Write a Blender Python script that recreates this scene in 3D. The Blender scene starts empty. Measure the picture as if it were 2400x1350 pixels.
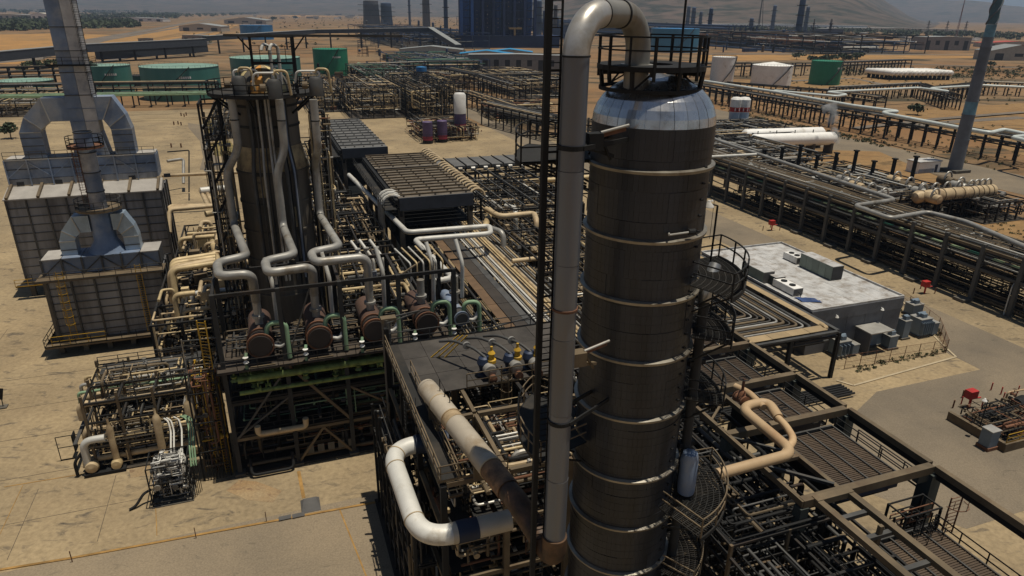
import bpy, math, random
from mathutils import Vector, Matrix
PI = math.pi
R = math.radians
# ------------------------------------------------------------------ camera, sky, sun
sc = bpy.context.scene
CAM_H, PITCH, ROLL, F = 40.0, R(22.0), R(0.72), 1600.0
_c, _s = math.cos(ROLL), math.sin(ROLL)
_r0 = Vector((1, 0, 0)); _u0 = Vector((0, math.sin(PITCH), math.cos(PITCH))); _f = Vector((0, math.cos(PITCH), -math.sin(PITCH)))
_right = _r0*_c + _u0*_s; _up = _u0*_c - _r0*_s
cd = bpy.data.cameras.new('camera'); cam = bpy.data.objects.new('camera', cd); sc.collection.objects.link(cam)
cam.matrix_world = Matrix(((_right.x, _up.x, -_f.x, 0), (_right.y, _up.y, -_f.y, 0), (_right.z, _up.z, -_f.z, CAM_H), (0, 0, 0, 1)))
cd.sensor_width = 36; cd.lens = 24.0; cd.clip_start = 0.5; cd.clip_end = 60000
sc.camera = cam
SUN_AZ, SUN_EL = R(86), R(81)           # azimuth clockwise from +Y (to the right, a little ahead)
w = bpy.data.worlds.new("World"); sc.world = w; w.use_nodes = True
nt = w.node_tree; bg = nt.nodes['Background']; sky = nt.nodes.new('ShaderNodeTexSky')
sky.sky_type = 'NISHITA'; sky.sun_disc = False; sky.sun_elevation = SUN_EL; sky.sun_rotation = SUN_AZ
sky.air_density = 1.0; sky.dust_density = 0.6; sky.altitude = 50
nt.links.new(sky.outputs[0], bg.inputs[0]); bg.inputs[1].default_value = 0.05
sd = bpy.data.lights.new('sun', 'SUN'); sd.energy = 5.0; sd.angle = R(0.5); sd.color = (1.0, 0.93, 0.80)
so = bpy.data.objects.new('sun', sd); sc.collection.objects.link(so)
_d = Vector((math.sin(SUN_AZ)*math.cos(SUN_EL), math.cos(SUN_AZ)*math.cos(SUN_EL), math.sin(SUN_EL)))
so.rotation_euler = _d.to_track_quat('Z', 'Y').to_euler(); so.location = (60, 20, 120)
sc.view_settings.view_transform = 'Standard'; sc.view_settings.look = 'None'
sc.view_settings.exposure = -0.44; sc.view_settings.gamma = 1.0; sc.view_settings.use_curve_mapping = False
sc.render.engine = 'CYCLES'; sc.cycles.max_bounces = 6; sc.cycles.diffuse_bounces = 1
# ------------------------------------------------------------------ plant grid: u to the right and away, v away and left, z up
TH = R(20.0); CT, ST = math.cos(TH), math.sin(TH)
def W(p): return Vector((p[0]*CT - p[1]*ST, p[0]*ST + p[1]*CT, p[2]))
def A(px, py, z=0.0):
    "plant point at height z that the survey photograph shows at px, py"
    x = (px-1200)/F; y = (675-py)/F
    x, y = _c*x - _s*y, _s*x + _c*y
    d = Vector((x, math.cos(PITCH)+y*math.sin(PITCH), -math.sin(PITCH)+y*math.cos(PITCH)))
    t = (z-CAM_H)/d.z
    X, Y = d.x*t, d.y*t
    return Vector((X*CT + Y*ST, -X*ST + Y*CT, z))
def V(px, py, D):
    "plant point seen at px, py at forward distance D"
    x = (px-1200)/F; y = (675-py)/F
    x, y = _c*x - _s*y, _s*x + _c*y
    d = Vector((x, math.cos(PITCH)+y*math.sin(PITCH), -math.sin(PITCH)+y*math.cos(PITCH)))
    t = D/d.y; X, Y = d.x*t, D
    return Vector((X*CT + Y*ST, -X*ST + Y*CT, CAM_H + d.z*t))
def _dir(px, py):
    x = (px-1200)/F; y = (675-py)/F
    x, y = _c*x - _s*y, _s*x + _c*y
    X, Y, Z = x, math.cos(PITCH)+y*math.sin(PITCH), -math.sin(PITCH)+y*math.cos(PITCH)
    return Vector((X*CT + Y*ST, -X*ST + Y*CT, Z))
def RV(px, py, v):
    "point of the vertical plane v = const seen at px, py"
    d = _dir(px, py); t = v/d.y; return Vector((d.x*t, v, CAM_H+d.z*t))
# ------------------------------------------------------------------ materials
MATS = {}
def mat(name, col, rough=.7, metal=0., var=.25, scale=.6, dirt=None, damt=.0, dscale=.25, streak=False, bump=.0, bscale=3., rnd=.12, spec=None, lines=0.):
    if name in MATS: return MATS[name]
    m = bpy.data.materials.new(name); m.use_nodes = True; n = m.node_tree.nodes; l = m.node_tree.links
    b = n['Principled BSDF']; b.inputs['Roughness'].default_value = rough; b.inputs['Metallic'].default_value = metal
    if spec is not None: b.inputs['Specular IOR Level'].default_value = spec
    geo = n.new('ShaderNodeNewGeometry'); vec = geo.outputs['Position']
    if streak:
        mp = n.new('ShaderNodeMapping'); mp.inputs['Scale'].default_value = (1, 1, .12); l.new(vec, mp.inputs[0]); vec = mp.outputs[0]
    def noise(sc_, det=5, ro=.6):
        t = n.new('ShaderNodeTexNoise'); t.inputs['Scale'].default_value = sc_; t.inputs['Detail'].default_value = det
        t.inputs['Roughness'].default_value = ro; l.new(vec, t.inputs['Vector']); return t.outputs['Fac']
    def ramp(src, a, bb):
        r = n.new('ShaderNodeMapRange'); r.inputs[1].default_value = a; r.inputs[2].default_value = bb; r.clamp = True
        l.new(src, r.inputs[0]); return r.outputs[0]
    def mix(fac, c1, c2, mode='MIX'):
        x = n.new('ShaderNodeMix'); x.data_type = 'RGBA'; x.blend_type = mode
        for s_, v_ in ((x.inputs[0], fac), (x.inputs[6], c1), (x.inputs[7], c2)):
            if hasattr(v_, 'links'): l.new(v_, s_)
            elif isinstance(v_, (int, float)): s_.default_value = v_
            else: s_.default_value = (*v_[:3], 1)
        return x.outputs[2]
    lo = tuple(c*(1-var) for c in col); hi = tuple(min(1, c*(1+var)) for c in col)
    c = mix(ramp(noise(scale), .3, .7), lo, hi)
    if dirt: c = mix(ramp(noise(dscale, 6, .65), .62-damt*.35, .80-damt*.2), c, dirt)
    if rnd:
        oi = n.new('ShaderNodeObjectInfo'); mr = n.new('ShaderNodeMapRange'); mr.inputs[3].default_value = 1-rnd; mr.inputs[4].default_value = 1+rnd
        l.new(oi.outputs['Random'], mr.inputs[0]); cc = n.new('ShaderNodeCombineColor')
        for i in range(3): l.new(mr.outputs[0], cc.inputs[i])
        c = mix(1.0, c, cc.outputs[0], 'MULTIPLY')
    l.new(c, b.inputs['Base Color'])
    if metal > 0 or rough < .6:
        rr = n.new('ShaderNodeMapRange'); rr.inputs[3].default_value = max(.05, rough-.12); rr.inputs[4].default_value = min(1, rough+.15)
        l.new(noise(scale*2.3, 3), rr.inputs[0]); l.new(rr.outputs[0], b.inputs['Roughness'])
    if bump:
        bp = n.new('ShaderNodeBump'); bp.inputs['Strength'].default_value = bump; bp.inputs['Distance'].default_value = .08
        l.new(noise(bscale, 4), bp.inputs['Height']); l.new(bp.outputs[0], b.inputs['Normal'])
    MATS[name] = m; return m
STEEL = mat('dark_painted_steel', (.014, .0125, .011), .75, 0, .3, .8, (.06, .035, .02), .25, .6)
OILY_SHADE = mat('oily_shade_paving', (.045, .036, .026), .9, 0, .4, .5, (.12, .09, .055), .3, .3, rnd=.2)  # oil-stained paving, kept extra dark to paint in shade under the units
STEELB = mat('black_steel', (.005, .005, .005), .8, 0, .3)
STEELT = mat('tan_weathered_steel', (.14, .102, .058), .75, 0, .3, .6, (.10, .06, .03), .3, .7)
STEELG = mat('grey_galvanised_steel', (.075, .073, .068), .6, .2, .3, .7, (.10, .07, .04), .2)
CONCP = mat('concrete_post', (.11, .098, .078), .9, 0, .25, .7, (.07, .06, .045), .35, .5)
FIREP = mat('dark_fireproofed_post', (.038, .037, .034), .9, 0, .3, .7, (.03, .025, .02), .3, .5)
GRATE = mat('dark_grating', (.015, .014, .012), .85, 0, .35, .5, (.045, .036, .026), .4, .35)
ALU = mat('aluminium_cladding', (.42, .42, .41), .40, .75, .18, .5, (.20, .17, .13), .3, .4, streak=True)
ALUD = mat('stained_column_cladding', (.040, .044, .052), .40, .30, .30, .45, (.014, .013, .012), .5, .35, streak=True, bump=.08, bscale=1.6, rnd=.10, spec=.45)
ALUT = mat('dome_cladding', (.68, .68, .67), .24, .9, .2, .5, (.20, .17, .13), .28, .5, streak=False, rnd=.10)
PIPEG = mat('grey_pipe_cladding', (.36, .345, .31), .45, .3, .2, .6, (.18, .14, .09), .25, .5)
PIPEW = mat('white_pipe_cladding', (.62, .60, .54), .5, .1, .12, .6, (.33, .27, .18), .2, .5)
PIPEB = mat('beige_pipe_cladding', (.50, .38, .225), .6, .1, .2, .5, (.22, .14, .07), .35, .4)
PIPEH = mat('hot_tan_pipe', (.52, .36, .20), .6, 0, .12, .6, (.38, .21, .10), .3)
PIPEY = mat('yellowish_pipe', (.54, .41, .22), .55, .1, .25, .6, (.2, .13, .06), .3)
PIPEGR = mat('pale_green_pipe', (.22, .34, .20), .6, 0, .2, .7, (.12, .12, .06), .25)
RUST = mat('rusty_brown', (.17, .075, .038), .85, 0, .35, .8, (.05, .03, .02), .3)
RUSTP = mat('rust_streaked_cladding', (.26, .14, .065), .6, .2, .4, 1.3, (.05, .03, .02), .6, 1.1)
DBLUE = mat('dark_blue_wrap', (.012, .022, .05), .6)
YEL = mat('yellow_paint', (.50, .29, .02), .6, 0, .2)
RED = mat('red_paint', (.45, .025, .02), .55, 0, .2)
WHITE = mat('white_paint', (.82, .80, .75), .55, 0, .08, .5, (.45, .40, .32), .2)
BLUEW = mat('blue_grey_duct_steel', (.19, .245, .34), .5, .2, .32, .3, (.40, .39, .37), .45, .2, rnd=.15)
FURNW = mat('furnace_wall_steel', (.27, .27, .275), .6, .2, .2, .4, (.07, .06, .055), .4, .35, streak=True)
ROOFW = mat('pale_furnace_roof', (.40, .37, .33), .8, 0, .15)
# ------------------------------------------------------------------ mesh building
class MB:
    def __init__(s): s.v = []; s.f = []
    def quadbox(s, P):
        b = len(s.v); s.v += [tuple(p) for p in P]
        s.f += [tuple(b+i for i in q) for q in ((0, 3, 2, 1), (4, 5, 6, 7), (0, 1, 5, 4), (1, 2, 6, 5), (2, 3, 7, 6), (3, 0, 4, 7))]
        return s
    def box(s, u0, u1, v0, v1, z0, z1):
        return s.quadbox([(u0, v0, z0), (u1, v0, z0), (u1, v1, z0), (u0, v1, z0), (u0, v0, z1), (u1, v0, z1), (u1, v1, z1), (u0, v1, z1)])
    def beam(s, p, q, w, h=None):
        h = h or w; p = Vector(p); q = Vector(q); d = (q-p)
        if d.length < 1e-6: return s
        d.normalize(); a = Vector((0, 0, 1)) if abs(d.z) < .95 else Vector((1, 0, 0))
        x = d.cross(a).normalized()*w/2; y = x.cross(d).normalized()*h/2
        return s.quadbox([p-x-y, p+x-y, p+x+y, p-x+y, q-x-y, q+x-y, q+x+y, q-x+y])
    def tube(s, pts, r, n=8, cap=True):
        pts = [Vector(p) for p in pts]; m = len(pts); rs = r if isinstance(r, (list, tuple)) else [r]*m
        t = [(pts[min(i+1, m-1)]-pts[max(i-1, 0)]).normalized() for i in range(m)]
        a = Vector((0, 0, 1)) if abs(t[0].z) < .9 else Vector((1, 0, 0))
        x = t[0].cross(a).normalized(); b = len(s.v)
        for i in range(m):
            x = (x - t[i]*x.dot(t[i])).normalized(); y = t[i].cross(x)
            for k in range(n):
                an = 2*PI*k/n; s.v.append(tuple(pts[i] + (x*math.cos(an)+y*math.sin(an))*rs[i]))
        for i in range(m-1):
            for k in range(n):
                k2 = (k+1) % n; s.f.append((b+i*n+k, b+i*n+k2, b+(i+1)*n+k2, b+(i+1)*n+k))
        if cap: s.f.append(tuple(b+k for k in range(n))[::-1]); s.f.append(tuple(b+(m-1)*n+k for k in range(n)))
        return s
    def lathe(s, prof, c=(0, 0, 0), n=24, a0=0., a1=2*PI, axis='z', sy=1.):
        full = abs(a1-a0-2*PI) < 1e-6; k = n if full else n+1; b = len(s.v)
        for i in range(k):
            an = a0+(a1-a0)*i/n; ca, sa = math.cos(an), math.sin(an)
            for r, z in prof:
                p = (r*ca, r*sa*sy, z)
                if axis == 'v': p = (r*ca, z, r*sa)
                elif axis == 'u': p = (z, r*ca, r*sa)
                s.v.append((c[0]+p[0], c[1]+p[1], c[2]+p[2]))
        m = len(prof)
        for i in range(n):
            j = (i+1) % k
            for q in range(m-1):
                s.f.append((b+i*m+q, b+j*m+q, b+j*m+q+1, b+i*m+q+1))
        return s
    def poly(s, pts, z0, z1=None):
        b = len(s.v); n = len(pts)
        if z1 is None:
            s.v += [(p[0], p[1], z0) for p in pts]; s.f.append(tuple(range(b, b+n))); return s
        s.v += [(p[0], p[1], z0) for p in pts] + [(p[0], p[1], z1) for p in pts]
        s.f.append(tuple(range(b+n, b+2*n))); s.f.append(tuple(range(b, b+n))[::-1])
        for i in range(n): j = (i+1) % n; s.f.append((b+i, b+j, b+n+j, b+n+i))
        return s
    def prism_v(s, pts, v0, v1):      # polygon in u,z pushed along v
        b = len(s.v); n = len(pts)
        s.v += [(p[0], v0, p[1]) for p in pts] + [(p[0], v1, p[1]) for p in pts]
        s.f.append(tuple(range(b, b+n))); s.f.append(tuple(range(b+n, b+2*n))[::-1])
        for i in range(n): j = (i+1) % n; s.f.append((b+i, b+j, b+n+j, b+n+i))
        return s
    def mesh(s, name, m, base=(0, 0, 0), smooth=False):
        me = bpy.data.meshes.new(name); bx, by, bz = base
        me.from_pydata([(x-bx, y-by, z-bz) for x, y, z in s.v], [], s.f)
        if m: me.materials.append(m)
        if smooth: me.shade_smooth(); me.set_sharp_from_angle(angle=R(40))
        me.update(); return me
def fil(pts, rad, k=4):
    "polyline with its corners rounded"
    pts = [Vector(p) for p in pts]; out = [pts[0]]
    for i in range(1, len(pts)-1):
        a, b, c = pts[i-1], pts[i], pts[i+1]; d1 = (a-b); d2 = (c-b); q = min(rad, d1.length*.49, d2.length*.49)
        p0 = b+d1.normalized()*q; p2 = b+d2.normalized()*q
        for j in range(k+1):
            t = j/k; out.append(p0*(1-t)**2 + b*2*t*(1-t)*1.0 + p2*t*t)
    out.append(pts[-1]); return out
COL = sc.collection
_unit = {}
def unit(kind, m):
    k = (kind, m.name)
    if k not in _unit:
        b = MB()
        if kind == 'box': b.box(-.5, .5, -.5, .5, -.5, .5)
        else: b.tube([(0, 0, -.5), (0, 0, .5)], .5, 10 if kind == 'rod' else 16)
        _unit[k] = b.mesh(kind+'_'+m.name, m, smooth=(kind != 'box'))
    return _unit[k]
def props(o, label=None, cat=None, group=None, kind=None):
    if label: o['label'] = label
    if cat: o['category'] = cat
    if group: o['group'] = group
    if kind: o['kind'] = kind
    return o
NTH = 'first second third fourth fifth sixth seventh eighth ninth tenth eleventh twelfth thirteenth fourteenth fifteenth sixteenth seventeenth eighteenth nineteenth twentieth twenty-first twenty-second'.split()
class T:
    def __init__(s, name, label, cat, base, group=None, kind=None):
        s.b = Vector((base[0], base[1], base[2] if len(base) > 2 else 0)); s.o = bpy.data.objects.new(name, None); COL.objects.link(s.o)
        s.o.location = W(s.b); s.o.rotation_euler = (0, 0, TH); s.o.empty_display_size = .5
        props(s.o, label, cat, group, kind)
    def add(s, name, mb, m, parent=None, smooth=False, label=None, kind=None):
        o = bpy.data.objects.new(name, mb.mesh(name, m, s.b, smooth)); COL.objects.link(o); o.parent = parent or s.o
        return props(o, label, None, None, kind)
    def box(s, name, u0, u1, v0, v1, z0, z1, m, parent=None):
        o = bpy.data.objects.new(name, unit('box', m)); COL.objects.link(o); o.parent = parent or s.o
        o.location = Vector(((u0+u1)/2, (v0+v1)/2, (z0+z1)/2))-s.b; o.scale = (abs(u1-u0), abs(v1-v0), abs(z1-z0)); return o
    def _stick(s, name, kind, p, q, w, h, m, parent=None):
        p = Vector(p); q = Vector(q); d = q-p
        o = bpy.data.objects.new(name, unit(kind, m)); COL.objects.link(o); o.parent = parent or s.o
        o.location = (p+q)/2-s.b; dn = d.normalized(); a = Vector((0, 0, 1)) if abs(dn.z) < .95 else Vector((0, 1, 0))
        x = dn.cross(a).normalized(); y = dn.cross(x)
        o.rotation_euler = Matrix((x, y, dn)).transposed().to_euler(); o.scale = (w, h, d.length); return o
    def beam(s, name, p, q, w, m, h=None, parent=None): return s._stick(name, 'box', p, q, w, h or w, m, parent)
    def rod(s, name, p, q, r, m, parent=None): return s._stick(name, 'rod', p, q, 2*r, 2*r, m, parent)
    def pipe(s, name, pts, r, m, bend=None, n=10, parent=None, k=4, label=None):
        b = MB().tube(fil(pts, bend or r*3, k), r, n); return s.add(name, b, m, parent, True, label)
def solo(name, mb, m, label, cat, base, group=None, smooth=False, kind=None):
    o = bpy.data.objects.new(name, mb.mesh(name, m, base, smooth)); COL.objects.link(o)
    o.location = W(base); o.rotation_euler = (0, 0, TH)
    return props(o, label, cat, group, kind)
def struct(name, mb, m, smooth=False): return solo(name, mb, m, None, None, (0, 0, 0), smooth=smooth, kind='structure')
def railing(t, pts, z, m=STEEL, h=1.1, name='railing', r=.03, step=1.6, closed=False, toe=True, parent=None):
    b = MB(); P = [Vector((p[0], p[1], z)) for p in pts]
    if closed: P.append(P[0])
    for a, c in zip(P[:-1], P[1:]):
        for hh in (h, h*.55): b.beam(a+Vector((0, 0, hh)), c+Vector((0, 0, hh)), r*2)
        if toe: b.beam(a+Vector((0, 0, .08)), c+Vector((0, 0, .08)), .02, .15)
        k = max(1, int((c-a).length/step))
        for i in range(k+1): q = a+(c-a)*i/k; b.beam(q, q+Vector((0, 0, h)), r*2)
    return t.add(name, b, m, parent)
def ladder(t, p, z0, z1, dirn=(1, 0), m=STEEL, w=.5, cage=False, name='ladder', rail=.07):
    b = MB(); dx = Vector((dirn[0], dirn[1], 0)).normalized(); p = Vector((p[0], p[1], 0)); nn = Vector((-dx.y, dx.x, 0))
    for sgn in (-1, 1): q = p+dx*w/2*sgn; b.beam(q+Vector((0, 0, z0)), q+Vector((0, 0, z1)), rail)
    z = z0+.2
    while z < z1: b.beam(p-dx*w/2+Vector((0, 0, z)), p+dx*w/2+Vector((0, 0, z)), .035); z += .3
    if cage:
        z = z0+2.4
        while z < z1:
            c = [p+dx*w*.75*math.cos(a)-nn*(.75*math.sin(a))+Vector((0, 0, z)) for a in [PI*i/6 for i in range(7)]]
            for a, q in zip(c[:-1], c[1:]): b.beam(a, q, .04)
            z += 1.0
        for i in (1, 3, 5):
            a = PI*i/6; q = p+dx*w*.75*math.cos(a)-nn*(.75*math.sin(a)); b.beam(q+Vector((0, 0, z0+2.4)), q+Vector((0, 0, z1)), .03)
    return t.add(name, b, m)
def frame(t, us, vs, zs, w, m, bw=None, bm=None, z0=0, longit=True, cross=True, ztop=None, pname='post', bname='beam'):
    bw = bw or w*.7; bm = bm or m
    for u in us:
        for v in vs: t.box(pname, u-w/2, u+w/2, v-w/2, v+w/2, z0, ztop or zs[-1], m)
    for z in zs:
        for v in vs:
            if longit:
                for a, b in zip(us[:-1], us[1:]): t.box(bname, a+w/2, b-w/2, v-bw/2, v+bw/2, z-bw, z-.003, bm)
        for u in us:
            if cross:
                for a, b in zip(vs[:-1], vs[1:]): t.box(bname, u-bw/2+.002, u+bw/2-.002, a+w/2, b-w/2, z-bw-.004, z-.007, bm)
def snake(rng, lo, hi, seg=(2, 4), axes='uvz', minl=.8):
    "random orthogonal run inside a box"
    p = Vector([rng.uniform(lo[i], hi[i]) for i in range(3)]); pts = [p.copy()]; last = -1
    for _ in range(rng.randint(*seg)):
        ax = rng.choice([i for i in range(3) if i != last]); last = ax
        q = p.copy()
        for _t in range(6):
            q[ax] = rng.uniform(lo[ax], hi[ax])
            if abs(q[ax]-p[ax]) > minl: break
        if abs(q[ax]-p[ax]) < .3: continue
        pts.append(q.copy()); p = q
    return pts if len(pts) > 1 else None
def clutter(t, lo, hi, n, mats, rr=(.08, .25), small=0, seed=1, pname='pipe', vert=.0, valves=0, smat=None, srr=(.03, .08)):
    "separate pipe parts, and fine piping nobody could count joined as stuff"
    rng = random.Random(seed); k = 0
    while k < n:
        pts = snake(rng, lo, hi, (1, 4), minl=min(2.0, (hi[0]-lo[0])*.3))
        if not pts: continue
        r = rng.uniform(*rr)*rng.uniform(.6, 1.0); t.pipe(pname, pts, r, rng.choice(mats), n=8, k=3); k += 1
    for _ in range(valves):
        p = Vector([rng.uniform(lo[i], hi[i]) for i in range(3)]); r = rng.uniform(.18, .32)
        b = MB().lathe([(0, -r), (r*.9, -r), (r*.9, -r*.7), (r*.45, -r*.6), (r*.6, 0), (r*.45, r*.6), (r*.9, r*.7), (r*.9, r), (0, r)], p, 8, axis=rng.choice('uv'))
        b.tube([p, p+Vector((0, 0, r*2.4))], r*.15, 6); b.lathe([(r*.7, r*2.3), (r*.8, r*2.4), (r*.7, r*2.5)], p, 10)
        t.add('valve', b, rng.choice(mats), smooth=False)
    if small:
        groups = {}
        for i in range(small):
            pts = snake(rng, lo, hi, (1, 4), minl=.5)
            if not pts: continue
            m = rng.choice(smat or mats); b = groups.setdefault(m.name, MB()); r = rng.uniform(*srr)
            b.tube(fil(pts, r*2.5, 2), r, 5, cap=False)
            if rng.random() < .5:
                q = pts[0]; b.lathe([(0, -r*2.5), (r*2.6, -r*2.5), (r*2.6, r*2.5), (0, r*2.5)], q, 6, axis=rng.choice('uvz'))
        for nm, b in groups.items(): t.add('small_piping', b, MATS[nm], kind='stuff')
# ------------------------------------------------------------------ ground, terrain, roads
def ground_mat(name, c1, c2, c3, s1, s2, s3, rough=.95, lo3=.56, hi3=.66, fine=8.0, bump=.3):
    m = bpy.data.materials.new(name); m.use_nodes = True; n = m.node_tree.nodes; l = m.node_tree.links
    b = n['Principled BSDF']; b.inputs['Roughness'].default_value = rough; b.inputs['Specular IOR Level'].default_value = .2
    g = n.new('ShaderNodeNewGeometry')
    def no(s, d=6, dist=0., st=None):
        v = g.outputs['Position']
        if st: mp = n.new('ShaderNodeMapping'); mp.inputs['Rotation'].default_value = (0, 0, -TH); mp.inputs['Scale'].default_value = st; l.new(v, mp.inputs[0]); v = mp.outputs[0]
        t = n.new('ShaderNodeTexNoise'); t.inputs['Scale'].default_value = s; t.inputs['Detail'].default_value = d; t.inputs['Roughness'].default_value = .62
        t.inputs['Distortion'].default_value = dist; l.new(v, t.inputs[0]); return t.outputs['Fac']
    def rp(src, a, bb):
        r = n.new('ShaderNodeMapRange'); r.inputs[1].default_value = a; r.inputs[2].default_value = bb; l.new(src, r.inputs[0]); return r.outputs[0]
    def mx(f, a, bb, mode='MIX'):
        x = n.new('ShaderNodeMix'); x.data_type = 'RGBA'; x.blend_type = mode
        for s_, v_ in ((x.inputs[0], f), (x.inputs[6], a), (x.inputs[7], bb)):
            if hasattr(v_, 'links'): l.new(v_, s_)
            elif isinstance(v_, (int, float)): s_.default_value = v_
            else: s_.default_value = (*v_[:3], 1)
        return x.outputs[2]
    c = mx(rp(no(s1, 7, .4), .35, .65), c1, c2)
    c = mx(rp(no(s2, 5, .8, (1, 2.2, 1)), lo3, hi3), c, c3)
    f = mx(rp(no(fine, 4), .3, .7), (.80, .80, .80), (1.15, 1.15, 1.15)); c = mx(1.0, c, f, 'MULTIPLY')
    f2 = mx(rp(no(s3, 6, .3), .3, .75), (1.12, 1.1, 1.06), (.72, .74, .78)); c = mx(1.0, c, f2, 'MULTIPLY')
    l.new(c, b.inputs['Base Color'])
    if bump:
        bp = n.new('ShaderNodeBump'); bp.inputs['Strength'].default_value = bump; bp.inputs['Distance'].default_value = .05
        l.new(no(fine*1.5, 3), bp.inputs['Height']); l.new(bp.outputs[0], b.inputs['Normal'])
    MATS[name] = m; return m
SOIL = ground_mat('dry_orange_soil', (.25, .135, .058), (.25, .175, .10), (.075, .062, .038), .006, .014, .03, lo3=.50, hi3=.62, fine=1.2, bump=0)
SOILT = ground_mat('tan_soil', (.32, .20, .09), (.27, .16, .07), (.15, .10, .05), .05, .06, .4, fine=3)
ORANGE = ground_mat('orange_earth', (.44, .235, .08), (.34, .20, .08), (.25, .17, .09), .01, .02, .05, fine=.5, bump=0)
CONC = ground_mat('stained_concrete', (.370, .283, .168), (.285, .215, .128), (.075, .066, .058), .10, .40, .05, lo3=.56, hi3=.74, fine=2.2)
ASPH = ground_mat('dusty_asphalt', (.235, .19, .134), (.20, .163, .118), (.10, .085, .066), .12, .5, .07, lo3=.62, hi3=.8, fine=7)
ROADC = ground_mat('worn_concrete_road', (.300, .236, .158), (.262, .208, .142), (.15, .125, .09), .09, .6, .06, lo3=.60, hi3=.8, fine=7)
ASPHF = ground_mat('far_road_asphalt', (.20, .165, .13), (.17, .145, .12), (.13, .11, .09), .02, .05, .01, fine=1, bump=0)
GRASSY = ground_mat('dry_grass_ground', (.22, .17, .065), (.12, .115, .04), (.35, .24, .11), .35, .6, .1, lo3=.5, hi3=.6, fine=5)
REDS = ground_mat('rust_stained_concrete', (.30, .195, .10), (.335, .25, .148), (.2, .13, .08), .3, .5, .2, fine=5)
SCRUB = ground_mat('hill_scrub', (.150, .105, .078), (.105, .080, .058), (.040, .042, .028), .0011, .006, .0004, lo3=.46, hi3=.58, fine=.02, bump=0)
# the far plain with hills as one height field
def hill(x, y):
    d = y + .10*x
    def ss(a, b, t): t = max(0, min(1, (t-a)/(b-a))); return t*t*(3-2*t)
    n = math.sin(x*.0013+1.1)*.35 + math.sin(x*.0031+y*.0011)*.22 + math.sin(x*.0071-y*.0043)*.10 + math.sin(x*.017+y*.011)*.05 + math.sin(x*.031-y*.023)*.03
    r = math.sin(y*.0021+x*.0009)*.25
    near = ss(2400, 5200, d)*(1-ss(5200, 7600, d)*.6)*(ss(-300, 700, x)*(1-ss(.415, .575, x/max(y, 1))))*(300+160*(n+r))
    far = ss(7200, 10500, d)*(175+95*n+70*math.exp(-((x-5600)/900)**2))
    left = ss(5200, 9000, d)*(1-ss(-1200, 900, x))*(150+70*n)
    return max(0, near)+max(0, far)*.95+max(0, left)
b = MB(); NX, NY = 150, 84
for j in range(NY+1):
    y = 1500*(20000/1500)**(j/NY)
    for i in range(NX+1):
        x = (-1.15+2.45*i/NX)*y
        b.v.append((x, y, hill(x, y)-.6))
for j in range(NY):
    for i in range(NX): q = j*(NX+1)+i; b.f.append((q, q+1, q+NX+2, q+NX+1))
hl = bpy.data.objects.new('hills', b.mesh('hills', SCRUB, smooth=True)); COL.objects.link(hl); props(hl, kind='structure')
_g = [-24000, -12000, -6000, -3000, -1500, -800, -400, -200, -100, 0, 100, 200, 400, 800, 1500, 3000, 6000, 12000, 24000]
b = MB(); _n = len(_g); b.v = [(x, y, 0) for y in _g for x in _g]
b.f = [(j*_n+i, j*_n+i+1, (j+1)*_n+i+1, (j+1)*_n+i) for j in range(_n-1) for i in range(_n-1)]
struct('ground', b, SOIL)
def sheet(name, pts, m, z): return struct(name, MB().poly(pts, z), m)
def hz(x, y): return (x, max(y, 36+.0126*(x-1208)))
def psheet(name, px, m, z): px = [hz(*q) for q in px]; return sheet(name, [A(x, y, z)[:2] for x, y in px], m, z)
sheet('concrete_yard', [(-190, -40), (112, -40), (112, 196), (70, 262), (40, 326), (-130, 326), (-190, 250)], CONC, .02)
sheet('asphalt_road', [(79.5, 50), (90.5, 50), (90.5, 300), (79.5, 300)], ASPH, .03)
sheet('asphalt_road', [(47, 37.5), (50, 44), (63, 50), (200, 50), (200, 30), (52, 30)], ASPH, .032)
sheet('side_road', [(-190, 34), (6, 34), (6, 50.6), (-190, 50.6)], ROADC, .03)
sheet('asphalt_road', [(176, -60), (194, -60), (196, 300), (182, 330), (170, 330)], ASPH, .03)
psheet('soil_pad', [(1712, 345), (2060, 355), (2330, 470), (2400, 520), (2560, 640), (2380, 585), (1960, 440)], SOILT, .035)
psheet('service_road', [(470, 292), (440, 288), (442, 300), (468, 330), (476, 368), (468, 398), (520, 398), (505, 350), (490, 315)], ASPH, .034)
psheet('grass_patch', [(476, 285), (520, 281), (545, 310), (500, 322), (486, 306)], GRASSY, .04)
psheet('grass_patch', [(492, 334), (540, 330), (560, 364), (505, 366)], GRASSY, .04)
psheet('rust_stain', [(300, 1085), (360, 1078), (352, 1130), (318, 1150), (306, 1120)], REDS, .028)
psheet('rust_stain', [(560, 1125), (600, 1128), (660, 1150), (640, 1178), (580, 1172), (530, 1150)], REDS, .028)
psheet('concrete_patch', [(272, 1125), (360, 1112), (348, 1178), (276, 1190)], CONC, .029)
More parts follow.
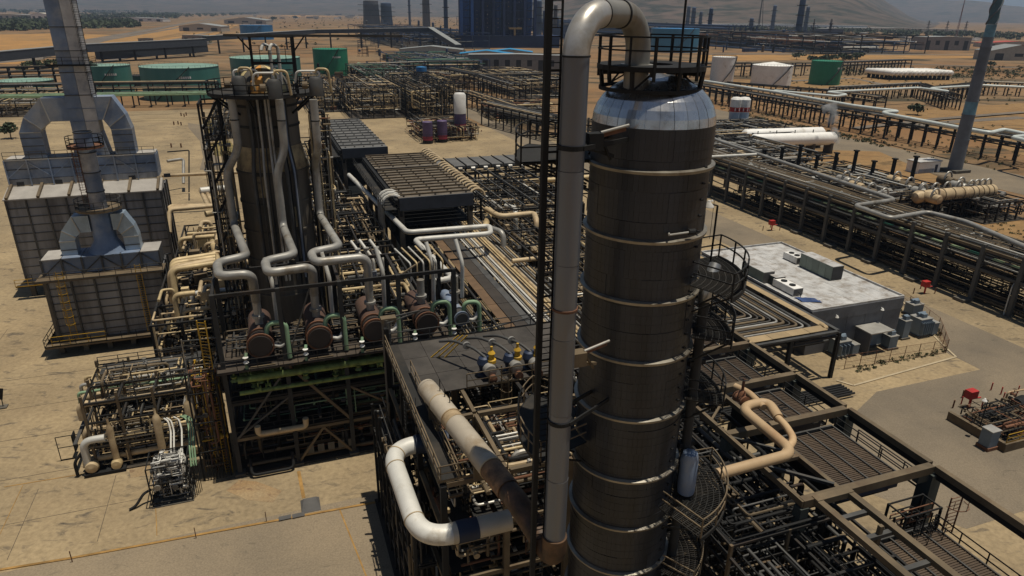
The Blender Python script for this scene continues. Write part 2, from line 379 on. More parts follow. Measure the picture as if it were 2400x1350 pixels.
# far fields, tracks and roads
psheet('orange_field', [(-60, 82), (140, 78), (330, 84), (170, 118), (40, 150), (-60, 150)], ORANGE, .10)
psheet('orange_field', [(150, 120), (420, 60), (560, 58), (420, 118), (210, 128)], ORANGE, .09)
psheet('orange_field', [(1640, 128), (2400, 126), (2400, 135), (1640, 143)], ORANGE, .09)
psheet('orange_field', [(560, 20), (1300, 12), (1300, 20), (1060, 26), (700, 40)], ORANGE, .10)
psheet('soil_field', [(1690, 190), (2110, 176), (2260, 190), (2220, 206), (1900, 214), (1650, 206)], SOILT, .05)
psheet('soil_field', [(2050, 262), (2500, 236), (2600, 330), (2560, 420), (2300, 330)], SOILT, .05)
psheet('soil_field', [(480, 88), (560, 72), (760, 66), (1020, 60), (860, 80), (560, 100)], SOILT, .08)
def strip(name, px, wd, m, z):
    P = [W(A(*hz(x, y), z)) for x, y in px]; L, Rr = [], []
    for i, p in enumerate(P):
        d = (P[min(i+1, len(P)-1)]-P[max(i-1, 0)]).normalized(); nn = Vector((-d.y, d.x, 0)); L.append(p+nn*wd/2); Rr.append(p-nn*wd/2)
    b = MB(); k = len(P); b.v = [(*p[:2], z) for p in L+Rr]
    for i in range(k-1): b.f.append((i, k+i, k+i+1, i+1))
    o = bpy.data.objects.new(name, b.mesh(name, m)); COL.objects.link(o); return props(o, kind='structure')
strip('highway', [(-200, 160), (60, 140), (200, 96), (330, 74), (460, 50), (600, 27), (740, 12)], 22, ASPHF, .2)
strip('highway', [(-100, 150), (130, 121), (250, 93), (400, 68), (540, 40), (660, 22)], 12, ASPHF, .24)
strip('dirt_track', [(150, 145), (300, 104), (430, 80), (560, 52), (690, 30), (780, 14)], 12, SOILT, .22)
strip('dirt_track', [(230, 135), (340, 108), (450, 84), (520, 70)], 9, ASPHF, .26)
strip('dirt_track', [(240, 145), (400, 104), (470, 92), (620, 74), (760, 66), (1010, 62)], 9, SOILT, .28)
for i_, (pp_, w_, m_) in enumerate((([(140, 150), (300, 118), (420, 92), (520, 72)], 7, SOILT), ([(210, 150), (390, 118), (500, 100)], 8, ASPHF), ([(330, 96), (450, 72), (560, 60)], 6, SOILT), ([(-60, 150), (100, 128), (200, 112)], 8, SOILT), ([(700, 60), (860, 50), (1060, 52)], 10, SOILT), ([(640, 84), (760, 74), (900, 84), (1060, 80)], 9, ASPHF), ([(620, 110), (760, 92), (880, 96)], 7, SOILT), ([(1690, 208), (1900, 210), (2100, 200)], 5, ASPHF), ([(800, 44), (1000, 40), (1080, 46)], 14, ORANGE), ([(2000, 300), (2200, 278), (2400, 262)], 4, ASPHF))): strip('dirt_track', pp_, w_, m_, .32+.02*i_)
strip('dirt_road', [(1640, 127), (1900, 126), (2150, 128), (2400, 130)], 18, ASPHF, .3)
strip('dirt_road', [(1640, 150), (1950, 148), (2200, 152), (2420, 160)], 10, ASPHF, .2)
strip('dirt_track', [(2400, 275), (2250, 284), (2120, 296)], 6, ASPHF, .1)
strip('dirt_track', [(1840, 190), (2000, 183), (2080, 200), (2250, 205)], 8, ASPHF, .12)
# kerbs, drain line and slab joints
rng_ = random.Random(12)
JOINT = mat('orange_joint_sealant', (.30, .17, .05), .9, 0, .4, .8)
def kerb(name, pts, h=.13, wd=.25, m=CONCP, kind='structure'):
    b = MB()
    for p, q in zip(pts[:-1], pts[1:]): b.beam((p[0], p[1], h/2), (q[0], q[1], h/2), wd, h)
    return struct(name, b, m)
b = MB()
KB = mat('pale_kerb', (.42, .34, .22), .9, 0, .15)
kerb('kerb', [A(1960, 893), A(2000, 905), A(2240, 838), A(2215, 815), A(2160, 760), A(2112, 704)], m=KB)
P0, P1, P2 = A(-80, 1350), A(165, 1310), A(905, 1174)
kerb('drain_kerb', [P0, P1, P2], .10, .22, JOINT)
def joint(p, q, wd=.12, z=.05): return struct('slab_joint', MB().beam((p[0], p[1], z-.02), (q[0], q[1], z-.02), wd, .03), JOINT)
joint(A(795, 1192), A(862, 1360)); joint(A(365, 1190), A(368, 1256), .06); joint(A(10, 1142), A(215, 1108), .1)
joint(A(700, 1105), A(712, 1168), .3)
for k in range(4): joint((-60+12*k, 50.9), (-60+12*k, 62), .05)
SLABJ = mat('dark_slab_joint', (.12, .095, .065), .95, 0, .4, 1.5)
for i_ in range(9):
    x = -16.4-i_*6.2; struct('slab_joint', MB().beam((x, 52, .026), (x+rng_.uniform(-.1, .1), 100 if x < -31 else 61, .026), .045, .02), SLABJ)
for i_, y in enumerate((56.6, 63.4, 70.5, 77.0, 84.2)): struct('slab_joint', MB().beam((-90, y, .027), (-19 if i_ else -14, y, .027), .045, .02), SLABJ)
PLATE = mat('drain_plate', (.12, .115, .11), .6, .4, .2)
for x, y in ((668, 1216), (700, 1210)):
    p = A(x, y, 0); solo('drain_cover', MB().box(p.x-.5, p.x+.5, p.y-.25, p.y+.25, .11, .15), PLATE, 'grey steel plate bridging the drain line, %s one' % ('left' if x < 690 else 'right'), 'drain cover', p, 'plates over the drain line')
p = A(728, 1185); solo('ramp_plate', MB().quadbox([(p.x-.8, p.y-.9, .03), (p.x+.8, p.y-.9, .03), (p.x+.8, p.y+.9, .03), (p.x-.8, p.y+.9, .03), (p.x-.8, p.y-.9, .06), (p.x+.8, p.y-.9, .06), (p.x+.5, p.y+.9, .16), (p.x-.5, p.y+.9, .16)]), PLATE, 'small grey drain slab where the rusty stain meets the yellow kerb line', 'drain slab', p)
for x, y in ((170, 1318), (460, 1262), (625, 1224)):
    p = A(x, y); solo('marker_post', MB().beam(p, p+Vector((0, 0, 1.1)), .06), RUST, 'thin rusty marker post standing on the kerb line, %s' % {170: 'leftmost of three', 460: 'middle of three', 625: 'right one of three'}[x], 'post', p, 'marker posts along the kerb')
# ------------------------------------------------------------------ storage tanks
TEAL = mat('teal_tank_paint', (.055, .20, .165), .5, .0, .15, .15, (.10, .23, .19), .4, .1, streak=True)
TEALR = mat('pale_teal_roof', (.19, .31, .25), .7, 0, .15, .2)
GREEN = mat('green_tank_paint', (.015, .19, .10), .5, 0, .15, .2)
BLUET = mat('blue_tank_paint', (.03, .17, .38), .5, 0, .15, .1)
CYANT = mat('pale_blue_tank_paint', (.045, .20, .33), .5, 0, .12, .08)
def tank(px, py, r, h, m, mr, label, cone=.06, marks=True, group='storage tanks'):
    c = A(px, py); c = c + (c-A(px, py+3)).normalized()*r; c.z = 0
    t = T('storage_tank', label, 'tank', c, group)
    t.add('shell', MB().lathe([(r, 0), (r, h*.2), (r+.02, h*.2), (r+.02, h*.21), (r, h*.21), (r, h)], c, 48), m, smooth=True)
    t.add('roof', MB().lathe([(r+.12, h-.02), (r+.12, h+.12), (r*.98, h+.12), (0, h+.12+r*cone)], c, 48), mr, smooth=True)
    b = MB(); a0 = R(-125)                                            # spiral stair on the near side
    for i in range(14):
        a = a0+i*.065*max(1, 12/r); z = h*(i+.5)/14; p = Vector((c.x+(r+.5)*math.cos(a), c.y+(r+.5)*math.sin(a), z)); q = Vector((c.x+(r+.5)*math.cos(a+.08*max(1, 12/r)), c.y+(r+.5)*math.sin(a+.08*max(1, 12/r)), z+h/14)); b.beam(p, q, .8, .25)
    t.add('spiral_stair', b, STEEL)
    b = MB()
    for i in range(40):
        a = i/40*2*PI; p = Vector((c.x+(r)*math.cos(a), c.y+r*math.sin(a), h+.1)); b.beam(p, p+Vector((0, 0, 1)), .08); q = Vector((c.x+r*math.cos(a+PI/20), c.y+r*math.sin(a+PI/20), h+1.1)); b.beam(p+Vector((0, 0, 1)), q, .07)
    t.add('railing', b, STEELG)
    if marks:
        b = MB()
        for i in range(6):
            a = R(-88)+i*.9/r; rr = r+.03; p = Vector((c.x+rr*math.cos(a), c.y+rr*math.sin(a), h*.72)); q = Vector((c.x+rr*math.cos(a+.6/r), c.y+rr*math.sin(a+.6/r), h*.72)); b.beam(p, q, .06, 1.0)
        t.add('painted_marks', b, WHITE)
    return t
tank(66, 226, 12, 6.5, mat('dark_teal_tank', (.02, .10, .09), .5, 0, .2), TEALR, 'low dark teal storage tank at the far left behind the pipe rack')
tank(262, 224, 10.5, 13.5, TEAL, TEALR, 'medium pale teal storage tank just right of the tall blue furnace stack')
tank(432, 238, 17.3, 14.5, TEAL, TEALR, 'widest pale teal storage tank behind the long green pipe rack')
tank(338, 206, 6, 6, mat('dark_teal_tank', None), STEEL, 'small dark teal tank squeezed between the two large teal tanks')
tank(628, 200, 19.5, 14, TEAL, TEALR, 'teal storage tank half hidden behind the platform of the left tower')
tank(778, 180, 11, 16.5, GREEN, GREEN, 'tall bright green storage tank right of the left tower top', .01)
tank(604, 94, 22, 19, BLUET, BLUET, 'far bright blue storage tank on the bare ground beyond the conveyor', .01, False)
tank(1578, 124, 27, 25, CYANT, BLUET, 'far pale blue storage tank behind the railing of the main column', .02, False)
tank(1690, 196, 7.2, 15.5, WHITE, WHITE, 'narrow white storage tank with dark marks, leftmost of the tank row at right', .02)
tank(1805, 202, 12, 11.5, WHITE, WHITE, 'wide white storage tank with a low cone roof in the tank row at right', .16)
tank(1930, 200, 9.2, 14, GREEN, GREEN, 'green storage tank at the right end of the far tank row', .01)
# ------------------------------------------------------------------ small far buildings, trees, towns
ROOFG = mat('grey_sheet_roof', (.30, .31, .30), .6, .2, .12); ROOFR = mat('red_sheet_roof', (.42, .07, .045), .7, 0, .12); ROOFB = mat('bright_blue_roof', (.03, .26, .50), .5, 0, .12)
WALLP = mat('pale_wall', (.46, .42, .35), .85, 0, .12); WALLG = mat('grey_block_wall', (.26, .24, .22), .9, 0, .15); DARKW = mat('dark_opening', (.02, .02, .022), .4)
def shed(px, py, wd, dp, h, wm, rm, label, cat='building', rise=.12, ang=0., group=None, wins=3):
    c = A(px, py); t = T('building', label, cat, c, group); t.o.rotation_euler.z = TH*0+ang
    u0, u1, v0, v1 = c.x-wd/2, c.x+wd/2, c.y, c.y+dp
    t.add('wall', MB().prism_v([(u0, 0), (u1, 0), (u1, h), ((u0+u1)/2, h+wd*rise*.5-.05), (u0, h)], v0, v1), wm)
    um = (u0+u1)/2; zr = h+wd*rise*.5
    t.add('roof', MB().quadbox([(u0-.5, v0-.5, h), (um, v0-.5, zr), (um, v1+.5, zr), (u0-.5, v1+.5, h), (u0-.5, v0-.5, h+.25), (um, v0-.5, zr+.25), (um, v1+.5, zr+.25), (u0-.5, v1+.5, h+.25)]).quadbox([(um, v0-.5, zr), (u1+.5, v0-.5, h), (u1+.5, v1+.5, h), (um, v1+.5, zr), (um, v0-.5, zr+.25), (u1+.5, v0-.5, h+.25), (u1+.5, v1+.5, h+.25), (um, v1+.5, zr+.25)]), rm)
    for i in range(wins):
        x = u0+wd*(i+.5)/wins; t.box('window' if i % 2 else 'door', x-wd/wins*.22, x+wd/wins*.22, v0-.06, v0+.02, .1 if i % 2 == 0 else h*.4, h*.75, DARKW)
    return t
shed(400, 100, 0, 0, 0, WALLP, ROOFG, '') if False else None
shed(470, 74, 78, 40, 9, WALLP, ROOFG, 'far low warehouse with a pale green-grey roof left of the blue tank')
shed(575, 56, 120, 60, 10, WALLP, ROOFG, 'wide far hall with a pale roof behind the blue tank, beside the highway')
shed(455, 104, 26, 12, 10, WALLG, ROOFG, 'small grey block building on the bare ground in front of the green-grey warehouse', rise=.02)
shed(417, 108, 14, 8, 6, WALLP, ROOFB, 'small hut with a blue roof beside the dirt track')
shed(340, 106, 14, 7, 7, WALLG, DARKW, 'small dark hut beside the dirt tracks', rise=.05)
shed(25, 46, 150, 60, 14, WALLP, ROOFG, 'long beige flat building at the far left edge among the trees', rise=.02, wins=8)
shed(95, 50, 50, 40, 18, WHITE, WALLP, 'white villa-like building standing in the green belt at far left', rise=.2)
shed(310, 50, 190, 50, 9, WHITE, ROOFG, 'long low white shed right of the blue stack beyond the highway', rise=.03, wins=7)
shed(225, 38, 90, 40, 9, WALLP, ROOFG, 'pale flat shed behind the long white shed at far left', rise=.02)
shed(1215, 172, 70, 12, 12, WALLG, ROOFG, 'long grey block warehouse wall between the blue cokers and the piping', rise=.02, wins=9)
shed(1140, 148, 46, 22, 7, WALLP, ROOFB, 'workshop with a bright blue roof in front of the blue drums, left one')
shed(1195, 142, 40, 22, 7, WALLP, ROOFB, 'workshop with a bright blue roof in front of the blue drums, right one')
shed(1010, 132, 60, 22, 6, WALLP, ROOFG, 'white roofed low shed left of the blue roofed workshops', rise=.1)
shed(2216, 118, 62, 30, 16, WALLG, ROOFG, 'grey three storey plant building with a tan roof near the right edge', rise=.03, wins=5)
shed(2385, 112, 95, 30, 6, WALLP, ROOFR, 'long shed with a red roof at the far right edge', rise=.06, wins=5)
shed(2385, 142, 60, 26, 9, WALLP, ROOFG, 'grey gabled warehouse at the right edge of the bare ground', rise=.2)
shed(1945, 104, 34, 20, 22, mat('slate_blue_wall', (.11, .14, .20), .7), ROOFG, 'slate blue compressor building at the right end of the far refinery', rise=.02)
shed(1840, 66, 560, 30, 10, WHITE, WHITE, 'very long white shed running along the foot of the hills', rise=.01, wins=0)
shed(2100, 74, 420, 24, 8, WALLP, WHITE, 'pale long shed continuing toward the right below the hills', rise=.01, wins=0)
rng = random.Random(5)
for zone, n_, nm in (((150, 900, 6, 30), 46, 'left'), ((560, 840, 32, 48), 30, 'mid'), ((1950, 2330, 80, 104), 44, 'right')):
    for i in range(n_):
        x = rng.uniform(zone[0], zone[1]); y = rng.uniform(zone[2], zone[3])
        y = max(y, 22+.013*(x-1200)+10); c = A(x, y); s_ = (c.length/1600)
        wd, dp, h = rng.uniform(3, 12)*s_*1.2, rng.uniform(6, 14), rng.uniform(2.0, 4.0)*max(1, s_)
        m = rng.choice([WHITE, WALLP, WALLP, WALLG, ROOFG]); b = MB().box(c.x-wd/2, c.x+wd/2, c.y, c.y+dp, 0, h)
        solo('distant_house', b, m, {'left': 'tiny pale house or shed scattered in the far plain at left', 'mid': 'tiny pale building in the row behind the blue tank', 'right': 'small pale site cabin or store below the hills at right'}[nm], 'house', c, {'left': 'scattered far houses on the left plain', 'mid': 'row of far buildings behind the blue tank', 'right': 'site cabins below the hills at right'}[nm])
LEAF = mat('scrub_leaves', (.045, .058, .022), .9, 0, .5, .4, rnd=.2); LEAFD = mat('dark_leaves', (.028, .042, .018), .9, 0, .5, .4)
BARK = mat('bark', (.10, .075, .05), .9)
def crown(b, c, rx, ry, rz, n, leaf, rng):
    for _ in range(n):
        a = rng.uniform(0, 2*PI); q = rng.uniform(-1, 1); rad = rng.uniform(.35, 1)**.5; s_ = math.sqrt(1-q*q)
        p = Vector((c[0]+rx*rad*s_*math.cos(a), c[1]+ry*rad*s_*math.sin(a), c[2]+rz*rad*q)); L = leaf*rng.uniform(.5, 1.3)
        x = Vector((rng.gauss(0, 1), rng.gauss(0, 1), rng.gauss(0, 1))).normalized()*L; y = x.cross(Vector((rng.gauss(0, 1), rng.gauss(0, 1), rng.gauss(0, 1)))).normalized()*L*.8
        k = len(b.v); b.v += [tuple(p-x), tuple(p-y), tuple(p+x), tuple(p+y)]; b.f.append((k, k+1, k+2, k+3))
def tree(px, py, h, r, label, group=None, m=LEAF, n=160, seed=0, leaf=None):
    rng = random.Random(seed*7+int(px)); c = A(px, py); t = T('tree', label, 'tree', c, group)
    b = MB().tube([c, c+Vector((r*.05, 0, h*.35)), c+Vector((0, r*.08, h*.6))], [h*.035, h*.025, h*.015], 6)
    for i in range(4): a = i*1.6+1; b.tube([c+Vector((0, 0, h*.35)), c+Vector((r*.5*math.cos(a), r*.5*math.sin(a), h*.7))], [h*.018, h*.008], 5)
    t.add('trunk', b, BARK); b = MB()
    for i in range(6): crown(b, (c.x+rng.uniform(-.5, .5)*r, c.y+rng.uniform(-.5, .5)*r, h*rng.uniform(.5, .8)), r*.6, r*.6, h*.24, n//6, leaf or r*.16, rng)
    t.add('crown', b, m); return t
tree(26, 325, 5.5, 3.0, 'lone dark bushy tree in the concrete yard near the left edge', seed=1, m=LEAFD, n=400)
for i, (x, y) in enumerate(((1866, 140), (1906, 147), (1925, 148), (1946, 146), (1990, 146), (2010, 140), (1975, 142))):
    tree(x, y, 7, 7, 'dark round tree right of the green tank, ' + NTH[i] + ' of the clump', 'trees by the far dirt road at right', LEAFD, 160, i)
for i, (x, y) in enumerate(((330, 35), (250, 34), (60, 47), (45, 52), (500, 40), (640, 48), (690, 44), (440, 38), (2200, 92), (2260, 100), (2100, 180), (2150, 270), (2320, 158))):
    tree(x, y, 13 if y < 100 else 5, 16 if y < 100 else 5, 'dark tree on the open plain, ' + ('beyond the highway right of the blue stack', 'near the long white shed behind the blue stack', 'beside the villa at far left', 'left neighbour of the villa', 'small, right of the highway bend', 'behind the wide hall roof', 'right of the wide hall roof', 'beside the highway middle', 'left of the red roofed shed', 'just behind the tall chimney', 'small, in front of the white bullets', 'lone, beside the looping silver pipe', 'small, below the grey gabled warehouse')[i], 'single trees on the plain', LEAFD, 150, i+20)
def woodland(name, px, n, h, m=LEAF, seed=3, label=''):
    rng = random.Random(seed); b = MB(); P = [A(*hz(x, y)) for x, y in px]
    for _ in range(n):                    # px is a quad: far-left, far-right, near-right, near-left
        s_, q = rng.random(), rng.random(); p = (P[0]*(1-s_)+P[1]*s_)*(1-q)+(P[3]*(1-s_)+P[2]*s_)*q; r = rng.uniform(.5, 1.1)*h
        crown(b, (p.x, p.y, h*.5), r, r, h*.55, 22, h*.30, rng)
    return solo(name, b, m, None, None, P[0], kind='stuff')
woodland('woodland', [(-60, 54), (300, 50), (330, 64), (-60, 76)], 620, 11, seed=1)
woodland('woodland', [(190, 36), (420, 32), (420, 44), (190, 47)], 260, 13, seed=2)
woodland('woodland', [(-40, 26), (600, 20), (600, 27), (-40, 34)], 400, 18, LEAFD, seed=3)
woodland('woodland', [(380, 36), (700, 20), (700, 25), (400, 42)], 200, 12, seed=4)
woodland('scrub', [(1960, 160), (2400, 158), (2400, 190), (1980, 176)], 260, 1.6, seed=5)
woodland('scrub', [(1700, 64), (2400, 84), (2400, 94), (1700, 70)], 330, 9, seed=6)
woodland('scrub', [(60, 150), (200, 140), (220, 152), (40, 165)], 120, 2.5, seed=7)
woodland('scrub', [(1700, 262), (1900, 300), (2100, 340), (2080, 350)], 160, .7, seed=8)
woodland('scrub', [(1650, 232), (2380, 300), (2400, 420), (1700, 262)], 420, .55, seed=11)
woodland('scrub', [(1700, 150), (2400, 176), (2400, 250), (1660, 220)], 420, .8, seed=12)
woodland('scrub', [(560, 40), (1080, 40), (1060, 110), (300, 120)], 300, 3.0, seed=13)
woodland('scrub', [(2300, 500), (2400, 540), (2500, 640), (2330, 560)], 60, .35, seed=14)
woodland('weeds', [(2110, 725), (2200, 770), (2215, 800), (2120, 760)], 70, .28, seed=9)
woodland('weeds', [(2000, 860), (2215, 815), (2225, 825), (2010, 875)], 80, .25, seed=10)
# ------------------------------------------------------------------ main distillation column
CC = V(1512, 500, 30.0); CU, CV = CC.x, CC.y; CR = 2.62; ZT = 35.75
t = T('distillation_column', 'tall fat dark column with a shiny domed top filling the centre right', 'column', (CU, CV, 0))
t.add('shell', MB().lathe([(CR-.06, 0), (CR-.06, ZT)], (CU, CV, 0), 48), ALUD, smooth=True)
NS = 10; course = 1.28; rng = random.Random(2); sheets = []
for v_ in range(3):
    b = MB(); n = 7; g = .0022; rr = CR+.012*v_-.012
    for i in range(n):
        a, a2 = 2*PI/NS*i/n+g, 2*PI/NS*(i+1)/n+(0 if i < n-1 else .004)
        b.quadbox([(math.cos(x)*r, math.sin(x)*r, z) for z in (.005, course-.005) for x, r in ((a, rr-.05), (a, rr), (a2, rr), (a2, rr-.05))])
    for zz in (.42, .85):
        for i in range(n):
            a, a2 = 2*PI/NS*i/n+g, 2*PI/NS*(i+1)/n
            b.quadbox([(math.cos(x)*r, math.sin(x)*r, z) for z in (zz, zz+.02) for x, r in ((a, rr), (a, rr+.008), (a2, rr+.008), (a2, rr))])
    sheets.append(b.mesh('cladding_sheet', ALUD))
k = 0; z = ZT-course
while z > -.5:
    for i in range(NS):
        o = bpy.data.objects.new('cladding_sheet', rng.choice(sheets)); COL.objects.link(o); o.parent = t.o
        o.location = (0, 0, z); o.rotation_euler = (0, 0, 2*PI/NS*(i+.5*(k % 2))+R(7)); o.rotation_euler.x = rng.gauss(0, .0012)
    z -= course; k += 1
# dome of tapering petals
NP = 28
b = MB(); prof = []
for i in range(8): a = (PI/2)*i/8*.93; prof.append((CR*math.cos(a)+.01, 1.95*math.sin(a)))
for i in range(5):
    a0, a1 = 2*PI/NP*i/5, 2*PI/NP*(i+1)/5
for j in range(len(prof)-1):
    for i in range(3):
        a0, a1 = 2*PI/NP*i/3+(.010 if i == 0 else .0), 2*PI/NP*(i+1)/3; (r0, z0), (r1, z1) = prof[j], prof[j+1]
        b.quadbox([(math.cos(a0)*(r0-.03), math.sin(a0)*(r0-.03), z0), (math.cos(a1)*(r0-.03), math.sin(a1)*(r0-.03), z0), (math.cos(a1)*r0, math.sin(a1)*r0, z0), (math.cos(a0)*r0, math.sin(a0)*r0, z0),
                   (math.cos(a0)*(r1-.03), math.sin(a0)*(r1-.03), z1), (math.cos(a1)*(r1-.03), math.sin(a1)*(r1-.03), z1), (math.cos(a1)*r1, math.sin(a1)*r1, z1), (math.cos(a0)*r1, math.sin(a0)*r1, z1)])
petal = b.mesh('dome_petal', ALUT)
t.add('dome', MB().lathe([(r-.04, z+ZT) for r, z in prof]+[(0, ZT+1.96)], (CU, CV, 0), 48), ALUT, smooth=True)
for i in range(NP):
    o = bpy.data.objects.new('dome_petal', petal); COL.objects.link(o); o.parent = t.o; o.location = (0, 0, ZT); s_ = 1+rng.uniform(-.0035, .0035)
    o.rotation_euler = (0, 0, 2*PI/NP*i); o.scale = (s_, s_, s_)
RINGM = mat('ring_cladding', (.32, .29, .235), .42, .6, .2, .8, (.15, .12, .09), .35, .7)
for zz in (34.05, 31.1, 28.3, 25.35, 22.3, 18.85, 15.9, 13.0, 9.8, 6.5, 3.0):
    t.add('stiffening_ring', MB().lathe([(CR, zz-.12), (CR+.15, zz-.10), (CR+.17, zz+.02), (CR, zz+.07)], (CU, CV, 0), 56), RINGM, smooth=True)
# small clips standing out of the sheet on the right flank
b = MB()
for i in range(44):
    zz = 4+i*.7; a = R(-62); b.box(CU+CR*math.cos(a)-.02, CU+CR*math.cos(a)+.10, CV+CR*math.sin(a)-.08, CV+CR*math.sin(a)+.06, zz, zz+.06)
t.add('clip', b, STEELB)
# ------------------------------------------------------------------ platforms of the column
def disc_platform(name, label, z, c, r0, r1, a0, a1, gm=GRATE, n=18, rail=True, inner=False, struts=4, rm=None, parentT=None, h=1.1, grp=None, lattice=False):
    "ring-sector walkway round a vessel"
    t = T(name, label, 'platform', (c[0], c[1], z), grp); a0, a1 = R(a0), R(a1)
    pt = lambda a, r, zz=0: Vector((c[0]+r*math.cos(a), c[1]+r*math.sin(a), z+zz))
    if lattice:
        b = MB(); m_ = max(6, int((a1-a0)*r1/.16))
        for i in range(m_+1): a = a0+(a1-a0)*i/m_; b.beam(pt(a, r0), pt(a, r1), .035, .05)
        k_ = max(3, int((r1-r0)/.28))
        for j in range(k_+1):
            rr = r0+(r1-r0)*j/k_
            for i in range(n): b.beam(pt(a0+(a1-a0)*i/n, rr, .01), pt(a0+(a1-a0)*(i+1)/n, rr, .01), .03, .05)
        t.add('grating', b, gm)
    else:
        t.add('grating', MB().lathe([(r0, z-.04), (r1, z-.04), (r1, z), (r0, z), (r0, z-.04)], (c[0], c[1], 0), n, a0, a1), gm)
    b = MB()
    for i in range(n):
        a, a2 = a0+(a1-a0)*i/n, a0+(a1-a0)*(i+1)/n
        b.beam(pt(a, r1, -.10), pt(a2, r1, -.10), .07, .22)
    t.add('edge_beam', b, STEELB)
    for i in range(struts):
        a = a0+(a1-a0)*(i+.5)/struts; t.beam('bracket', pt(a, r0, -.12), pt(a, r1, -.12), .10, STEELB, .16); t.beam('bracket', pt(a, r0, -1.4), pt(a, r1*.96, -.2), .08, STEELB)
    if rail:
        b = MB()
        for hh in (h, h*.55):
            for i in range(n): b.beam(pt(a0+(a1-a0)*i/n, r1, hh), pt(a0+(a1-a0)*(i+1)/n, r1, hh), .055)
            if abs(a1-a0) < 6:
                for a in (a0, a1): b.beam(pt(a, r0+.1, hh), pt(a, r1, hh), .055)
        m_ = max(3, int((a1-a0)*r1/1.1))
        for i in range(m_+1): a = a0+(a1-a0)*i/m_; b.beam(pt(a, r1), pt(a, r1, h), .06)
        t.add('railing', b, rm or STEELB)
    return t
tp = T('top_platform', 'round black service platform with railing standing over the shiny dome', 'platform', (CU-.05, CV, 37.75))
TPZ = .32
pc = (CU-.30, CV+.05)
tp.add('deck', MB().lathe([(.9, 37.87), (2.25, 37.87), (2.25, 38.07), (.9, 38.07), (.9, 37.87)], (*pc, 0), 28), STEELB)
b = MB()
for hh in (1.1, .6):
    for i in range(28): a, a2 = 2*PI*i/28, 2*PI*(i+1)/28; b.beam((pc[0]+2.22*math.cos(a), pc[1]+2.22*math.sin(a), 38.07+hh), (pc[0]+2.22*math.cos(a2), pc[1]+2.22*math.sin(a2), 38.07+hh), .06)
tp.add('railing', b, STEELB)
for i in range(14): a = 2*PI*i/14+.2; tp.beam('railing_post', (pc[0]+2.22*math.cos(a), pc[1]+2.22*math.sin(a), 37.52 if i % 2 else 38.07), (pc[0]+2.22*math.cos(a), pc[1]+2.22*math.sin(a), 39.17), .07 if i % 2 == 0 else .10, STEELB)
tp.add('support_ring', MB().lathe([(1.98, 37.04), (2.13, 37.04), (2.13, 37.18), (1.98, 37.18), (1.98, 37.04)], (*pc, 0), 40), STEELB)
for i in range(7):
    a = 2*PI*i/7+.25; p = Vector((pc[0]+2.05*math.cos(a), pc[1]+2.05*math.sin(a), 37.12)); tp.beam('leg', p, (pc[0]+2.15*math.cos(a), pc[1]+2.15*math.sin(a), 37.92), .14, STEELB)
    a2 = a+2*PI/14; tp.beam('brace', (pc[0]+1.2*math.cos(a2), pc[1]+1.2*math.sin(a2), 37.82), p, .06, STEELB)
b = MB()
for i in range(6): a = i*1.05; b.beam((pc[0]+.9*math.cos(a), pc[1]+.9*math.sin(a), 37.80), (pc[0]+2.25*math.cos(a), pc[1]+2.25*math.sin(a), 37.80), .1, .2)
tp.add('floor_beam', b, STEELB)
# overhead vapour line: nozzle, arch and long downcomer
P1 = V(1356, 140, 26.0); P2 = V(1293, 1250, 26.0); PL = Vector((P1.x*.6+P2.x*.4, P1.y*.6+P2.y*.4, 0))
N1 = V(1496, 110, 29.2); zc = 39.98
vl = T('overhead_vapour_line', 'huge grey pipe arching over the column top and dropping down its left side', 'pipe', (PL.x, PL.y, 16))
r_ = .50
top = fil([Vector((N1.x, N1.y, 36.6)), Vector((N1.x, N1.y, zc)), Vector((PL.x, PL.y, zc)), Vector((PL.x, PL.y, 36.5))], 1.95, 12)
cut = [i for i, p in enumerate(top) if p.z < 38.3 and i > 8][0]
def tangent_arc(A0, B0, z0, zt, n=22, flat=.35):
    d = (B0-A0); out = []
    L = d.length; rad = (zt-z0)
    for i in range(n+1):
        a = PI*i/n; x = .5-.5*math.copysign(abs(math.cos(a))**(1-flat*.55), math.cos(a)); out.append(A0+d*x+Vector((0, 0, z0+rad*abs(math.sin(a))**(.85))))
    return out
A0 = Vector((N1.x, N1.y, 0)); B0 = Vector((PL.x, PL.y, 0)); Dh = (B0-A0); Lh = Dh.length; e = Dh.normalized(); Rb = 1.42; zb = zc-Rb
right = [A0+e*(Rb*(1-math.cos(a)))+Vector((0, 0, zb+Rb*math.sin(a))) for a in [PI/2*i/14 for i in range(15)]]
left = [B0-e*(Rb*(1-math.cos(a)))+Vector((0, 0, zb+Rb*math.sin(a))) for a in [PI/2*i/14 for i in range(14, -1, -1)]]
ARCHM = mat('arch_cladding', (.52, .50, .46), .36, .5, .15, .4, (.30, .24, .16), .45, .5)
ARCHD = mat('arch_dark_cladding', (.30, .285, .25), .45, .4, .2, .5, (.18, .14, .09), .4, .5, streak=True)  # far elbow, nozzle and crossover are darker than the near elbow
vl.add('far_elbow', MB().tube(right, r_, 28), ARCHD, smooth=True)
vl.add('nozzle', MB().tube([A0+Vector((0, 0, 36.5)), A0+Vector((0, 0, zb))], r_, 28).lathe([(r_, 37.9), (r_+.16, 37.9), (r_+.16, 38.1), (r_, 38.1)], (A0.x, A0.y, 0), 28), ARCHD, smooth=True)
vl.add('crossover', MB().tube([right[-1], left[0]], r_-.01, 28), ARCHD, smooth=True)
vl.add('near_elbow', MB().tube(left, r_, 28), ARCHM, smooth=True)
SEAMM = mat('band_black', (.012, .012, .012), .7)
vl.add('band', MB().tube([right[-1]+e*.02, right[-1]+e*.10], r_+.03, 28), SEAMM, smooth=True)
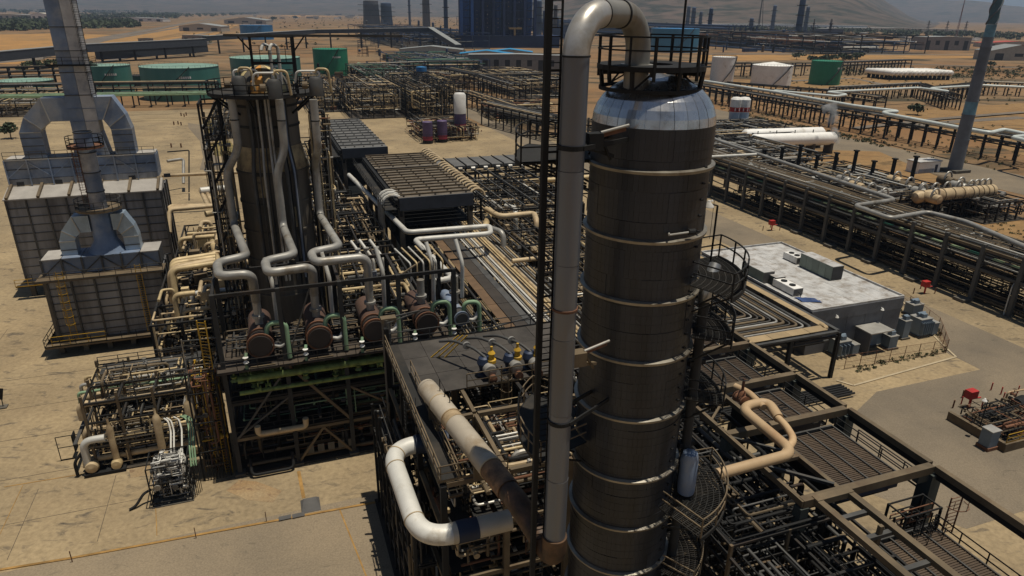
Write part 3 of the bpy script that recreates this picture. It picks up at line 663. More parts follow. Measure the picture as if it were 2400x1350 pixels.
vl.add('band', MB().tube([left[0]-e*.03, left[0]+e*.01], r_+.02, 28), SEAMM, smooth=True)
zs = [zb, 34.4, 30.6, 27.3, 23.6, 20.1, 16.7]
DOWN = mat('downcomer_cladding', (.15, .17, .205), .36, .4, .15, .5, (.17, .15, .13), .4, .5, streak=True)
for i, (z1, z0) in enumerate(zip(zs[:-1], zs[1:])):
    vl.add('cladding_section', MB().tube([(PL.x, PL.y, z0+.02), (PL.x, PL.y, z1)], r_+(.012 if i % 2 else 0), 32), DOWN, smooth=True)
vl.add('band', MB().lathe([(r_+.02, zb-.04), (r_+.035, zb-.04), (r_+.035, zb+.03), (r_+.02, zb+.03)], (PL.x, PL.y, 0), 28), SEAMM, smooth=True)
zz = V(1320, 722, 26).z
vl.add('rusty_joint', MB().lathe([(r_, zz-.06), (r_+.05, zz-.05), (r_+.05, zz+.05), (r_, zz+.06)], (PL.x, PL.y, 0), 28), RUST, smooth=True)
for zz in (35.3, 23.2):              # arms that hold the line to the column
    d = Vector((CU-PL.x, CV-PL.y, 0)).normalized(); s_ = Vector((-d.y, d.x, 0))
    for sg in (-1, 1): vl.beam('support_arm', Vector((PL.x, PL.y, zz))+s_*.55*sg, Vector((CU, CV, zz))-d*2.55+s_*.5*sg, .08, STEELB, .18)
    vl.add('clamp', MB().lathe([(r_+.02, zz-.09), (r_+.06, zz-.09), (r_+.06, zz+.09), (r_+.02, zz+.09)], (PL.x, PL.y, 0), 24), STEELB)
# rusty elbow and big beige pipe lying over the near deck
ZD = 15.0
BP0 = A(1003, 912, ZD+1.5); BP1 = A(1192, 1150, ZD+1.5)
bd = (BP1-BP0).normalized()
bp = T('vapour_header', 'long fat beige pipe slanting across the near deck into a rusty elbow', 'pipe', (BP0.x, BP0.y, ZD))
L = (BP1-BP0).length; cuts = [0, .17, .34, .40, .82, 1.0]; BEIGE1 = mat('pale_beige_cladding', (.50, .43, .33), .5, .15, .15, .5, (.34, .25, .15), .35, .45)
for i in range(5):
    a, c = BP0+bd*L*cuts[i], BP0+bd*L*cuts[i+1]
    bp.add('cladding_section', MB().tube([a+bd*.02, c], .66+(.015 if i % 2 else 0), 28), (BEIGE1, BEIGE1, PIPEB, BEIGE1, RUSTP)[i], smooth=True, label='rust streaked last section' if i == 4 else None)
    if i: bp.add('band', MB().tube([a-bd*.05, a+bd*.04], .70, 28), PIPEB, smooth=True)
bp.add('end_cap', MB().lathe([(.665, -.0), (.64, -.25), (.45, -.42), (0, -.5)], (0, 0, 0), 24), BEIGE1, smooth=True)
ec = bp.o.children[-1]; ec.data.transform(Matrix.Translation(bp.b)); ec.location = BP0-bp.b
ec.rotation_euler = (-bd).to_track_quat('-Z', 'Y').to_euler(); ec.rotation_euler = bd.to_track_quat('Z', 'Y').to_euler()
E1 = Vector((PL.x, PL.y, 16.7)); E2 = Vector((PL.x, PL.y, 15.6))
mid = BP1+bd*1.1
el = fil([BP1, BP1+bd*1.0, Vector((PL.x, PL.y, 15.3)), E1], 1.3, 10)
bp.add('elbow', MB().tube(el, [.60]*len(el), 28), mat('rusty_elbow', (.13, .066, .030), .6, .1, .5, 1.2, (.03, .022, .016), .6, 1.0), smooth=True)
for sgn in (.12, .72):
    q = BP0+bd*L*sgn; bp.box('saddle', q.x-.5, q.x+.5, q.y-.12, q.y+.12, ZD+.02, ZD+.95, STEELT)
b = MB()
for q, hh in ((.13, .9), (.2, .6), (.27, .7)):
    p = BP0+bd*L*q+Vector((.25, 0, .6)); b.tube([p, p+Vector((0, 0, hh))], .035, 6)
bp.add('instrument_nozzle', b, STEELB)
# white looping pipe
c1 = [A(1040, 1040, 13.2), A(962, 1050, 13.0), A(925, 1080, 12.6), A(975, 1225, 10.6), A(1000, 1268, 10.4), A(1052, 1258, 10.4), A(1192, 1222, 10.6)]
c1 = [A(1050, 1030, 13.6), A(912, 1052, 13.6), A(988, 1268, 13.0), A(1195, 1218, 13.0)]
wp = T('looping_white_pipe', 'thick white pipe looping out at the left side of the near deck', 'pipe', c1[1])
pth = fil(c1, 1.9, 14); n_ = len(pth)
i1 = next(i for i, p in enumerate(pth) if i > 0); 
wp.add('pipe_run', MB().tube(pth[1:-1], .575, 28), PIPEW, smooth=True)
wp.add('blue_sleeve', MB().tube([c1[0], pth[1]+(pth[1]-c1[0]).normalized()*.25], .63, 28), DBLUE, smooth=True)
d = (c1[3]-c1[2]).normalized(); q = pth[-2]
wp.add('blue_sleeve', MB().tube([q+d*.1, q+d*1.3], .63, 28), DBLUE, smooth=True)
wp.add('pipe_run', MB().tube([q-d*.2, c1[3]], .60, 28), mat('cream_pipe_cladding', (.50, .44, .34), .5, .1, .15), smooth=True)
for i in (9, 15, 17): 
    if i < n_-2: d2 = (pth[i+1]-pth[i-1]).normalized(); wp.add('band', MB().tube([pth[i]-d2*.03, pth[i]+d2*.03], .615, 28), PIPEB, smooth=True)
# ladder tower left of the vapour line
LX = V(1316, 300, 26.4)
lt = T('ladder_mast', 'tall black ladder mast standing just left of the big vertical pipe', 'ladder', (LX.x-.62, LX.y, 0))
lt.box('post', LX.x-.78, LX.x-.55, LX.y-.1, LX.y+.12, 0, 42.2, STEELB)
ladder(lt, (LX.x-.30, LX.y+.1), 0, 41.8, (1, 0), STEELB, .42)
for k in range(13): lt.box('tie', LX.x-.5, LX.x-.1, LX.y-.03, LX.y+.03, 2+3*k, 2.08+3*k, STEELB)
# side platforms and their pipes
def cen(a, r): return (CU+r*math.cos(R(a)), CV+r*math.sin(R(a)))
disc_platform('side_platform', 'upper curved black grating platform on the column right flank, beside the substation roof', 28.9, (CU, CV), CR+.1, CR+2.1, -66, 6, GRATE, 16, lattice=True)
disc_platform('side_platform', 'curved black platform on the right flank, second one down', 26.0, (CU, CV), CR+.1, CR+1.9, -46, 4, GRATE, 12, lattice=True)
disc_platform('side_platform', 'wide curved grating platform low on the right flank beside the orange pipe', 16.9, (CU, CV), CR+.1, CR+2.7, -74, -4, GRATE, 14, lattice=True, rm=STEELT)
disc_platform('side_platform', 'curved platform low on the left flank behind the big vertical pipe, over the dark deck', 20.4, (CU, CV), CR+.1, CR+3.0, 128, 196, GRATE, 12, rm=STEELT)
disc_platform('side_platform', 'upper left curved platform with rounded railing beside the ladder mast', 34.2, (CU, CV), CR+.1, CR+3.3, 132, 176, GRATE, 12)
disc_platform('side_platform', 'lowest curved platform at the bottom edge right of the column foot', 12.4, (CU, CV), CR+.1, CR+2.0, -60, 0, GRATE, 14, lattice=True, rm=STEELT)
disc_platform('side_platform', 'third curved platform on the right flank, level with the nearest tan beams', 22.5, (CU, CV), CR+.1, CR+1.9, -40, 10, GRATE, 12, lattice=True)
dc = T('downcomer_pipe', 'slim dark vertical pipe with a shiny elbow on the right flank of the column', 'pipe', (*cen(-38, CR+.55), 8))
q = cen(-30, CR+.45); q2 = cen(-20, CR+.1); o1 = cen(-24, CR+1.25)
dc.add('riser', MB().tube([(q[0], q[1], 3), (q[0], q[1], 27.7)], .24, 18), FIREP, smooth=True)
dc.add('shiny_elbow', MB().tube(fil([(q[0], q[1], 27.6), (q[0], q[1], 28.1), (q[0]+.75, q[1]+.5, 29.1)], .4, 6), .30, 20), ALU, smooth=True)
for zz in (24.2, 19.5, 15.2): dc.box('bracket', q[0]-.45, q[0]+.45, q[1]-.12, q[1]+.3, zz, zz+.25, STEELB)
sv = T('small_vessel', 'small upright vessel with grey and blue sides on the low right platform', 'vessel', (*cen(-40, CR+.7), 16.9)); q = cen(-40, CR+.7)
sv.add('body', MB().lathe([(0, 17.0), (.42, 17.1), (.45, 17.3), (.45, 19.2), (.36, 19.5), (0, 19.6)], (*q, 0), 18), BLUEW, smooth=True); sv.add('leg', MB().tube([(*q, 16.6), (*q, 17.1)], .3, 8), STEELB)
ip = T('instrument_nozzle_stub', 'bright thin pipe stub sticking out of the dark column below the second ring', 'pipe', (*cen(-88, CR), 31.4)); q = cen(-100, CR+.3); q2 = cen(-75, CR+.25)
ip.add('pipe', MB().tube([(q[0], q[1], 31.5), (q2[0], q2[1], 31.5)], .045, 8).tube([(q[0], q[1], 31.5), (*cen(-97, CR-.1), 31.5)], .045, 8), PIPEG); ip.add('valve', MB().lathe([(0, -.2), (.13, -.15), (.13, .15), (0, .2)], (q2[0]-.1, q2[1], 31.5), 10, axis='u'), STEELB)
for zz, sg in ((35.0, 1), (22.6, 1)):
    q = V(1388 if zz > 30 else 1352, 320 if zz > 30 else 830, 26.4); br = T('guide_bracket', 'rusty guide bracket between big pipe and column, %s' % ('upper one near the dome' if zz > 30 else 'lower one with tan arms'), 'bracket', q)
    br.box('plate', q.x-.25, q.x+.35, q.y-.3, q.y+.2, q.z-.5, q.z+.15, STEELT if zz < 30 else STEELB)
    br.beam('arm', q+Vector((.2, 0, 0)), q+Vector((1.5, .2, .2)), .16, RUST); br.beam('arm', q+Vector((.1, 0, -.5)), q+Vector((1.2, .5, -.9)), .14, STEELT if zz < 30 else STEELB)
    br.beam('brace', q+Vector((.4, 0, -.1)), q+Vector((1.0, .3, -1.0)), .09, STEELT if zz < 30 else STEELB); br.rod('snubber', q+Vector((.3, -.1, .15)), q+Vector((1.6, .1, .35)), .06, PIPEG)
# lamps
def lamp(p, h, label, grp='floodlight lamps on poles', m=STEELB):
    t = T('lamp_post', label, 'lamp', p, grp); p = Vector(p)
    t.rod('pole', p, p+Vector((0, 0, h)), .05, m); q = p+Vector((0, 0, h)); t.rod('arm', q, q+Vector((-.45, 0, .12)), .035, m)
    t.add('lamp_shade', MB().lathe([(0, .20), (.07, .19), (.11, .08), (.24, -.06), (.25, -.12), (0, -.12)], q+Vector((-.5, 0, .1)), 16), WHITE, smooth=True); return t
q = V(1592, 160, 30.5); lamp((q.x, q.y, 38.07), 2.5, 'tall black lamp pole with white shade on the top platform of the column')
q = V(1672, 560, 30.8); lamp((q.x, q.y, 28.9), 2.9, 'lamp pole with pale shade on the upper right side platform')
# ------------------------------------------------------------------ left tower with its platform, risers and looping pipes
TC = V(641, 400, 72.0); TU, TV = TC.x, TC.y
TSH = mat('old_tower_shell', (.14, .12, .092), .7, .15, .3, .35, (.035, .03, .024), .5, .3, streak=True, bump=.1)
TPAT = mat('patchy_insulation', (.46, .35, .19), .85, 0, .35, .5, (.09, .07, .05), .5, .6)
t = T('fractionator_tower', 'old brown tower with a patchy dome, standing behind the row of heat exchangers', 'column', (TU, TV, 0))
r1, r2 = 3.1, 3.6
t.add('lower_shell', MB().lathe([(r2, 0), (r2, 24.6)], (TU, TV, 0), 36), TSH, smooth=True)
t.add('cone', MB().lathe([(r2, 24.6), (r1+.05, 27.0)], (TU, TV, 0), 36), TPAT, smooth=True)
t.add('upper_shell', MB().lathe([(r1, 27.0), (r1, 32.2)], (TU, TV, 0), 36), TSH, smooth=True)
for i in range(12):                                          # dome built of gores, several without their cladding
    a = 2*PI/12*i; rr = 2.55+rng.uniform(-.03, .03); b = MB(); pr = [(rr*math.cos(x), 32.3+2.5*math.sin(x)) for x in [PI/2*k/8 for k in range(9)]]
    b.lathe(pr, (TU, TV, 0), 3, a+.012, a+2*PI/12-.012); t.add('dome_gore', b, [TPAT, mat('orange_primer', (.52, .24, .05), .8, 0, .3), TSH, mat('yellowish_cladding', (.58, .46, .22), .7, 0, .25)][(i*3+1) % 4], smooth=True)
t.add('dome_liner', MB().lathe([(2.5*math.cos(x), 32.28+2.45*math.sin(x)) for x in [PI/2*k/8 for k in range(9)]], (TU, TV, 0), 36), TSH, smooth=True)
for zz in (31.0, 29.0, 24.4, 21.2, 18.2, 15.0, 11.0):
    rr = r1 if zz > 25 else r2; t.add('stiffening_ring', MB().lathe([(rr, zz-.12), (rr+.10, zz-.1), (rr+.10, zz+.1), (rr, zz+.12)], (TU, TV, 0), 36), FIREP if zz > 25 else TSH)
for i in range(9):                                           # mismatched cladding patches on the cone and lower shell
    a = R(-150+i*26); zz = rng.choice([22.0, 23.2, 25.0, 18.6]); rr = r2+.03; 
    if zz < 24: t.add('cladding_patch', MB().lathe([(rr, zz-.0), (rr, zz+2.2)], (TU, TV, 0), 4, a, a+.32), TPAT if i % 2 else TSH, smooth=True)
tp = T('tower_platform', 'round black platform ringing the head of the old brown tower', 'platform', (TU, TV, 32.2)); PR = 5.4
tp.add('deck', MB().lathe([(2.7, 32.0), (PR, 32.0), (PR, 32.2), (2.7, 32.2), (2.7, 32.0)], (TU, TV, 0), 32), GRATE)
ring = [(TU+PR*math.cos(2*PI*i/24), TV+PR*math.sin(2*PI*i/24)) for i in range(24)]
railing(tp, ring, 32.2, STEELB, 1.1, closed=True, r=.04, step=1.5)
for i in range(10): a = 2*PI*i/10; tp.beam('bracket', (TU+r1*math.cos(a), TV+r1*math.sin(a), 30.2), (TU+PR*.97*math.cos(a), TV+PR*.97*math.sin(a), 32.0), .18, STEELB)
dv = T('davit_frame', 'black steel hoist frame with a pipe rail standing over the old tower head', 'frame', (TU, TV, 32.2))
qa, qb = V(598, 200, 70), V(698, 215, 70)
for q in (qa, qb):
    for dd in (0, 2.0): dv.box('post', q.x-.13, q.x+.13, q.y-.13+dd, q.y+.13+dd, 32.2, 37.6, STEELB)
    dv.beam('brace', (q.x, q.y, 36.2), (q.x-1.1 if q is qa else q.x+1.1, q.y, 37.6), .14, STEELB)
dv.beam('hoist_rail', (qa.x-2.3, qa.y-.2, 37.65), (qb.x+10.5, qb.y-1.1, 37.65), .2, STEELG, .24)
dv.beam('beam', (qa.x, qa.y+2, 37.5), (qb.x, qb.y+2, 37.5), .2, STEELB)
dv.box('upper_deck', qa.x+.1, qb.x-.1, qa.y-.2, qb.y+2.2, 34.95, 35.1, STEELB)
railing(dv, [(qa.x, qa.y-.2), (qb.x, qb.y-.2)], 35.1, STEELB, 1.6, step=.8)
for i, px in enumerate((636, 655)):
    q = V(px, 150, 70.5); dv.pipe('vent_pipe', [(q.x, q.y, 33), (q.x, q.y, 36.6), (q.x-.6 if i == 0 else q.x-.6, q.y-.5, 36.9), (q.x-.8, q.y-.7, 36.3)], .16, PIPEW, .35)
for i, px in enumerate((563, 645, 742)):
    q = V(px, 215, (69, 66.2, 69)[i]); ve = T('relief_drum', 'small grey drum with white bent pipe on the tower platform, %s' % ('left of the dome', 'in front of the dome', 'right of the dome')[i], 'drum', (q.x, q.y, 32.2), 'drums on the tower platform')
    ve.add('body', MB().lathe([(0, 32.2), (.68, 32.2), (.68, 33.7), (.5, 33.95), (0, 34.0)], (q.x, q.y, 0), 18), STEELG, smooth=True)
    dx = (1, -1, -1)[i]; ve.pipe('bent_pipe', [(q.x-.4*dx, q.y, 33.8), (q.x-.4*dx, q.y, 34.5), (q.x+1.7*dx, q.y+.2, 34.5), (q.x+1.9*dx, q.y+.6, 33.4)], .11, PIPEW, .4)
    ve.pipe('bent_pipe', [(q.x, q.y, 34.3), (q.x+.2, q.y, 34.7), (q.x+1.2, q.y-.4, 34.7), (q.x+1.4, q.y-.3, 32.5)], .12, PIPEY, .4)
    ve.add('flange', MB().lathe([(0, -1.3), (.35, -1.3), (.35, -.8), (0, -.8)], (q.x, q.y, 33.2), 12, axis='u'), STEELT)
def big_riser(label, pts, r=.5, grp='looping risers from the old tower to the exchangers'):
    t = T('riser_pipe', label, 'pipe', pts[-1], grp); P = fil(pts, r*2.3, 8)
    t.add('pipe_run', MB().tube(P, r, 18), PIPEG, smooth=True)
    a = Vector(pts[0]); z = a.z-2
    while z > Vector(pts[1]).z+.5: t.add('band', MB().lathe([(r+.01, z-.06), (r+.05, z-.06), (r+.05, z+.06), (r+.01, z+.06)], (a.x, a.y, 0), 16), FIREP); z -= 3.1
    return t
EXV = 57.4; ZE = 18.2
exu = []
for px, py in ((606, 700), (727, 690), (840, 672), (945, 655), (1018, 650)): exu.append(A(px, py, 13.2).x)
for i, (vx, dx1, dx2, lab) in enumerate(((548, 578, 508, 'left'), (658, 690, 622, 'middle'), (738, 795, 732, 'right'))):
    top_ = V(vx-1, 262, 67.5); zc_ = 19.3+.0
    j1 = V(vx+(0, -1, 8)[i], 408, 67.5-(0, .8, 0)[i]); low = A((549, 664, 750)[i], (528, 532, 505)[i], zc_)
    run = A((578, 690, 796)[i], (600, 597, 578)[i], zc_); back = A((508, 620, 728)[i], (616, 612, 592)[i], zc_); fr = A((514, 628, 738)[i], (648, 640, 615)[i], zc_)
    end = A((590, 702, 820)[i], (641, 628, 606)[i], zc_); eu = exu[i]
    pts = [(top_.x, top_.y, 32), (top_.x, top_.y, 27.2), (low.x, low.y, 24.8), (low.x, low.y, zc_), run, back, fr, (eu+.05, end.y, zc_), (eu+.05, EXV+2.2, 16.2)]
    big_riser('thick grey riser looping twice before dropping to an exchanger, %s one of three' % lab, pts, .39)
for i, (x0, x1) in enumerate(((585, 572), (612, 597), (632, 613), (640, 626), (668, 660), (706, 700), (716, 716))):
    q = V(x0, 330, 68.6-.2*abs(3-i)); q1 = A(x1+8, 596, 16) if i < 4 else None; d = (Vector((q.x, q.y, 0))-Vector((TU, TV, 0))).normalized()
    zt_ = 32; o = Vector((q.x, q.y, 0)); oo = Vector((TU, TV, 0))+d*(r2+.5)
    tt = T('small_riser', 'thin pipe climbing the old tower face, %s from the left' % NTH[i], 'pipe', (oo.x, oo.y, 12), 'thin pipes climbing the old tower')
    ii = Vector((TU, TV, 0))+d*(r1+.35)
    tt.add('pipe_run', MB().tube(fil([(ii.x, ii.y, zt_), (ii.x, ii.y, 27.2), (oo.x, oo.y, 24.5), (oo.x, oo.y, 13)], .5, 4), (.20, .13, .13, .13, .2, .14, .17)[i], 10), (STEELG, PIPEG, PIPEG, PIPEG, STEELG, BLUEW, FIREP)[i], smooth=True)
for i, x0 in enumerate((596, 606, 622, 676, 690, 700)):
    q = V(x0, 330, 68.8); d = (Vector((q.x, q.y, 0))-Vector((TU, TV, 0))).normalized(); oo = Vector((TU, TV, 0))+d*(r2+.28); ii = Vector((TU, TV, 0))+d*(r1+.22)
    tt = T('conduit_riser', 'very thin dark conduit on the old tower shell, %s from the left' % NTH[i], 'conduit', (oo.x, oo.y, 12), 'thin conduits on the old tower'); tt.add('pipe_run', MB().tube(fil([(ii.x, ii.y, 31.6), (ii.x, ii.y, 27.2), (oo.x, oo.y, 24.5), (oo.x, oo.y, 12)], .5, 3), .07, 7), (STEELB, STEELG, FIREP)[i % 3], smooth=True)
# stair and side piping beside the tower
c2 = T('tower_side_steelwork', 'dark tall steel stair frame crowded with small pipes left of the old tower', 'frame', (TU-5.5, TV-2, 0))
frame(c2, [TU-6.2, TU-4.4], [TV-2.5, TV+1.5], [4, 8, 12, 16, 20, 24, 28, 31.5], .2, STEELB)
for z in range(2, 31, 3): c2.beam('stair_flight', (TU-6.1, TV-2.3, z), (TU-4.5, TV-2.3, z+2.6), .12, STEELB, .25)
clutter(c2, (TU-6.5, TV-3, 2), (TU-3.8, TV+1.5, 31), 26, [PIPEY, STEELG, PIPEG, STEELT], (.07, .15), 60, 3, valves=8)
c3 = T('tower_side_piping', 'dark steel ladder and tangled small pipes on the right side of the old tower', 'piping', (TU+5, TV, 0))
frame(c3, [TU+4.3, TU+5.6], [TV-1.5, TV+1], [6, 12, 18, 24, 30], .18, STEELB)
clutter(c3, (TU+3.9, TV-2, 3), (TU+6.2, TV+1.5, 31), 30, [PIPEY, STEELG, PIPEG, RUST, STEELT], (.06, .16), 60, 4, valves=10)
# ------------------------------------------------------------------ exchanger structure
u0 = A(565, 1110).x; bay = 5.17; us = [u0+bay*i for i in range(5)]; vs = [EXV, EXV+6.0]
ex = T('exchanger_structure', 'tall black steel structure carrying a row of brown heat exchangers, front left of centre', 'structure', (us[0], EXV, 0))
for i, u in enumerate(us):
    for v in vs:
        ex.box('post', u-.19, u+.19, v-.19, v+.19, .3, 18, FIREP if v == EXV else STEELB)  # lighter coat on the front row paints in the light it catches
        ex.box('footing', u-.45, u+.45, v-.45, v+.45, .03, .3, CONCP)
for z in (18, 11.0, 7.6, 3.9):
    for v in vs:
        for a, c in zip(us[:-1], us[1:]): ex.box('beam', a+.17, c-.17, v-.13, v+.13, z-.30, z, STEELT if z == 3.9 and v == EXV else STEEL)
    for u in us:
        ex.box('beam', u-.12, u+.12, vs[0]+.17, vs[1]-.17, z-.28, z-.02, STEEL)
for u, d_ in ((us[0], 1), (us[3], 1)):
    ex.beam('roof_brace', (u, vs[0], 17.8) if u == us[0] else (u, vs[0], 17.8), (u+bay*.98, vs[1] if u != us[0] else vs[0]+.4, 17.8), .12, STEELT)
ex.beam('brace', (us[1]+.1, EXV-.05, 10.6), (us[2]-.1, EXV-.05, 4.1), .26, STEELT); ex.beam('brace', (us[1]-.1, EXV-.05, 7.4), (us[0]+.1, EXV-.05, 3.9), .16, STEELG)
ex.beam('brace', (us[1]+.15, EXV-.05, 10.6), (us[0]+.3, EXV-.05, 3.9), .17, STEELG)
ex.beam('brace', ((us[1]+us[2])/2, EXV-.05, 3.6), (us[1]+.1, EXV-.05, .3), .22, STEELT); ex.beam('brace', ((us[1]+us[2])/2, EXV-.05, 3.6), (us[2]-.1, EXV-.05, .3), .22, STEELT)
ex.beam('brace', (us[2]+.1, EXV-.05, 7.5), (us[3]-.1, EXV-.05, 4), .2, STEELT); ex.beam('brace', (us[1], EXV-.05, 17.6), (us[1]+.7, EXV-.05, 11.2), .14, STEELB); ex.beam('brace', (us[1]+2.6, EXV-.05, 17.6), (us[1]+.2, EXV-.05, 11.2), .12, STEELG)
DK = mat('dark_deck_plate', (.055, .042, .030), .85, 0, .4, .7, (.11, .08, .05), .3, .5)
for i in range(8):
    a = us[0]-.5+i*(bay*4+1)/8; ex.box('deck_plate', a+.02, a+(bay*4+1)/8-.02, EXV-1.1, vs[1]+1.0, 11.02, 11.10+.006*(i % 2), DK)
for i in range(4): ex.box('grating_panel', us[i]+.2, us[i+1]-.2, vs[0]+.2, vs[1]-.2, 7.62, 7.66, GRATE)
ex.box('grating_panel', us[0]+.2, us[2]-.2, vs[0]+.2, vs[1]-.2, 3.95, 3.99, GRATE)
railing(ex, [(us[0]-.5, vs[1]+1), (us[0]-.5, EXV-1.1), (us[4]+.5, EXV-1.1), (us[4]+.5, vs[1]+1)], 11.1, STEEL)
railing(ex, [(us[0], EXV-.1), (us[4], EXV-.1)], 7.66, STEELB, name='railing'); railing(ex, [(us[0], EXV-.1), (us[2], EXV-.1)], 3.99, STEEL, name='railing')
ladder(ex, (us[0]-1.3, EXV+1.5), 7, 15.2, (0.6, -.3), YEL, .75, rail=.1); ladder(ex, (us[0]-1.0, EXV+.6), 0, 7.2, (1, 0), YEL, .6)
gp = PIPEGR; BSH = mat('brown_exchanger_shell', (.10, .055, .038), .75, 0, .3, .5, (.05, .035, .025), .4, .5); GRN = mat('mottled_green_pipe', (.20, .27, .07), .6, 0, .35, 1.2, (.06, .06, .02), .4, 1.5)
for i, u in enumerate(exu):
    r = 1.02 if i < 4 else .6; z = 13.0; h = T('heat_exchanger', 'brown heat exchanger drum with a pale green U pipe, %s in the row' % ('first from left', 'second from left', 'third from left', 'fourth from left', 'fifth')[i] if i < 4 else 'slim grey heat exchanger at the right end of the row', 'heat exchanger', (u, EXV, 11.1), 'row of heat exchangers')
    m_ = BSH if i < 4 else BLUEW
    h.add('shell', MB().lathe([(r, EXV+.9), (r, EXV+5.6), (r*.8, EXV+6.1), (0, EXV+6.3)], (u, 0, z), 24, axis='v'), m_, smooth=True)
    h.add('channel_head', MB().lathe([(0, EXV-.55), (r*.93, EXV-.55), (r*.97, EXV-.45), (r*.97, EXV+.70), (r, EXV+.72)], (u, 0, z), 24, axis='v'), mat('dark_exchanger_head', (.03, .022, .018), .8) if i < 4 else STEELG, smooth=True)
    for vv in (EXV-.4, EXV+.78): h.add('flange', MB().lathe([(r, vv-.09), (r+.14, vv-.09), (r+.14, vv+.09), (r, vv+.09)], (u, 0, z), 24, axis='v'), RUST if i < 4 else BLUEW)
    for vv in (EXV+1.3, EXV+4.6): h.box('saddle', u-r*.8, u+r*.8, vv-.15, vv+.15, 11.1, z-r*.55, FIREP)
    x = u+r+.25; zz = z+r*.5
    h.add('green_u_pipe', MB().tube(fil([(u+r*.55, EXV+.2, z+r*.5), (u+r*.75, EXV+.2, z+r+.75), (x+1.0, EXV+.0, z+r+.75), (x+1.0, EXV-.1, 11.3)], .62, 7), .21, 12), gp, smooth=True)
    h.add('return_pipe', MB().tube(fil([(u+r*.9, EXV+.2, z-.3), (x+.45, EXV-.1, z-.5), (x+.95, EXV+.1, z+.2)], .3, 5), .19, 10), PIPEW, smooth=True)
    h.add('inlet_nozzle', MB().tube([(u+.05, EXV+2.2, z+r-.1), (u+.05, EXV+2.2, 16.4)], .36, 14).lathe([(0, 14.6), (.55, 14.6), (.55, 14.85), (0, 14.85)], (u+.05, EXV+2.2, 0), 14), PIPEG, smooth=True)
    h.pipe('side_pipe', [(x+.3, EXV+3.5, 13.5), (x+.3, EXV+3.2, 17.2), (x-.1, EXV+4.2, 19.4)], .20, PIPEW, .5)
    h.pipe('drain_pipe', [(u-r-.2, EXV-.6, 12.6), (u-r-.3, EXV-.9, 12.2), (u-r-.3, EXV-.9, 11.2)], .14, gp, .3); h.add('valve', MB().lathe([(0, -.3), (.24, -.25), (.1, 0), (.24, .25), (0, .3)], (u-r-.3, EXV-.95, 12.1), 10), WHITE)
    h.beam('skid_beam', (u-r, EXV-.9, 11.3), (u+r, EXV-.9, 11.3), .12, STEELT)
for i, (px0, py0, px1, py1) in enumerate(((822, 565, 855, 610), (842, 562, 875, 608), (866, 562, 898, 605))):
    a, c = A(px0, py0, 19), A(px1, py1, 17.4); q = T('manifold_pipe', 'thin white slanting pipe above the third exchanger, %s of three' % ('left', 'middle', 'right')[i], 'pipe', c, 'three slanting pipes')
    q.add('pipe_run', MB().tube(fil([a, c, c-Vector((0, 0, 2.2))], .4, 5), .15, 12), PIPEW, smooth=True); q.add('valve', MB().lathe([(0, -.25), (.28, -.2), (.28, .2), (0, .25)], a*.5+c*.5, 10), PIPEG)
    q.add('lower_joint', MB().lathe([(0, -.5), (.26, -.5), (.26, .4), (0, .4)], c-Vector((0, 0, 1.6)), 12), BLUEW)
for i in range(6):
    a, c = A(925+i*16, 583-i*2, 18.4), A(962+i*15, 618-i*2, 18.0); q = solo('thin_pipe', MB().tube(fil([a, c, c-Vector((0, 0, 1.8))], .3, 4), .08, 8), PIPEY if i % 2 else PIPEW, 'thin pale pipe over the roof frame right of the fourth exchanger, %s from left' % NTH[i], 'pipe', c, 'thin pipes over the roof frame', True)
for z, v, r in ((9.9, EXV-.2, .34), (9.2, EXV+1.2, .30), (8.5, EXV-.1, .20), (8.95, EXV+2.6, .26)):
    ex.pipe('green_header', [(us[0]+1, v, z), (us[4]+1.4, v, z), (us[4]+1.6, v+1, z-3)], r, GRN, .8, 12)
rg = random.Random(9)
for i in range(46):
    x = rg.uniform(us[0]+.5, us[4]+.8); v = EXV+rg.uniform(-.4, 1.8); z = rg.choice([9.9, 9.2, 8.5])
    ex.add('green_valve', MB().lathe([(0, -.28), (.34, -.24), (.16, 0), (.34, .24), (0, .28)], (x, v, z+.25), 10, axis=rg.choice('uz')).tube([(x, v, z), (x, v, z+.9)], .07, 6), GRN)
ex.pipe('green_bend', [(us[4]-.3, EXV-.4, 9.9), (us[4]+1.5, EXV-.4, 9.9), (us[4]+1.5, EXV-.4, 7.2)], .42, GRN, .9, 14)
clutter(ex, (us[0], EXV+.1, 4.2), (us[4], vs[1]-.3, 8.2), 60, [STEELT, STEELG, FIREP, PIPEGR, STEELB], (.08, .2), 120, 11, valves=16)
clutter(ex, (us[0], EXV+.3, .4), (us[4], vs[1], 4), 55, [STEELT, STEELB, FIREP, RUST, STEELG], (.08, .24), 120, 12, valves=12)
clutter(ex, (us[0], EXV+1.5, 11.3), (us[4], vs[1], 12.6), 16, [STEELT, STEELB, STEELG], (.05, .12), 60, 13, valves=6)
lp = T('loop_pipe', 'beige pipe loop with upturned ends hanging on the front beam of the exchanger structure', 'pipe', A(655, 970, 4.4))
a, c = A(604, 968, 4.6), A(712, 955, 4.6); a.y = c.y = EXV-.55
lp.add('pipe_run', MB().tube(fil([a+Vector((0, 0, .55)), a-Vector((0, 0, .3)), c-Vector((0, 0, .3)), c+Vector((0, 0, .55))], .5, 6), .26, 16), PIPEB, smooth=True)
for i in range(5): ex.box('white_panel', us[1]+.9+i*.95, us[1]+1.5+i*.95, EXV-.1, EXV-.05, 1.0, 1.8, STEELG)
hoop = T('ground_pipe_loop', 'low black pipe loop standing on the concrete at the foot of the black structure', 'pipe', (us[0]+1.2, EXV-1, 0))
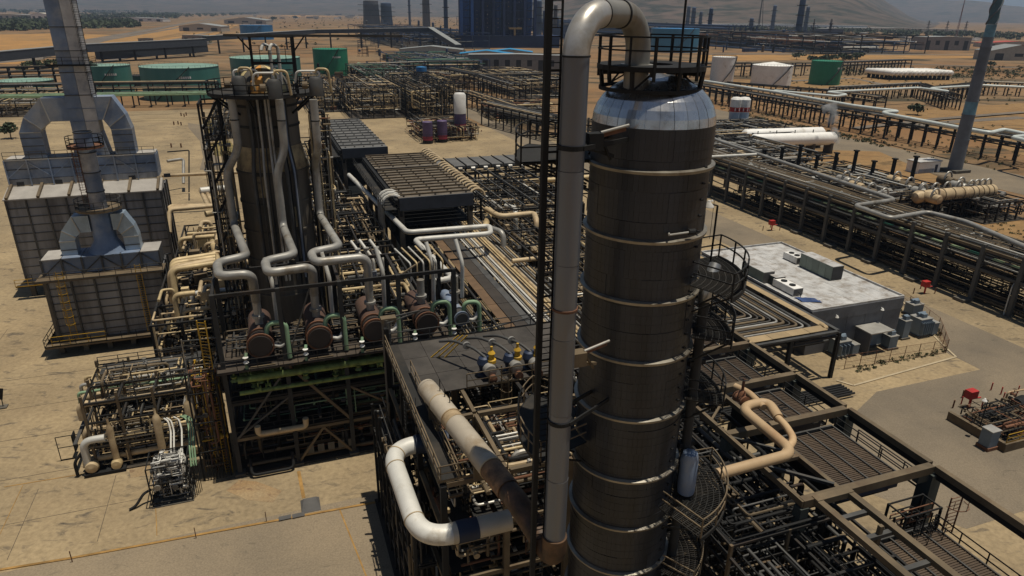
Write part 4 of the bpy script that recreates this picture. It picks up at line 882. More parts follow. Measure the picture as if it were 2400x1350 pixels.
hoop.add('pipe_run', MB().tube(fil([(us[0]+1.0, EXV-.2, 1.6), (us[0]+1.0, EXV-1.0, .35), (us[0]+4.7, EXV-1.0, .35), (us[0]+4.7, EXV-.2, 1.6)], .5, 5), .14, 12), STEELB, smooth=True)
ex.box('paving', us[0]-.3, us[4]+.5, EXV-.3, EXV+8, .04, .2, OILY_SHADE)
# ------------------------------------------------------------------ furnaces
def ribbed_wall(t, u0, u1, v, z0, z1, cols, rows, m, mr, face=-1, name='wall_panel'):
    "front wall of separate sheet panels between ribs"
    rg = random.Random(int(u0*10)); cw = (u1-u0)/cols; rh = (z1-z0)/rows
    for i in range(cols):
        for j in range(rows):
            d = rg.uniform(0, .04); t.box(name, u0+i*cw+.03, u0+(i+1)*cw-.03, v-.05-d, v+.02, z0+j*rh+.05, z0+(j+1)*rh-.05, m)
    for i in range(cols+1): t.box('buttress', u0+i*cw-.09, u0+i*cw+.09, v-.30, v-.001, z0-.1, z1+.1, mr)
    for j in range(rows+1): t.box('rib', u0, u1, v-.16, v-.003, z0+j*rh-.05, z0+j*rh+.05, mr)
def ribbed_side(t, u, v0, v1, z0, z1, cols, rows, m, mr):
    cw = (v1-v0)/cols; rh = (z1-z0)/rows
    for i in range(cols):
        for j in range(rows): t.box('wall_panel', u-.02, u+.06, v0+i*cw+.03, v0+(i+1)*cw-.03, z0+j*rh+.05, z0+(j+1)*rh-.05, m)
    for i in range(cols+1): t.box('buttress', u+.001, u+.3, v0+i*cw-.09, v0+i*cw+.09, z0-.1, z1+.1, mr)
CORE = mat('furnace_core', (.04, .04, .04), .9)
def duct_leg(t, ua, ub, w, v0, v1, z0, zm, zt, m, name='duct'):
    "flue duct: up from ua (centre) at z0, mitred over to the stack at ub"
    s = 1 if ub > ua else -1; w2 = w/2; k = min(w*1.25, abs(ub-ua)*.6)
    outer = [(ua-s*w2, z0), (ua-s*w2, zm), (ua-s*w2+s*k*.30, zm+(zt-zm)*.45), (ua-s*w2+s*k*1.1, zt), (ub, zt)]
    inner = [(ub, zt-w*1.25), (ua+s*w2+s*k*.35, zt-w*1.25), (ua+s*w2, zm+.1), (ua+s*w2, z0)]
    O, I = outer, [inner[3], inner[2], inner[2], inner[1], inner[0]]
    I = [(ua+s*w2, z0), (ua+s*w2, zm), (ua+s*w2+s*.15, zm+.4), (ua+s*w2+s*k*.45, zt-w*1.2), (ub, zt-w*1.2)]
    for q in range(4):
        t.add('duct_segment', MB().prism_v([O[q], O[q+1], I[q+1], I[q]], v0, v1), m)
        # stiffener plate on each mitre joint
        d = Vector((I[q+1][0]-O[q+1][0], 0, I[q+1][1]-O[q+1][1])); 
        if q < 3: t.beam('stiffener', (O[q+1][0], v0-.05, O[q+1][1]), (I[q+1][0], v0-.05, I[q+1][1]), .12, ALU)
    z = z0+.6
    while z < zm-.3: t.box('stiffener', min(ua-w2, ua+w2)-.04, ua+w2+.04, v0-.08, v0-.002, z, z+.10, STEELG); z += 1.1
# rear furnace
fv = 112.0; fa, fb = RV(14, 478, fv).x, RV(373, 430, fv).x; ZD1 = 0
f1 = T('furnace', 'large boxy fired heater with ribbed grey walls at the far left', 'furnace', ((fa+fb)/2, fv, 0))
f1.box('firebox', fa+.06, fb-.06, fv+.02, fv+7.5, 2.2, 14.6, CORE)
ribbed_wall(f1, fa, fb, fv, 2.2, 14.6, 8, 10, FURNW, STEELG); ribbed_side(f1, fb-.06, fv, fv+7.5, 2.2, 14.6, 3, 10, FURNW, STEELG)
f1.add('shoulder_roof', MB().quadbox([(fa-.2, fv-.4, 14.62), (fb+.2, fv-.4, 14.62), (fb+.2, fv+3.2, 14.62), (fa-.2, fv+3.2, 14.62), (fa-.2, fv-.4, 14.8), (fb+.2, fv-.4, 14.8), (fb+.2, fv+3.2, 15.9), (fa-.2, fv+3.2, 15.9)]), ROOFW)
for i in range(6): u = fa+.3+i*(fb-fa-.6)/5; f1.beam('roof_rib', (u, fv-.5, 14.95), (u, fv+3.1, 16.1), .35, STEELT)
for i in range(5): u = fa+1+i*4.8; f1.box('access_door', u, u+.9, fv+3.0, fv+3.19, 15.95, 16.5, CORE)
c0, c1_ = fa+.1, fb-.3; cv = fv+3.2
f1.box('convection_core', c0+.05, c1_-.05, cv+.02, cv+3.6, 16.0, 19.5, CORE)
cw = (c1_-c0)/7
for i in range(7):
    f1.box('convection_panel', c0+i*cw+.04, c0+(i+1)*cw-.04, cv-.05, cv+.02, 16.9, 19.5, BLUEW); f1.box('header_box', c0+i*cw+.04, c0+(i+1)*cw-.04, cv-.12, cv+.02, 16.0, 16.85, FURNW)
    f1.beam('brace', (c0+i*cw+.1, cv-.12, 17.1+(i % 2)*2.2), (c0+(i+1)*cw-.1, cv-.12, 19.3-(i % 2)*2.2), .10, BLUEW); f1.box('rib', c0+i*cw+.05, c0+(i+1)*cw-.05, cv-.14, cv-.053, 18.2, 18.3, STEELG)
for i in range(8): f1.box('buttress', c0+i*cw-.08, c0+i*cw+.08, cv-.28, cv-.06, 15.9, 19.6, BLUEW)
for j in range(3): f1.box('side_panel', c1_-.05, c1_+.03, cv+.05+j*1.2, cv+1.15+j*1.2, 16.1, 19.4, BLUEW)
for i in range(7): f1.box('roof_panel', c0+i*cw+.05, c0+(i+1)*cw-.05, cv-.2, cv+3.8, 19.52, 19.64, ROOFW)
railing(f1, [(c0, cv), (c1_, cv)], 15.95, STEELG); railing(f1, [(c0, cv-.1), (c1_, cv-.1)], 19.64, STEELG)
for i in range(7): u = fa+.4+i*(fb-fa-.8)/6; f1.box('leg', u-.3, u+.3, fv+.1, fv+.7, 0.03, 2.2, CONCP); f1.box('leg', u-.3, u+.3, fv+6.5, fv+7.1, 0.03, 2.2, CONCP)
f1.box('walkway', fa-1.2, fb, fv-1.2, fv-.32, 1.95, 2.05, GRATE); railing(f1, [(fa-1.2, fv-1.2), (fb, fv-1.2)], 2.05, YEL)
sk = -24.1
st = T('furnace_stack', 'tall square blue-grey flue stack with two mitred side ducts, rising out of the picture', 'stack', (sk, cv+1.8, 19.6))
sv0, sv1 = cv+.3, cv+3.3
LITW = mat('sunlit_tone_cladding', (.55, .53, .51), .5, .35, .2, .35, (.16, .18, .22), .5, .3, rnd=.12)  # tone of the sunlit stack side, put into the colour
for i, (z0_, z1_) in enumerate(((28.3, 31.4), (31.4, 34.3), (34.3, 37.4), (37.4, 41), (41, 44), (44, 47), (47, 50))):
    st.box('stack_section', sk-1.75, sk+.05, sv0+.002*i, sv1, z0_+.03, z1_-.03, BLUEW); st.box('stack_section', sk+.10, sk+1.65, sv0-.10, sv1-.1, z0_+.03, z1_-.03, LITW if i < 4 else RUST)  # left half blue as shaded, right half pale as sunlit, both by colour
    st.box('seam_band', sk-1.8, sk+1.72, sv0-.14, sv1+.03, z0_-.05, z0_+.06, STEELG)
st.box('stack_section', sk-1.8, sk+.05, sv0, sv1, 23.0, 28.25, BLUEW); st.box('stack_section', sk+.10, sk+1.75, sv0-.08, sv1, 23.0, 28.25, LITW)
st.add('stack_base', MB().prism_v([(sk-2.3, 19.66), (sk+2.3, 19.66), (sk+1.75, 22.97), (sk-1.75, 22.97)], sv0, sv1), BLUEW)
ladder(st, (sk+1.95, sv0-.35), 28, 50, (1, 0), STEELB, .6, cage=True); railing(st, [(sk-3, sv0-.9), (sk+3.2, sv0-.9)], 32.4, STEELB)
st.box('walkway', sk-3, sk+3.2, sv0-.9, sv0-.16, 32.3, 32.4, GRATE)
for zz in (24.6, 26.4): st.box('rib', sk-1.8, sk+1.8, sv0-.16, sv0-.1, zz, zz+.08, BLUEW)
uL, uR = RV(78, 340, cv+.6).x, RV(291, 335, cv+.6).x
wL, wR = 2.1, 2.1
zT = 28.0; zM = 23.3
d1 = T('flue_duct', 'blue mitred flue duct curving up to the stack on its left side', 'duct', (uL, sv0, 19.6), 'flue ducts of the rear furnace'); duct_leg(d1, uL, sk-1.75, 2.7, sv0+.2, sv1-.3, 19.66, zM, zT, BLUEW)
d2 = T('flue_duct', 'blue mitred flue duct with a pale top edge on the right side of the stack', 'duct', (uR, sv0, 19.6), 'flue ducts of the rear furnace'); duct_leg(d2, uR, sk+1.75, 2.7, sv0+.2, sv1-.3, 19.66, zM, zT, BLUEW)
# front furnace
gv = 90.0; ga, gb = RV(98, 660, gv).x, RV(378, 640, gv).x
f2 = T('furnace', 'smaller boxy fired heater with yellow ladders in front of the large one', 'furnace', ((ga+gb)/2, gv, 0))
f2.box('firebox', ga+.56, gb-.06, gv+.02, gv+6.5, 1.7, 9.5, CORE)
ribbed_wall(f2, ga+.5, gb, gv, 1.7, 9.5, 5, 8, FURNW, STEELG); ribbed_side(f2, gb-.06, gv, gv+6.5, 1.7, 9.5, 3, 8, FURNW, STEELG)
f2.box('ledge', ga-.6, gb+.4, gv-.9, gv+2.2, 9.6, 9.75, STEELT); railing(f2, [(ga-.6, gv-.9), (gb+.4, gv-.9)], 9.75, STEELG)
cw = (gb-ga)/6
for i in range(6):
    f2.box('convection_panel', ga+i*cw+.04, ga+(i+1)*cw-.04, gv+1.35, gv+1.42, 9.8, 11.7, BLUEW); f2.box('roof_panel', ga+i*cw+.04, ga+(i+1)*cw-.04, gv+1.2, gv+5.0, 11.72, 11.84, ROOFW if i in (0, 5) else BLUEW)
    f2.beam('brace', (ga+i*cw+.1, gv+1.28, 9.9+(i % 2)*1.7), (ga+(i+1)*cw-.1, gv+1.28, 11.6-(i % 2)*1.7), .12, STEELG)
for i in range(7): f2.box('buttress', ga+i*cw-.09, ga+i*cw+.09, gv+1.1, gv+1.34, 9.76, 11.85, STEELG)
f2.box('convection_core', ga+.05, gb-.05, gv+1.43, gv+4.9, 9.8, 11.7, CORE)
f2.box('deck', ga-1, gb+4.5, gv-1.6, gv+6.6, 1.4, 1.6, STEELT)
for i in range(7): u = ga+.3+i*(gb-ga+3)/6; f2.box('leg', u-.28, u+.28, gv-.3, gv+.3, .03, 1.4, CONCP); f2.box('leg', u-.28, u+.28, gv+5.7, gv+6.3, .03, 1.4, CONCP)
railing(f2, [(ga-1, gv+6), (ga-1, gv-1.6), (gb+4.5, gv-1.6)], 1.6, STEELB); railing(f2, [(ga-.2, gv-1.5), (ga+5.6, gv-1.5)], 1.6, YEL, 1.3)
ladder(f2, (A(158, 700, 7).x, gv-.5), 1.7, 10.8, (1, 0), YEL, .7, cage=True); ladder(f2, (A(337, 680, 7).x, gv-.5), 1.7, 10.8, (1, 0), YEL, .6)
f2.box('cable_riser', ga+.1, ga+.45, gv-.35, gv-.1, 1.7, 9.5, CONCP)
su = V(236, 470, 81.5); sx, sy = -19.9, gv+3.2
s2 = T('furnace_stack', 'slender round grey stack with two ring platforms on the front furnace', 'stack', (sx, sy, 11.8))
s2.add('plenum', MB().lathe([(2.2, 11.86), (1.3, 13.3), (1.3, 16.6), (1.0, 17.1)], (sx, sy, 0), 24), BLUEW, smooth=True)
zt2 = 26.4; n_ = 4
for i in range(n_): s2.add('stack_section', MB().lathe([(.95-.005*i, 17.0+(zt2-17.0)/n_*i), (.95-.005*i, 17.0+(zt2-17.0)/n_*(i+1)-.05)], (sx, sy, 0), 24), (LITW, BLUEW, LITW, BLUEW)[i], smooth=True); s2.add('seam_band', MB().lathe([(.94, -.06), (1.03, -.06), (1.03, .06), (.94, .06)], (sx, sy, 17.0+(zt2-17.0)/n_*(i+1)), 24), STEELG)
s2.add('ring_platform', MB().lathe([(1.2, 17.1), (2.5, 17.1), (2.5, 17.35), (1.2, 17.35), (1.2, 17.1)], (sx, sy, 0), 28), STEELT)
railing(s2, [(sx+2.5*math.cos(i*PI/8), sy+2.5*math.sin(i*PI/8)) for i in range(16)], 17.35, STEELG, closed=True)
zp = 24.8
s2.add('ring_platform', MB().lathe([(1.0, zp-.2), (1.95, zp-.2), (1.95, zp), (1.0, zp), (1.0, zp-.2)], (sx, sy, 0), 24), RUST)
railing(s2, [(sx+1.95*math.cos(i*PI/7), sy+1.95*math.sin(i*PI/7)) for i in range(14)], zp, STEELB, closed=True, r=.035)
ladder(s2, (sx-1.1, sy-.55), 17.4, zp, (1, .2), RUST, .55, cage=True)
uL, uR = RV(163, 590, sy-.9).x, RV(313, 585, sy-.9).x; zT = 16.7
d3 = T('flue_duct', 'small pale blue mitred duct on the left of the slender stack', 'duct', (uL, sy, 11.8), 'flue ducts of the front furnace'); duct_leg(d3, uL, sx-1.2, 1.7, sy-.9, sy+.9, 11.86, 13.6, zT-.1, mat('pale_blue_duct', (.34, .42, .50), .45, .4, .2))
d4 = T('flue_duct', 'small pale blue mitred duct on the right of the slender stack', 'duct', (uR, sy, 11.8), 'flue ducts of the front furnace'); duct_leg(d4, uR, sx+1.2, 1.7, sy-.9, sy+.9, 11.86, 13.6, zT-.1, mat('pale_blue_duct', None))
# ------------------------------------------------------------------ pump skids and pipework at lower left
MX = [PIPEB, PIPEY, STEELG, STEELT, PIPEG, STEELB]
t = T('pipe_skid', 'pipework skid of stacked beige headers on the concrete at lower left', 'piping', (-14, 66, 0))
t.box('paving', -18.6, -8.8, 61.6, 70.2, .04, .16, OILY_SHADE)
frame(t, [-18, -15.2, -12.3, -9.4], [62.2, 65.4, 69.4], [2.6, 5.2, 7.2], .22, STEELT, .18, STEEL, ztop=7.9)
for v, z, r, m in ((62.6, 1.2, .34, PIPEB), (63.2, 2.9, .24, PIPEB), (64.2, 3.3, .30, PIPEB), (65.4, 5.5, .32, PIPEB), (66.6, 5.6, .40, PIPEB), (67.6, 5.4, .20, PIPEGR), (68.3, 5.6, .26, PIPEB), (69.2, 6.4, .17, PIPEY), (66.0, 6.4, .14, PIPEGR), (67.2, 6.6, .16, PIPEG)):
    e = -18.9-.25*(z > 5); t.pipe('header_pipe', [(e, v, z-1.6 if z > 2 else .5), (e, v, z), (-8.4, v, z)], r, m, r*2.2, 14, k=6)
for u, v, z, r in ((-16.3, 62, 4.3, .30), (-12.4, 62, 4.6, .36), (-9.6, 62.2, 5.4, .40)):
    t.add('vertical_drum', MB().lathe([(0, .9), (r, 1.0), (r, z), (r*.7, z+.35), (.1, z+.6), (.1, z+1.2)], (u, v, 0), 16), PIPEB, smooth=True); t.add('pump_head', MB().lathe([(0, -.45), (.42, -.4), (.5, 0), (.42, .4), (0, .45)], (u, v-.2, .75), 14, axis='v'), PIPEY, smooth=True)
for i in range(8): t.box('tray_plank', -17.6, -8.6, 68.0+i*.28, 68.2+i*.28, 7.05, 7.10, STEELG)
for i in range(9): t.rod('upright', (-17.6+i*1.1, 65+(i % 3)*1.6, 4), (-17.6+i*1.1, 65+(i % 3)*1.6, 8.2+(i % 2)*.6), .06, STEELG)
railing(t, [(-17.8, 61.9), (-9.2, 61.9)], 2.7, STEELG, 1.0); railing(t, [(-17.9, 69.7), (-9, 69.7)], 7.2, STEELG, .9)
clutter(t, (-18.2, 62, .5), (-9, 69.5, 4.8), 70, MX, (.06, .2), 150, 21, valves=26); clutter(t, (-18, 65, 5), (-9, 69.5, 7.6), 30, MX, (.05, .14), 60, 22, valves=12)
hp = T('horizontal_drum', 'fat dark drum lying at ground level under the beige headers at lower left', 'drum', (-13, 64.5, 0)); hp.add('shell', MB().lathe([(0, -15.6), (.6, -15.5), (.8, -15.1), (.8, -9.4), (.6, -9), (0, -8.9)], (0, 64.4, 1.4), 20, axis='u'), PIPEB, smooth=True)
hp.box('saddle', -14.6, -14.3, 63.8, 65, .03, .9, CONCP); hp.box('saddle', -10.4, -10.1, 63.8, 65, .03, .9, CONCP)
sp = T('service_panel_stand', 'small grey panel stand with a framed gate at the left side of the pipe skid', 'panel', (-20.5, 66, 0)); sp.box('panel', -20.4, -20.3, 65.2, 66.2, .6, 2.4, STEELB); railing(sp, [(-21.6, 65), (-19.4, 65), (-19.4, 67.4)], .03, STEELB, 2.6); sp.box('ladder_tray', -19.6, -19.3, 62.6, 69.4, 2.9, 3.0, STEELG)
pu = T('pump_set', 'grey pump with a white pipe elbow at the left foot of the pipe skid', 'pump', (-18.6, 62, 0)); pu.add('casing', MB().lathe([(0, -.5), (.5, -.4), (.62, 0), (.5, .4), (0, .5)], (-18.3, 61.8, .9), 16, axis='v'), PIPEB, smooth=True); pu.pipe('suction_pipe', [(-18.6, 61.9, .9), (-18.6, 61.9, 3.6), (-16.8, 61.9, 3.6)], .33, PIPEW, .9, 14, k=7); pu.pipe('leg_pipe', [(-19.6, 61.8, .1), (-19.6, 61.8, 1.6), (-18.9, 62, 2.4)], .14, STEELB, .4); pu.box('base', -19, -15.6, 61.3, 62.4, .03, .35, STEELB)
t = T('valve_skid', 'small crowded valve skid with white bent pipes standing alone in front of the pipe skid', 'piping', (-11, 56, 0))
frame(t, [-12.6, -9.5], [54.9, 57.6], [.5, 2.4, 4.0], .10, STEELB, .08)
clutter(t, (-12.5, 55, .6), (-9.6, 57.6, 3.0), 34, [PIPEW, STEELG, STEELB, PIPEG], (.05, .1), 70, 23, valves=16); clutter(t, (-12.3, 55, 2.6), (-9.8, 57, 4.2), 22, [PIPEW, PIPEG, STEELG], (.05, .09), 50, 24, valves=10)
for i, (dx, m) in enumerate(((0, PIPEW), (.25, PIPEW), (.9, PIPEW), (1.5, PIPEGR), (1.7, PIPEGR), (1.9, PIPEGR))):
    t.pipe('bent_line', [(-11.6+dx*.9, 61.2, 5.0), (-11.2+dx, 60.6, 5.0), (-11.0+dx, 59.8, 4.4), (-10.9+dx, 57.6, 3.8), (-10.9+dx, 56.6, 2.4)], .075, m, .3, 8)
for i in range(6): t.rod('conduit', (-9.4+.12*i, 55+.2*i, .1), (-9.4+.12*i, 55+.2*i, 3.2), .03, STEELB)
t.pipe('hose', [(-12.7, 56, 1.2), (-13.3, 55.8, 1.1), (-14.0, 55.4, .25), (-14.5, 55.2, .12)], .12, STEELB, .4); t.box('base_plate', -12.7, -9.4, 54.8, 57.7, .03, .12, CONCP)
t = T('pipe_stack_frame', 'narrow dark bundle of upright pipes at the left foot of the black structure', 'piping', (-7.5, 58.5, 0))
frame(t, [-8.7, -6.4], [57.6, 60.6], [3, 6, 9, 11], .14, STEELB)
clutter(t, (-8.6, 57.7, .3), (-6.3, 60.5, 10.8), 60, [STEELB, RUST, STEELT, STEELG, YEL], (.05, .12), 90, 25, valves=12)
for i in range(9): t.rod('conduit', (-8.6+.25*i, 57.4, .05), (-8.6+.25*i, 57.4, 2.8), .04, STEELB)
t.rod('white_post', (-8.8, 60, 3), (-8.8, 60, 13.2), .06, PIPEG); t.beam('beam', (-8.8, 60, 13), (-5.6, 59.4, 13.2), .1, STEELG)
lb = T('ladder_bundle', 'dark bundle of ladder rails and pipes along the left face of the near deck', 'piping', (6.4, 42, 0))
for i in range(9): v = 33+i*2.05; lb.box('post', 5.75, 5.95, v-.1, v+.1, .03, 11.2-(i % 3)*.6, STEELB); lb.box('beam', 5.96, 7.2, v-.08, v+.08, 7.5, 7.7, STEELB); lb.box('beam', 5.96, 7.2, v-.08, v+.08, 3.7, 3.9, STEELB)
clutter(lb, (5.8, 33, .3), (7.1, 49.4, 11), 46, [STEELB, STEELB, STEELT, STEELG, FIREP], (.06, .16), 120, 77, valves=8)
for z in (3.95, 7.75): lb.box('walk_plank', 5.8, 7.2, 33, 49.6, z, z+.05, GRATE)
lb.box('paving', 5.5, 7.0, 33, 49.8, .04, .15, OILY_SHADE)
q = A(8, 955); t = T('leaning_sign', 'small dark leaning sign board at the left edge of the concrete yard', 'sign', q); t.beam('post', q, q+Vector((.1, 0, 1.6)), .07, STEELB); t.beam('board', q+Vector((-.1, 0, 1.0)), q+Vector((.25, 0, 2.3)), .5, STEELB, .04); t.box('foot', q.x-.4, q.x+.4, q.y-.4, q.y+.4, .03, .15, CONCP)
# ------------------------------------------------------------------ near deck with the blue and yellow safety valves
d0, d1_, dv0, dv1 = 7.4, 21.5, 33.0, 49.5
nd = T('near_deck_structure', 'dark steel deck structure left of the main column, with railings and tan beams', 'structure', (d0, dv0, 0))
DKP = mat('black_deck_plate', (.060, .052, .044), .9, 0, .35, .5, (.030, .026, .022), .45, .35)
for i in range(6):
    for j in range(3): nd.box('deck_plate', d0+.4+i*2.3, d0+.4+(i+1)*2.3-.03, 41.2+j*2.8, 41.2+(j+1)*2.8-.03, ZD-.08, ZD+.004*((i+j) % 3), DKP)
us2 = [d0, d0+3.9, d0+8, d0+13]; vs2 = [dv0-1.5, dv0+5, dv0+10.5, dv1]
for u in us2:
    for v in vs2: nd.box('post', u-.18, u+.18, v-.18, v+.18, 0, ZD-.3 if not (u == d0 and v == dv1) else ZD+1.6, STEELT if u != d0 else STEELB)
for z in (ZD, 11.4, 7.6, 3.8):
    for v in vs2:
        for a, c in zip(us2[:-1], us2[1:]): nd.box('beam', a+.19, c-.19, v-.14, v+.14, z-.42, z-.10, STEELT if v < 40 else STEEL)
    for u in us2:
        for a, c in zip(vs2[:-1], vs2[1:]): nd.box('beam', u-.13, u+.13, a+.19, c-.19, z-.40, z-.12, STEELT if (u == us2[1] or z < ZD) else STEEL)
nd.box('walkway', d0-.15, d0+.85, dv0-1.5, dv1, ZD-.04, ZD+.03, GRATE)
railing(nd, [(d0-.15, dv0-1.6), (d0-.15, dv1)], ZD, STEELT); railing(nd, [(d0+.9, dv0-1.6), (d0+.9, 44.5)], ZD, STEELT); railing(nd, [(d0, dv1), (d1_, dv1)], ZD, STEELG); railing(nd, [(d0+4.2, 41), (d0+12.5, 41)], ZD, STEELT, 1.2)
railing(nd, [(d0-.3, dv0-1.6), (d0+3.9, dv0-1.6)], ZD, STEELT)
ladder(nd, (d0-.6, dv0+6.4), 0, ZD+1, (0, 1), STEELB, .6, cage=True); ladder(nd, (d0+7.2, 41.3), 8, ZD+1.3, (1, 0), STEELT, .6, cage=True)
for i in range(3): nd.beam('stair_stringer', A(1010+i*16, 838, ZD), A(1075+i*10, 786, ZD+1.8), .08, YEL)
for z in (7.7, 3.9, 11.45):
    for i in range(5): nd.box('floor_plank', us2[0]+.5+i*1.5, us2[0]+1.7+i*1.5, vs2[0]+.3, vs2[2]-.3, z-.06, z-.02, GRATE)
nd.box('paving', d0-.3, d1_+4, dv0-3, dv1+1, .04, .2, OILY_SHADE)
clutter(nd, (d0+.5, dv0-1, 11.6), (d0+13, 40.5, 14.2), 70, [PIPEB, STEELT, STEELB, RUST, PIPEY, PIPEG], (.06, .2), 120, 31, valves=26)
clutter(nd, (d0+.3, dv0-1.4, 7.8), (d0+8, 42, 11), 60, [PIPEB, STEELT, STEELB, RUST, PIPEG], (.06, .24), 100, 32, valves=20)
clutter(nd, (d0+.3, dv0-1.4, .5), (d0+8, 42, 7), 50, [PIPEB, STEELT, STEELB, FIREP, PIPEW], (.08, .3), 80, 33, valves=14)
clutter(nd, (d0+.3, 42, 4), (d0+13, 49.5, 14), 30, [STEELT, STEELB, FIREP], (.08, .2), 50, 34)
for i in range(7): nd.box('orange_tray', d0+4.4+i*.75, d0+4.9+i*.75, 37.2, 37.9, 11.6, 12.1, mat('orange_primer', None))
for i, (px, py) in enumerate(((1135, 880), (1195, 872), (1240, 866))):
    q = A(px, py, ZD); s_ = T('safety_valve', 'blue safety valve with yellow bonnet on the dark deck, %s' % ('leftmost of three', 'middle of three', 'right one near the pipe')[i], 'valve', q, 'safety valves on the dark deck')
    b = MB().lathe([(0, 0), (.5, .05), (.5, .25), (.3, .3), (.42, .8), (.55, 1.1), (.42, 1.5), (.2, 1.6)], q, 16); s_.add('body', b, mat('blue_valve_body', (.022, .035, .07), .5, .2), smooth=True)
    s_.add('inlet_cover', MB().lathe([(0, -.75), (.45, -.7), (.5, -.2), (.3, 0), (0, 0)], q+Vector((.2, -.3, .8)), 16, axis='v'), PIPEG, smooth=True)
    s_.add('yellow_bonnet', MB().lathe([(.0, 1.5), (.34, 1.52), (.34, 1.75), (.22, 1.8), (.2, 2.2), (.28, 2.25), (.1, 2.5), (.1, 2.8), (0, 2.85)], q+Vector((.45, -.35, -.3)), 14), YEL)
    s_.pipe('discharge_pipe', [q+Vector((.1, -.1, 1.5)), q+Vector((-.5, .9, 1.9)), q+Vector((-1.6, 2.6, 1.9)), q+Vector((-2.4, 3.8, 1.4))], .11, STEELG, .5, 12, k=5); s_.add('flange', MB().lathe([(0, -.08), (.3, -.08), (.3, .08), (0, .08)], q+Vector((-.9, 1.5, 1.9)), 12, axis='v'), PIPEG)
    s_.add('lower_flange', MB().lathe([(0, -.3), (.3, -.25), (.3, .1), (.14, .2), (0, .3)], q+Vector((.3, -1.1, .3)), 12, axis='v'), RUST); s_.beam('support', q+Vector((.3, -1.4, .02)), q+Vector((.3, -.7, .7)), .12, STEELT)
t = T('crane_post', 'short grey hydraulic davit post at the back left corner of the dark deck', 'davit', (d0, dv1+.6, 0)); t.rod('post', (d0+.1, dv1+.5, 6), (d0+.1, dv1+.5, ZD+2.2), .36, CONCP); t.beam('arm', (d0+.1, dv1+.5, ZD+2.2), (d0+3, dv1+1, ZD+2.3), .12, STEELG); t.beam('arm', (d0+.1, dv1, ZD+2.0), (d0+2.8, dv1+1, ZD+2.2), .08, STEELG); t.box('head', d0-.3, d0+.9, dv1+.2, dv1+.9, ZD+1.9, ZD+2.3, STEELT)
# ------------------------------------------------------------------ air cooler structure at right
AZ = 14.0; ur = 37.3; ul = 27.0
fs = T('cooler_structure', 'large structure of tan beams framing brown air cooler decks at the lower right', 'structure', (ur, 30, 0))
TEALC = mat('dark_teal_column', (.045, .055, .05), .8, 0, .2, .5)
vv = [49.8, 42.6, 36.9, 31.6, 24.5, 15.5, 8]
for i, (a, c) in enumerate(zip(vv[:-1], vv[1:])):
    fs.beam('edge_beam', (ur, a-.2, AZ-.22), (ur, c+.2, AZ-.22), .34, STEELT, .44)
    fs.box('edge_beam_web', ur-.12, ur+.12, c+.3, a-.3, AZ-.85, AZ-.45, STEELB)
for v in vv[:-1]:
    fs.box('cross_beam', ul if v != vv[5] else 33, ur-.18, v-.24, v+.24, AZ-.55, AZ-.02, STEELT); fs.box('column', ur-.42, ur+.42, v-.45, v+.45, .03, AZ-.56, TEALC); fs.box('bracket', ur-1.3, ur-.42, v-.2, v+.2, AZ-1.1, AZ-.57, TEALC)
    fs.box('footing', ur-.9, ur+.9, v-.9, v+.9, .03, .35, CONCP)
for v in vv[1:5]: fs.box('column', ul-.2, ul+.4, v-.3, v+.3, .03, AZ-.56, TEALC)
fs.beam('side_beam', (ul, vv[2]-4.4, AZ-.25), (ul, 24.3, AZ-.25), .26, STEELT, .4); fs.beam('side_beam', (ul, vv[2]+.6, AZ-.25), (ul, 32.6, AZ-.25), .26, STEELT, .4)
fs.beam('inner_beam', (30.2, vv[3]+5, AZ-.5), (30.2, 24.7, AZ-.5), .3, STEELT, .36); fs.beam('inner_beam', (30.2, 24.3, AZ-.2), (30.4, 9, AZ-.2), .42, STEELT, .36); fs.beam('outer_beam', (27.9, 24.2, AZ-.2), (28.1, 9, AZ-.2), .42, STEELT, .36)
for v in (22.7, 21.0, 18.6, 16, 13.5): fs.box('tie_beam', 28.1, 30.2, v-.14, v+.14, AZ-.5, AZ-.25, STEELG); fs.box('strut', 29.1, 29.35, v-.1, v+.12, AZ-1.6, AZ+.3, STEELT) if v in (21, 16) else None
fs.box('end_beam', 27.7, 30.4, 24.0, 24.5, AZ-.38, AZ+.03, STEELT)
fs.beam('brace', (27.2, 28.2, AZ-.3), (30.1, 25.2, AZ-.3), .2, STEELG); fs.beam('brace', (27.2, 31.4, AZ-.3), (30.1, 28.6, AZ-.4), .16, STEELG); fs.beam('brace', (27.2, 33.6, AZ-.3), (30.1, 36, AZ-.4), .16, STEELT); fs.box('tie_beam', 27.2, 30, 28.1, 28.4, AZ-.45, AZ-.2, STEELT)
PAN = mat('brown_finned_panel', (.075, .052, .034), .8, .1, .2, .9, (.11, .075, .045), .35, .5, rnd=.2)
pan_mesh = {}
def cooler_panel(t, u0, u1, v0, v1, z, name='cooler_panel'):
    "finned tube panel: ridged sheet"
    key = (round(u1-u0, 2), round(v1-v0, 2))
    if key not in pan_mesh:
        b = MB(); n = max(6, int((v1-v0)/.16)); W_, L_ = u1-u0, v1-v0
        for i in range(n): y = L_*(i+.5)/n; b.box(0, W_, y-.045, y+.045, -.06, .0 if i % 2 else .015)
        b.box(0, W_, 0, L_, -.12, -.05); pan_mesh[key] = b.mesh('cooler_panel', PAN)
    o = bpy.data.objects.new(name, pan_mesh[key]); COL.objects.link(o); o.parent = t.o; o.location = Vector((u0, v0, z))-t.b; return o
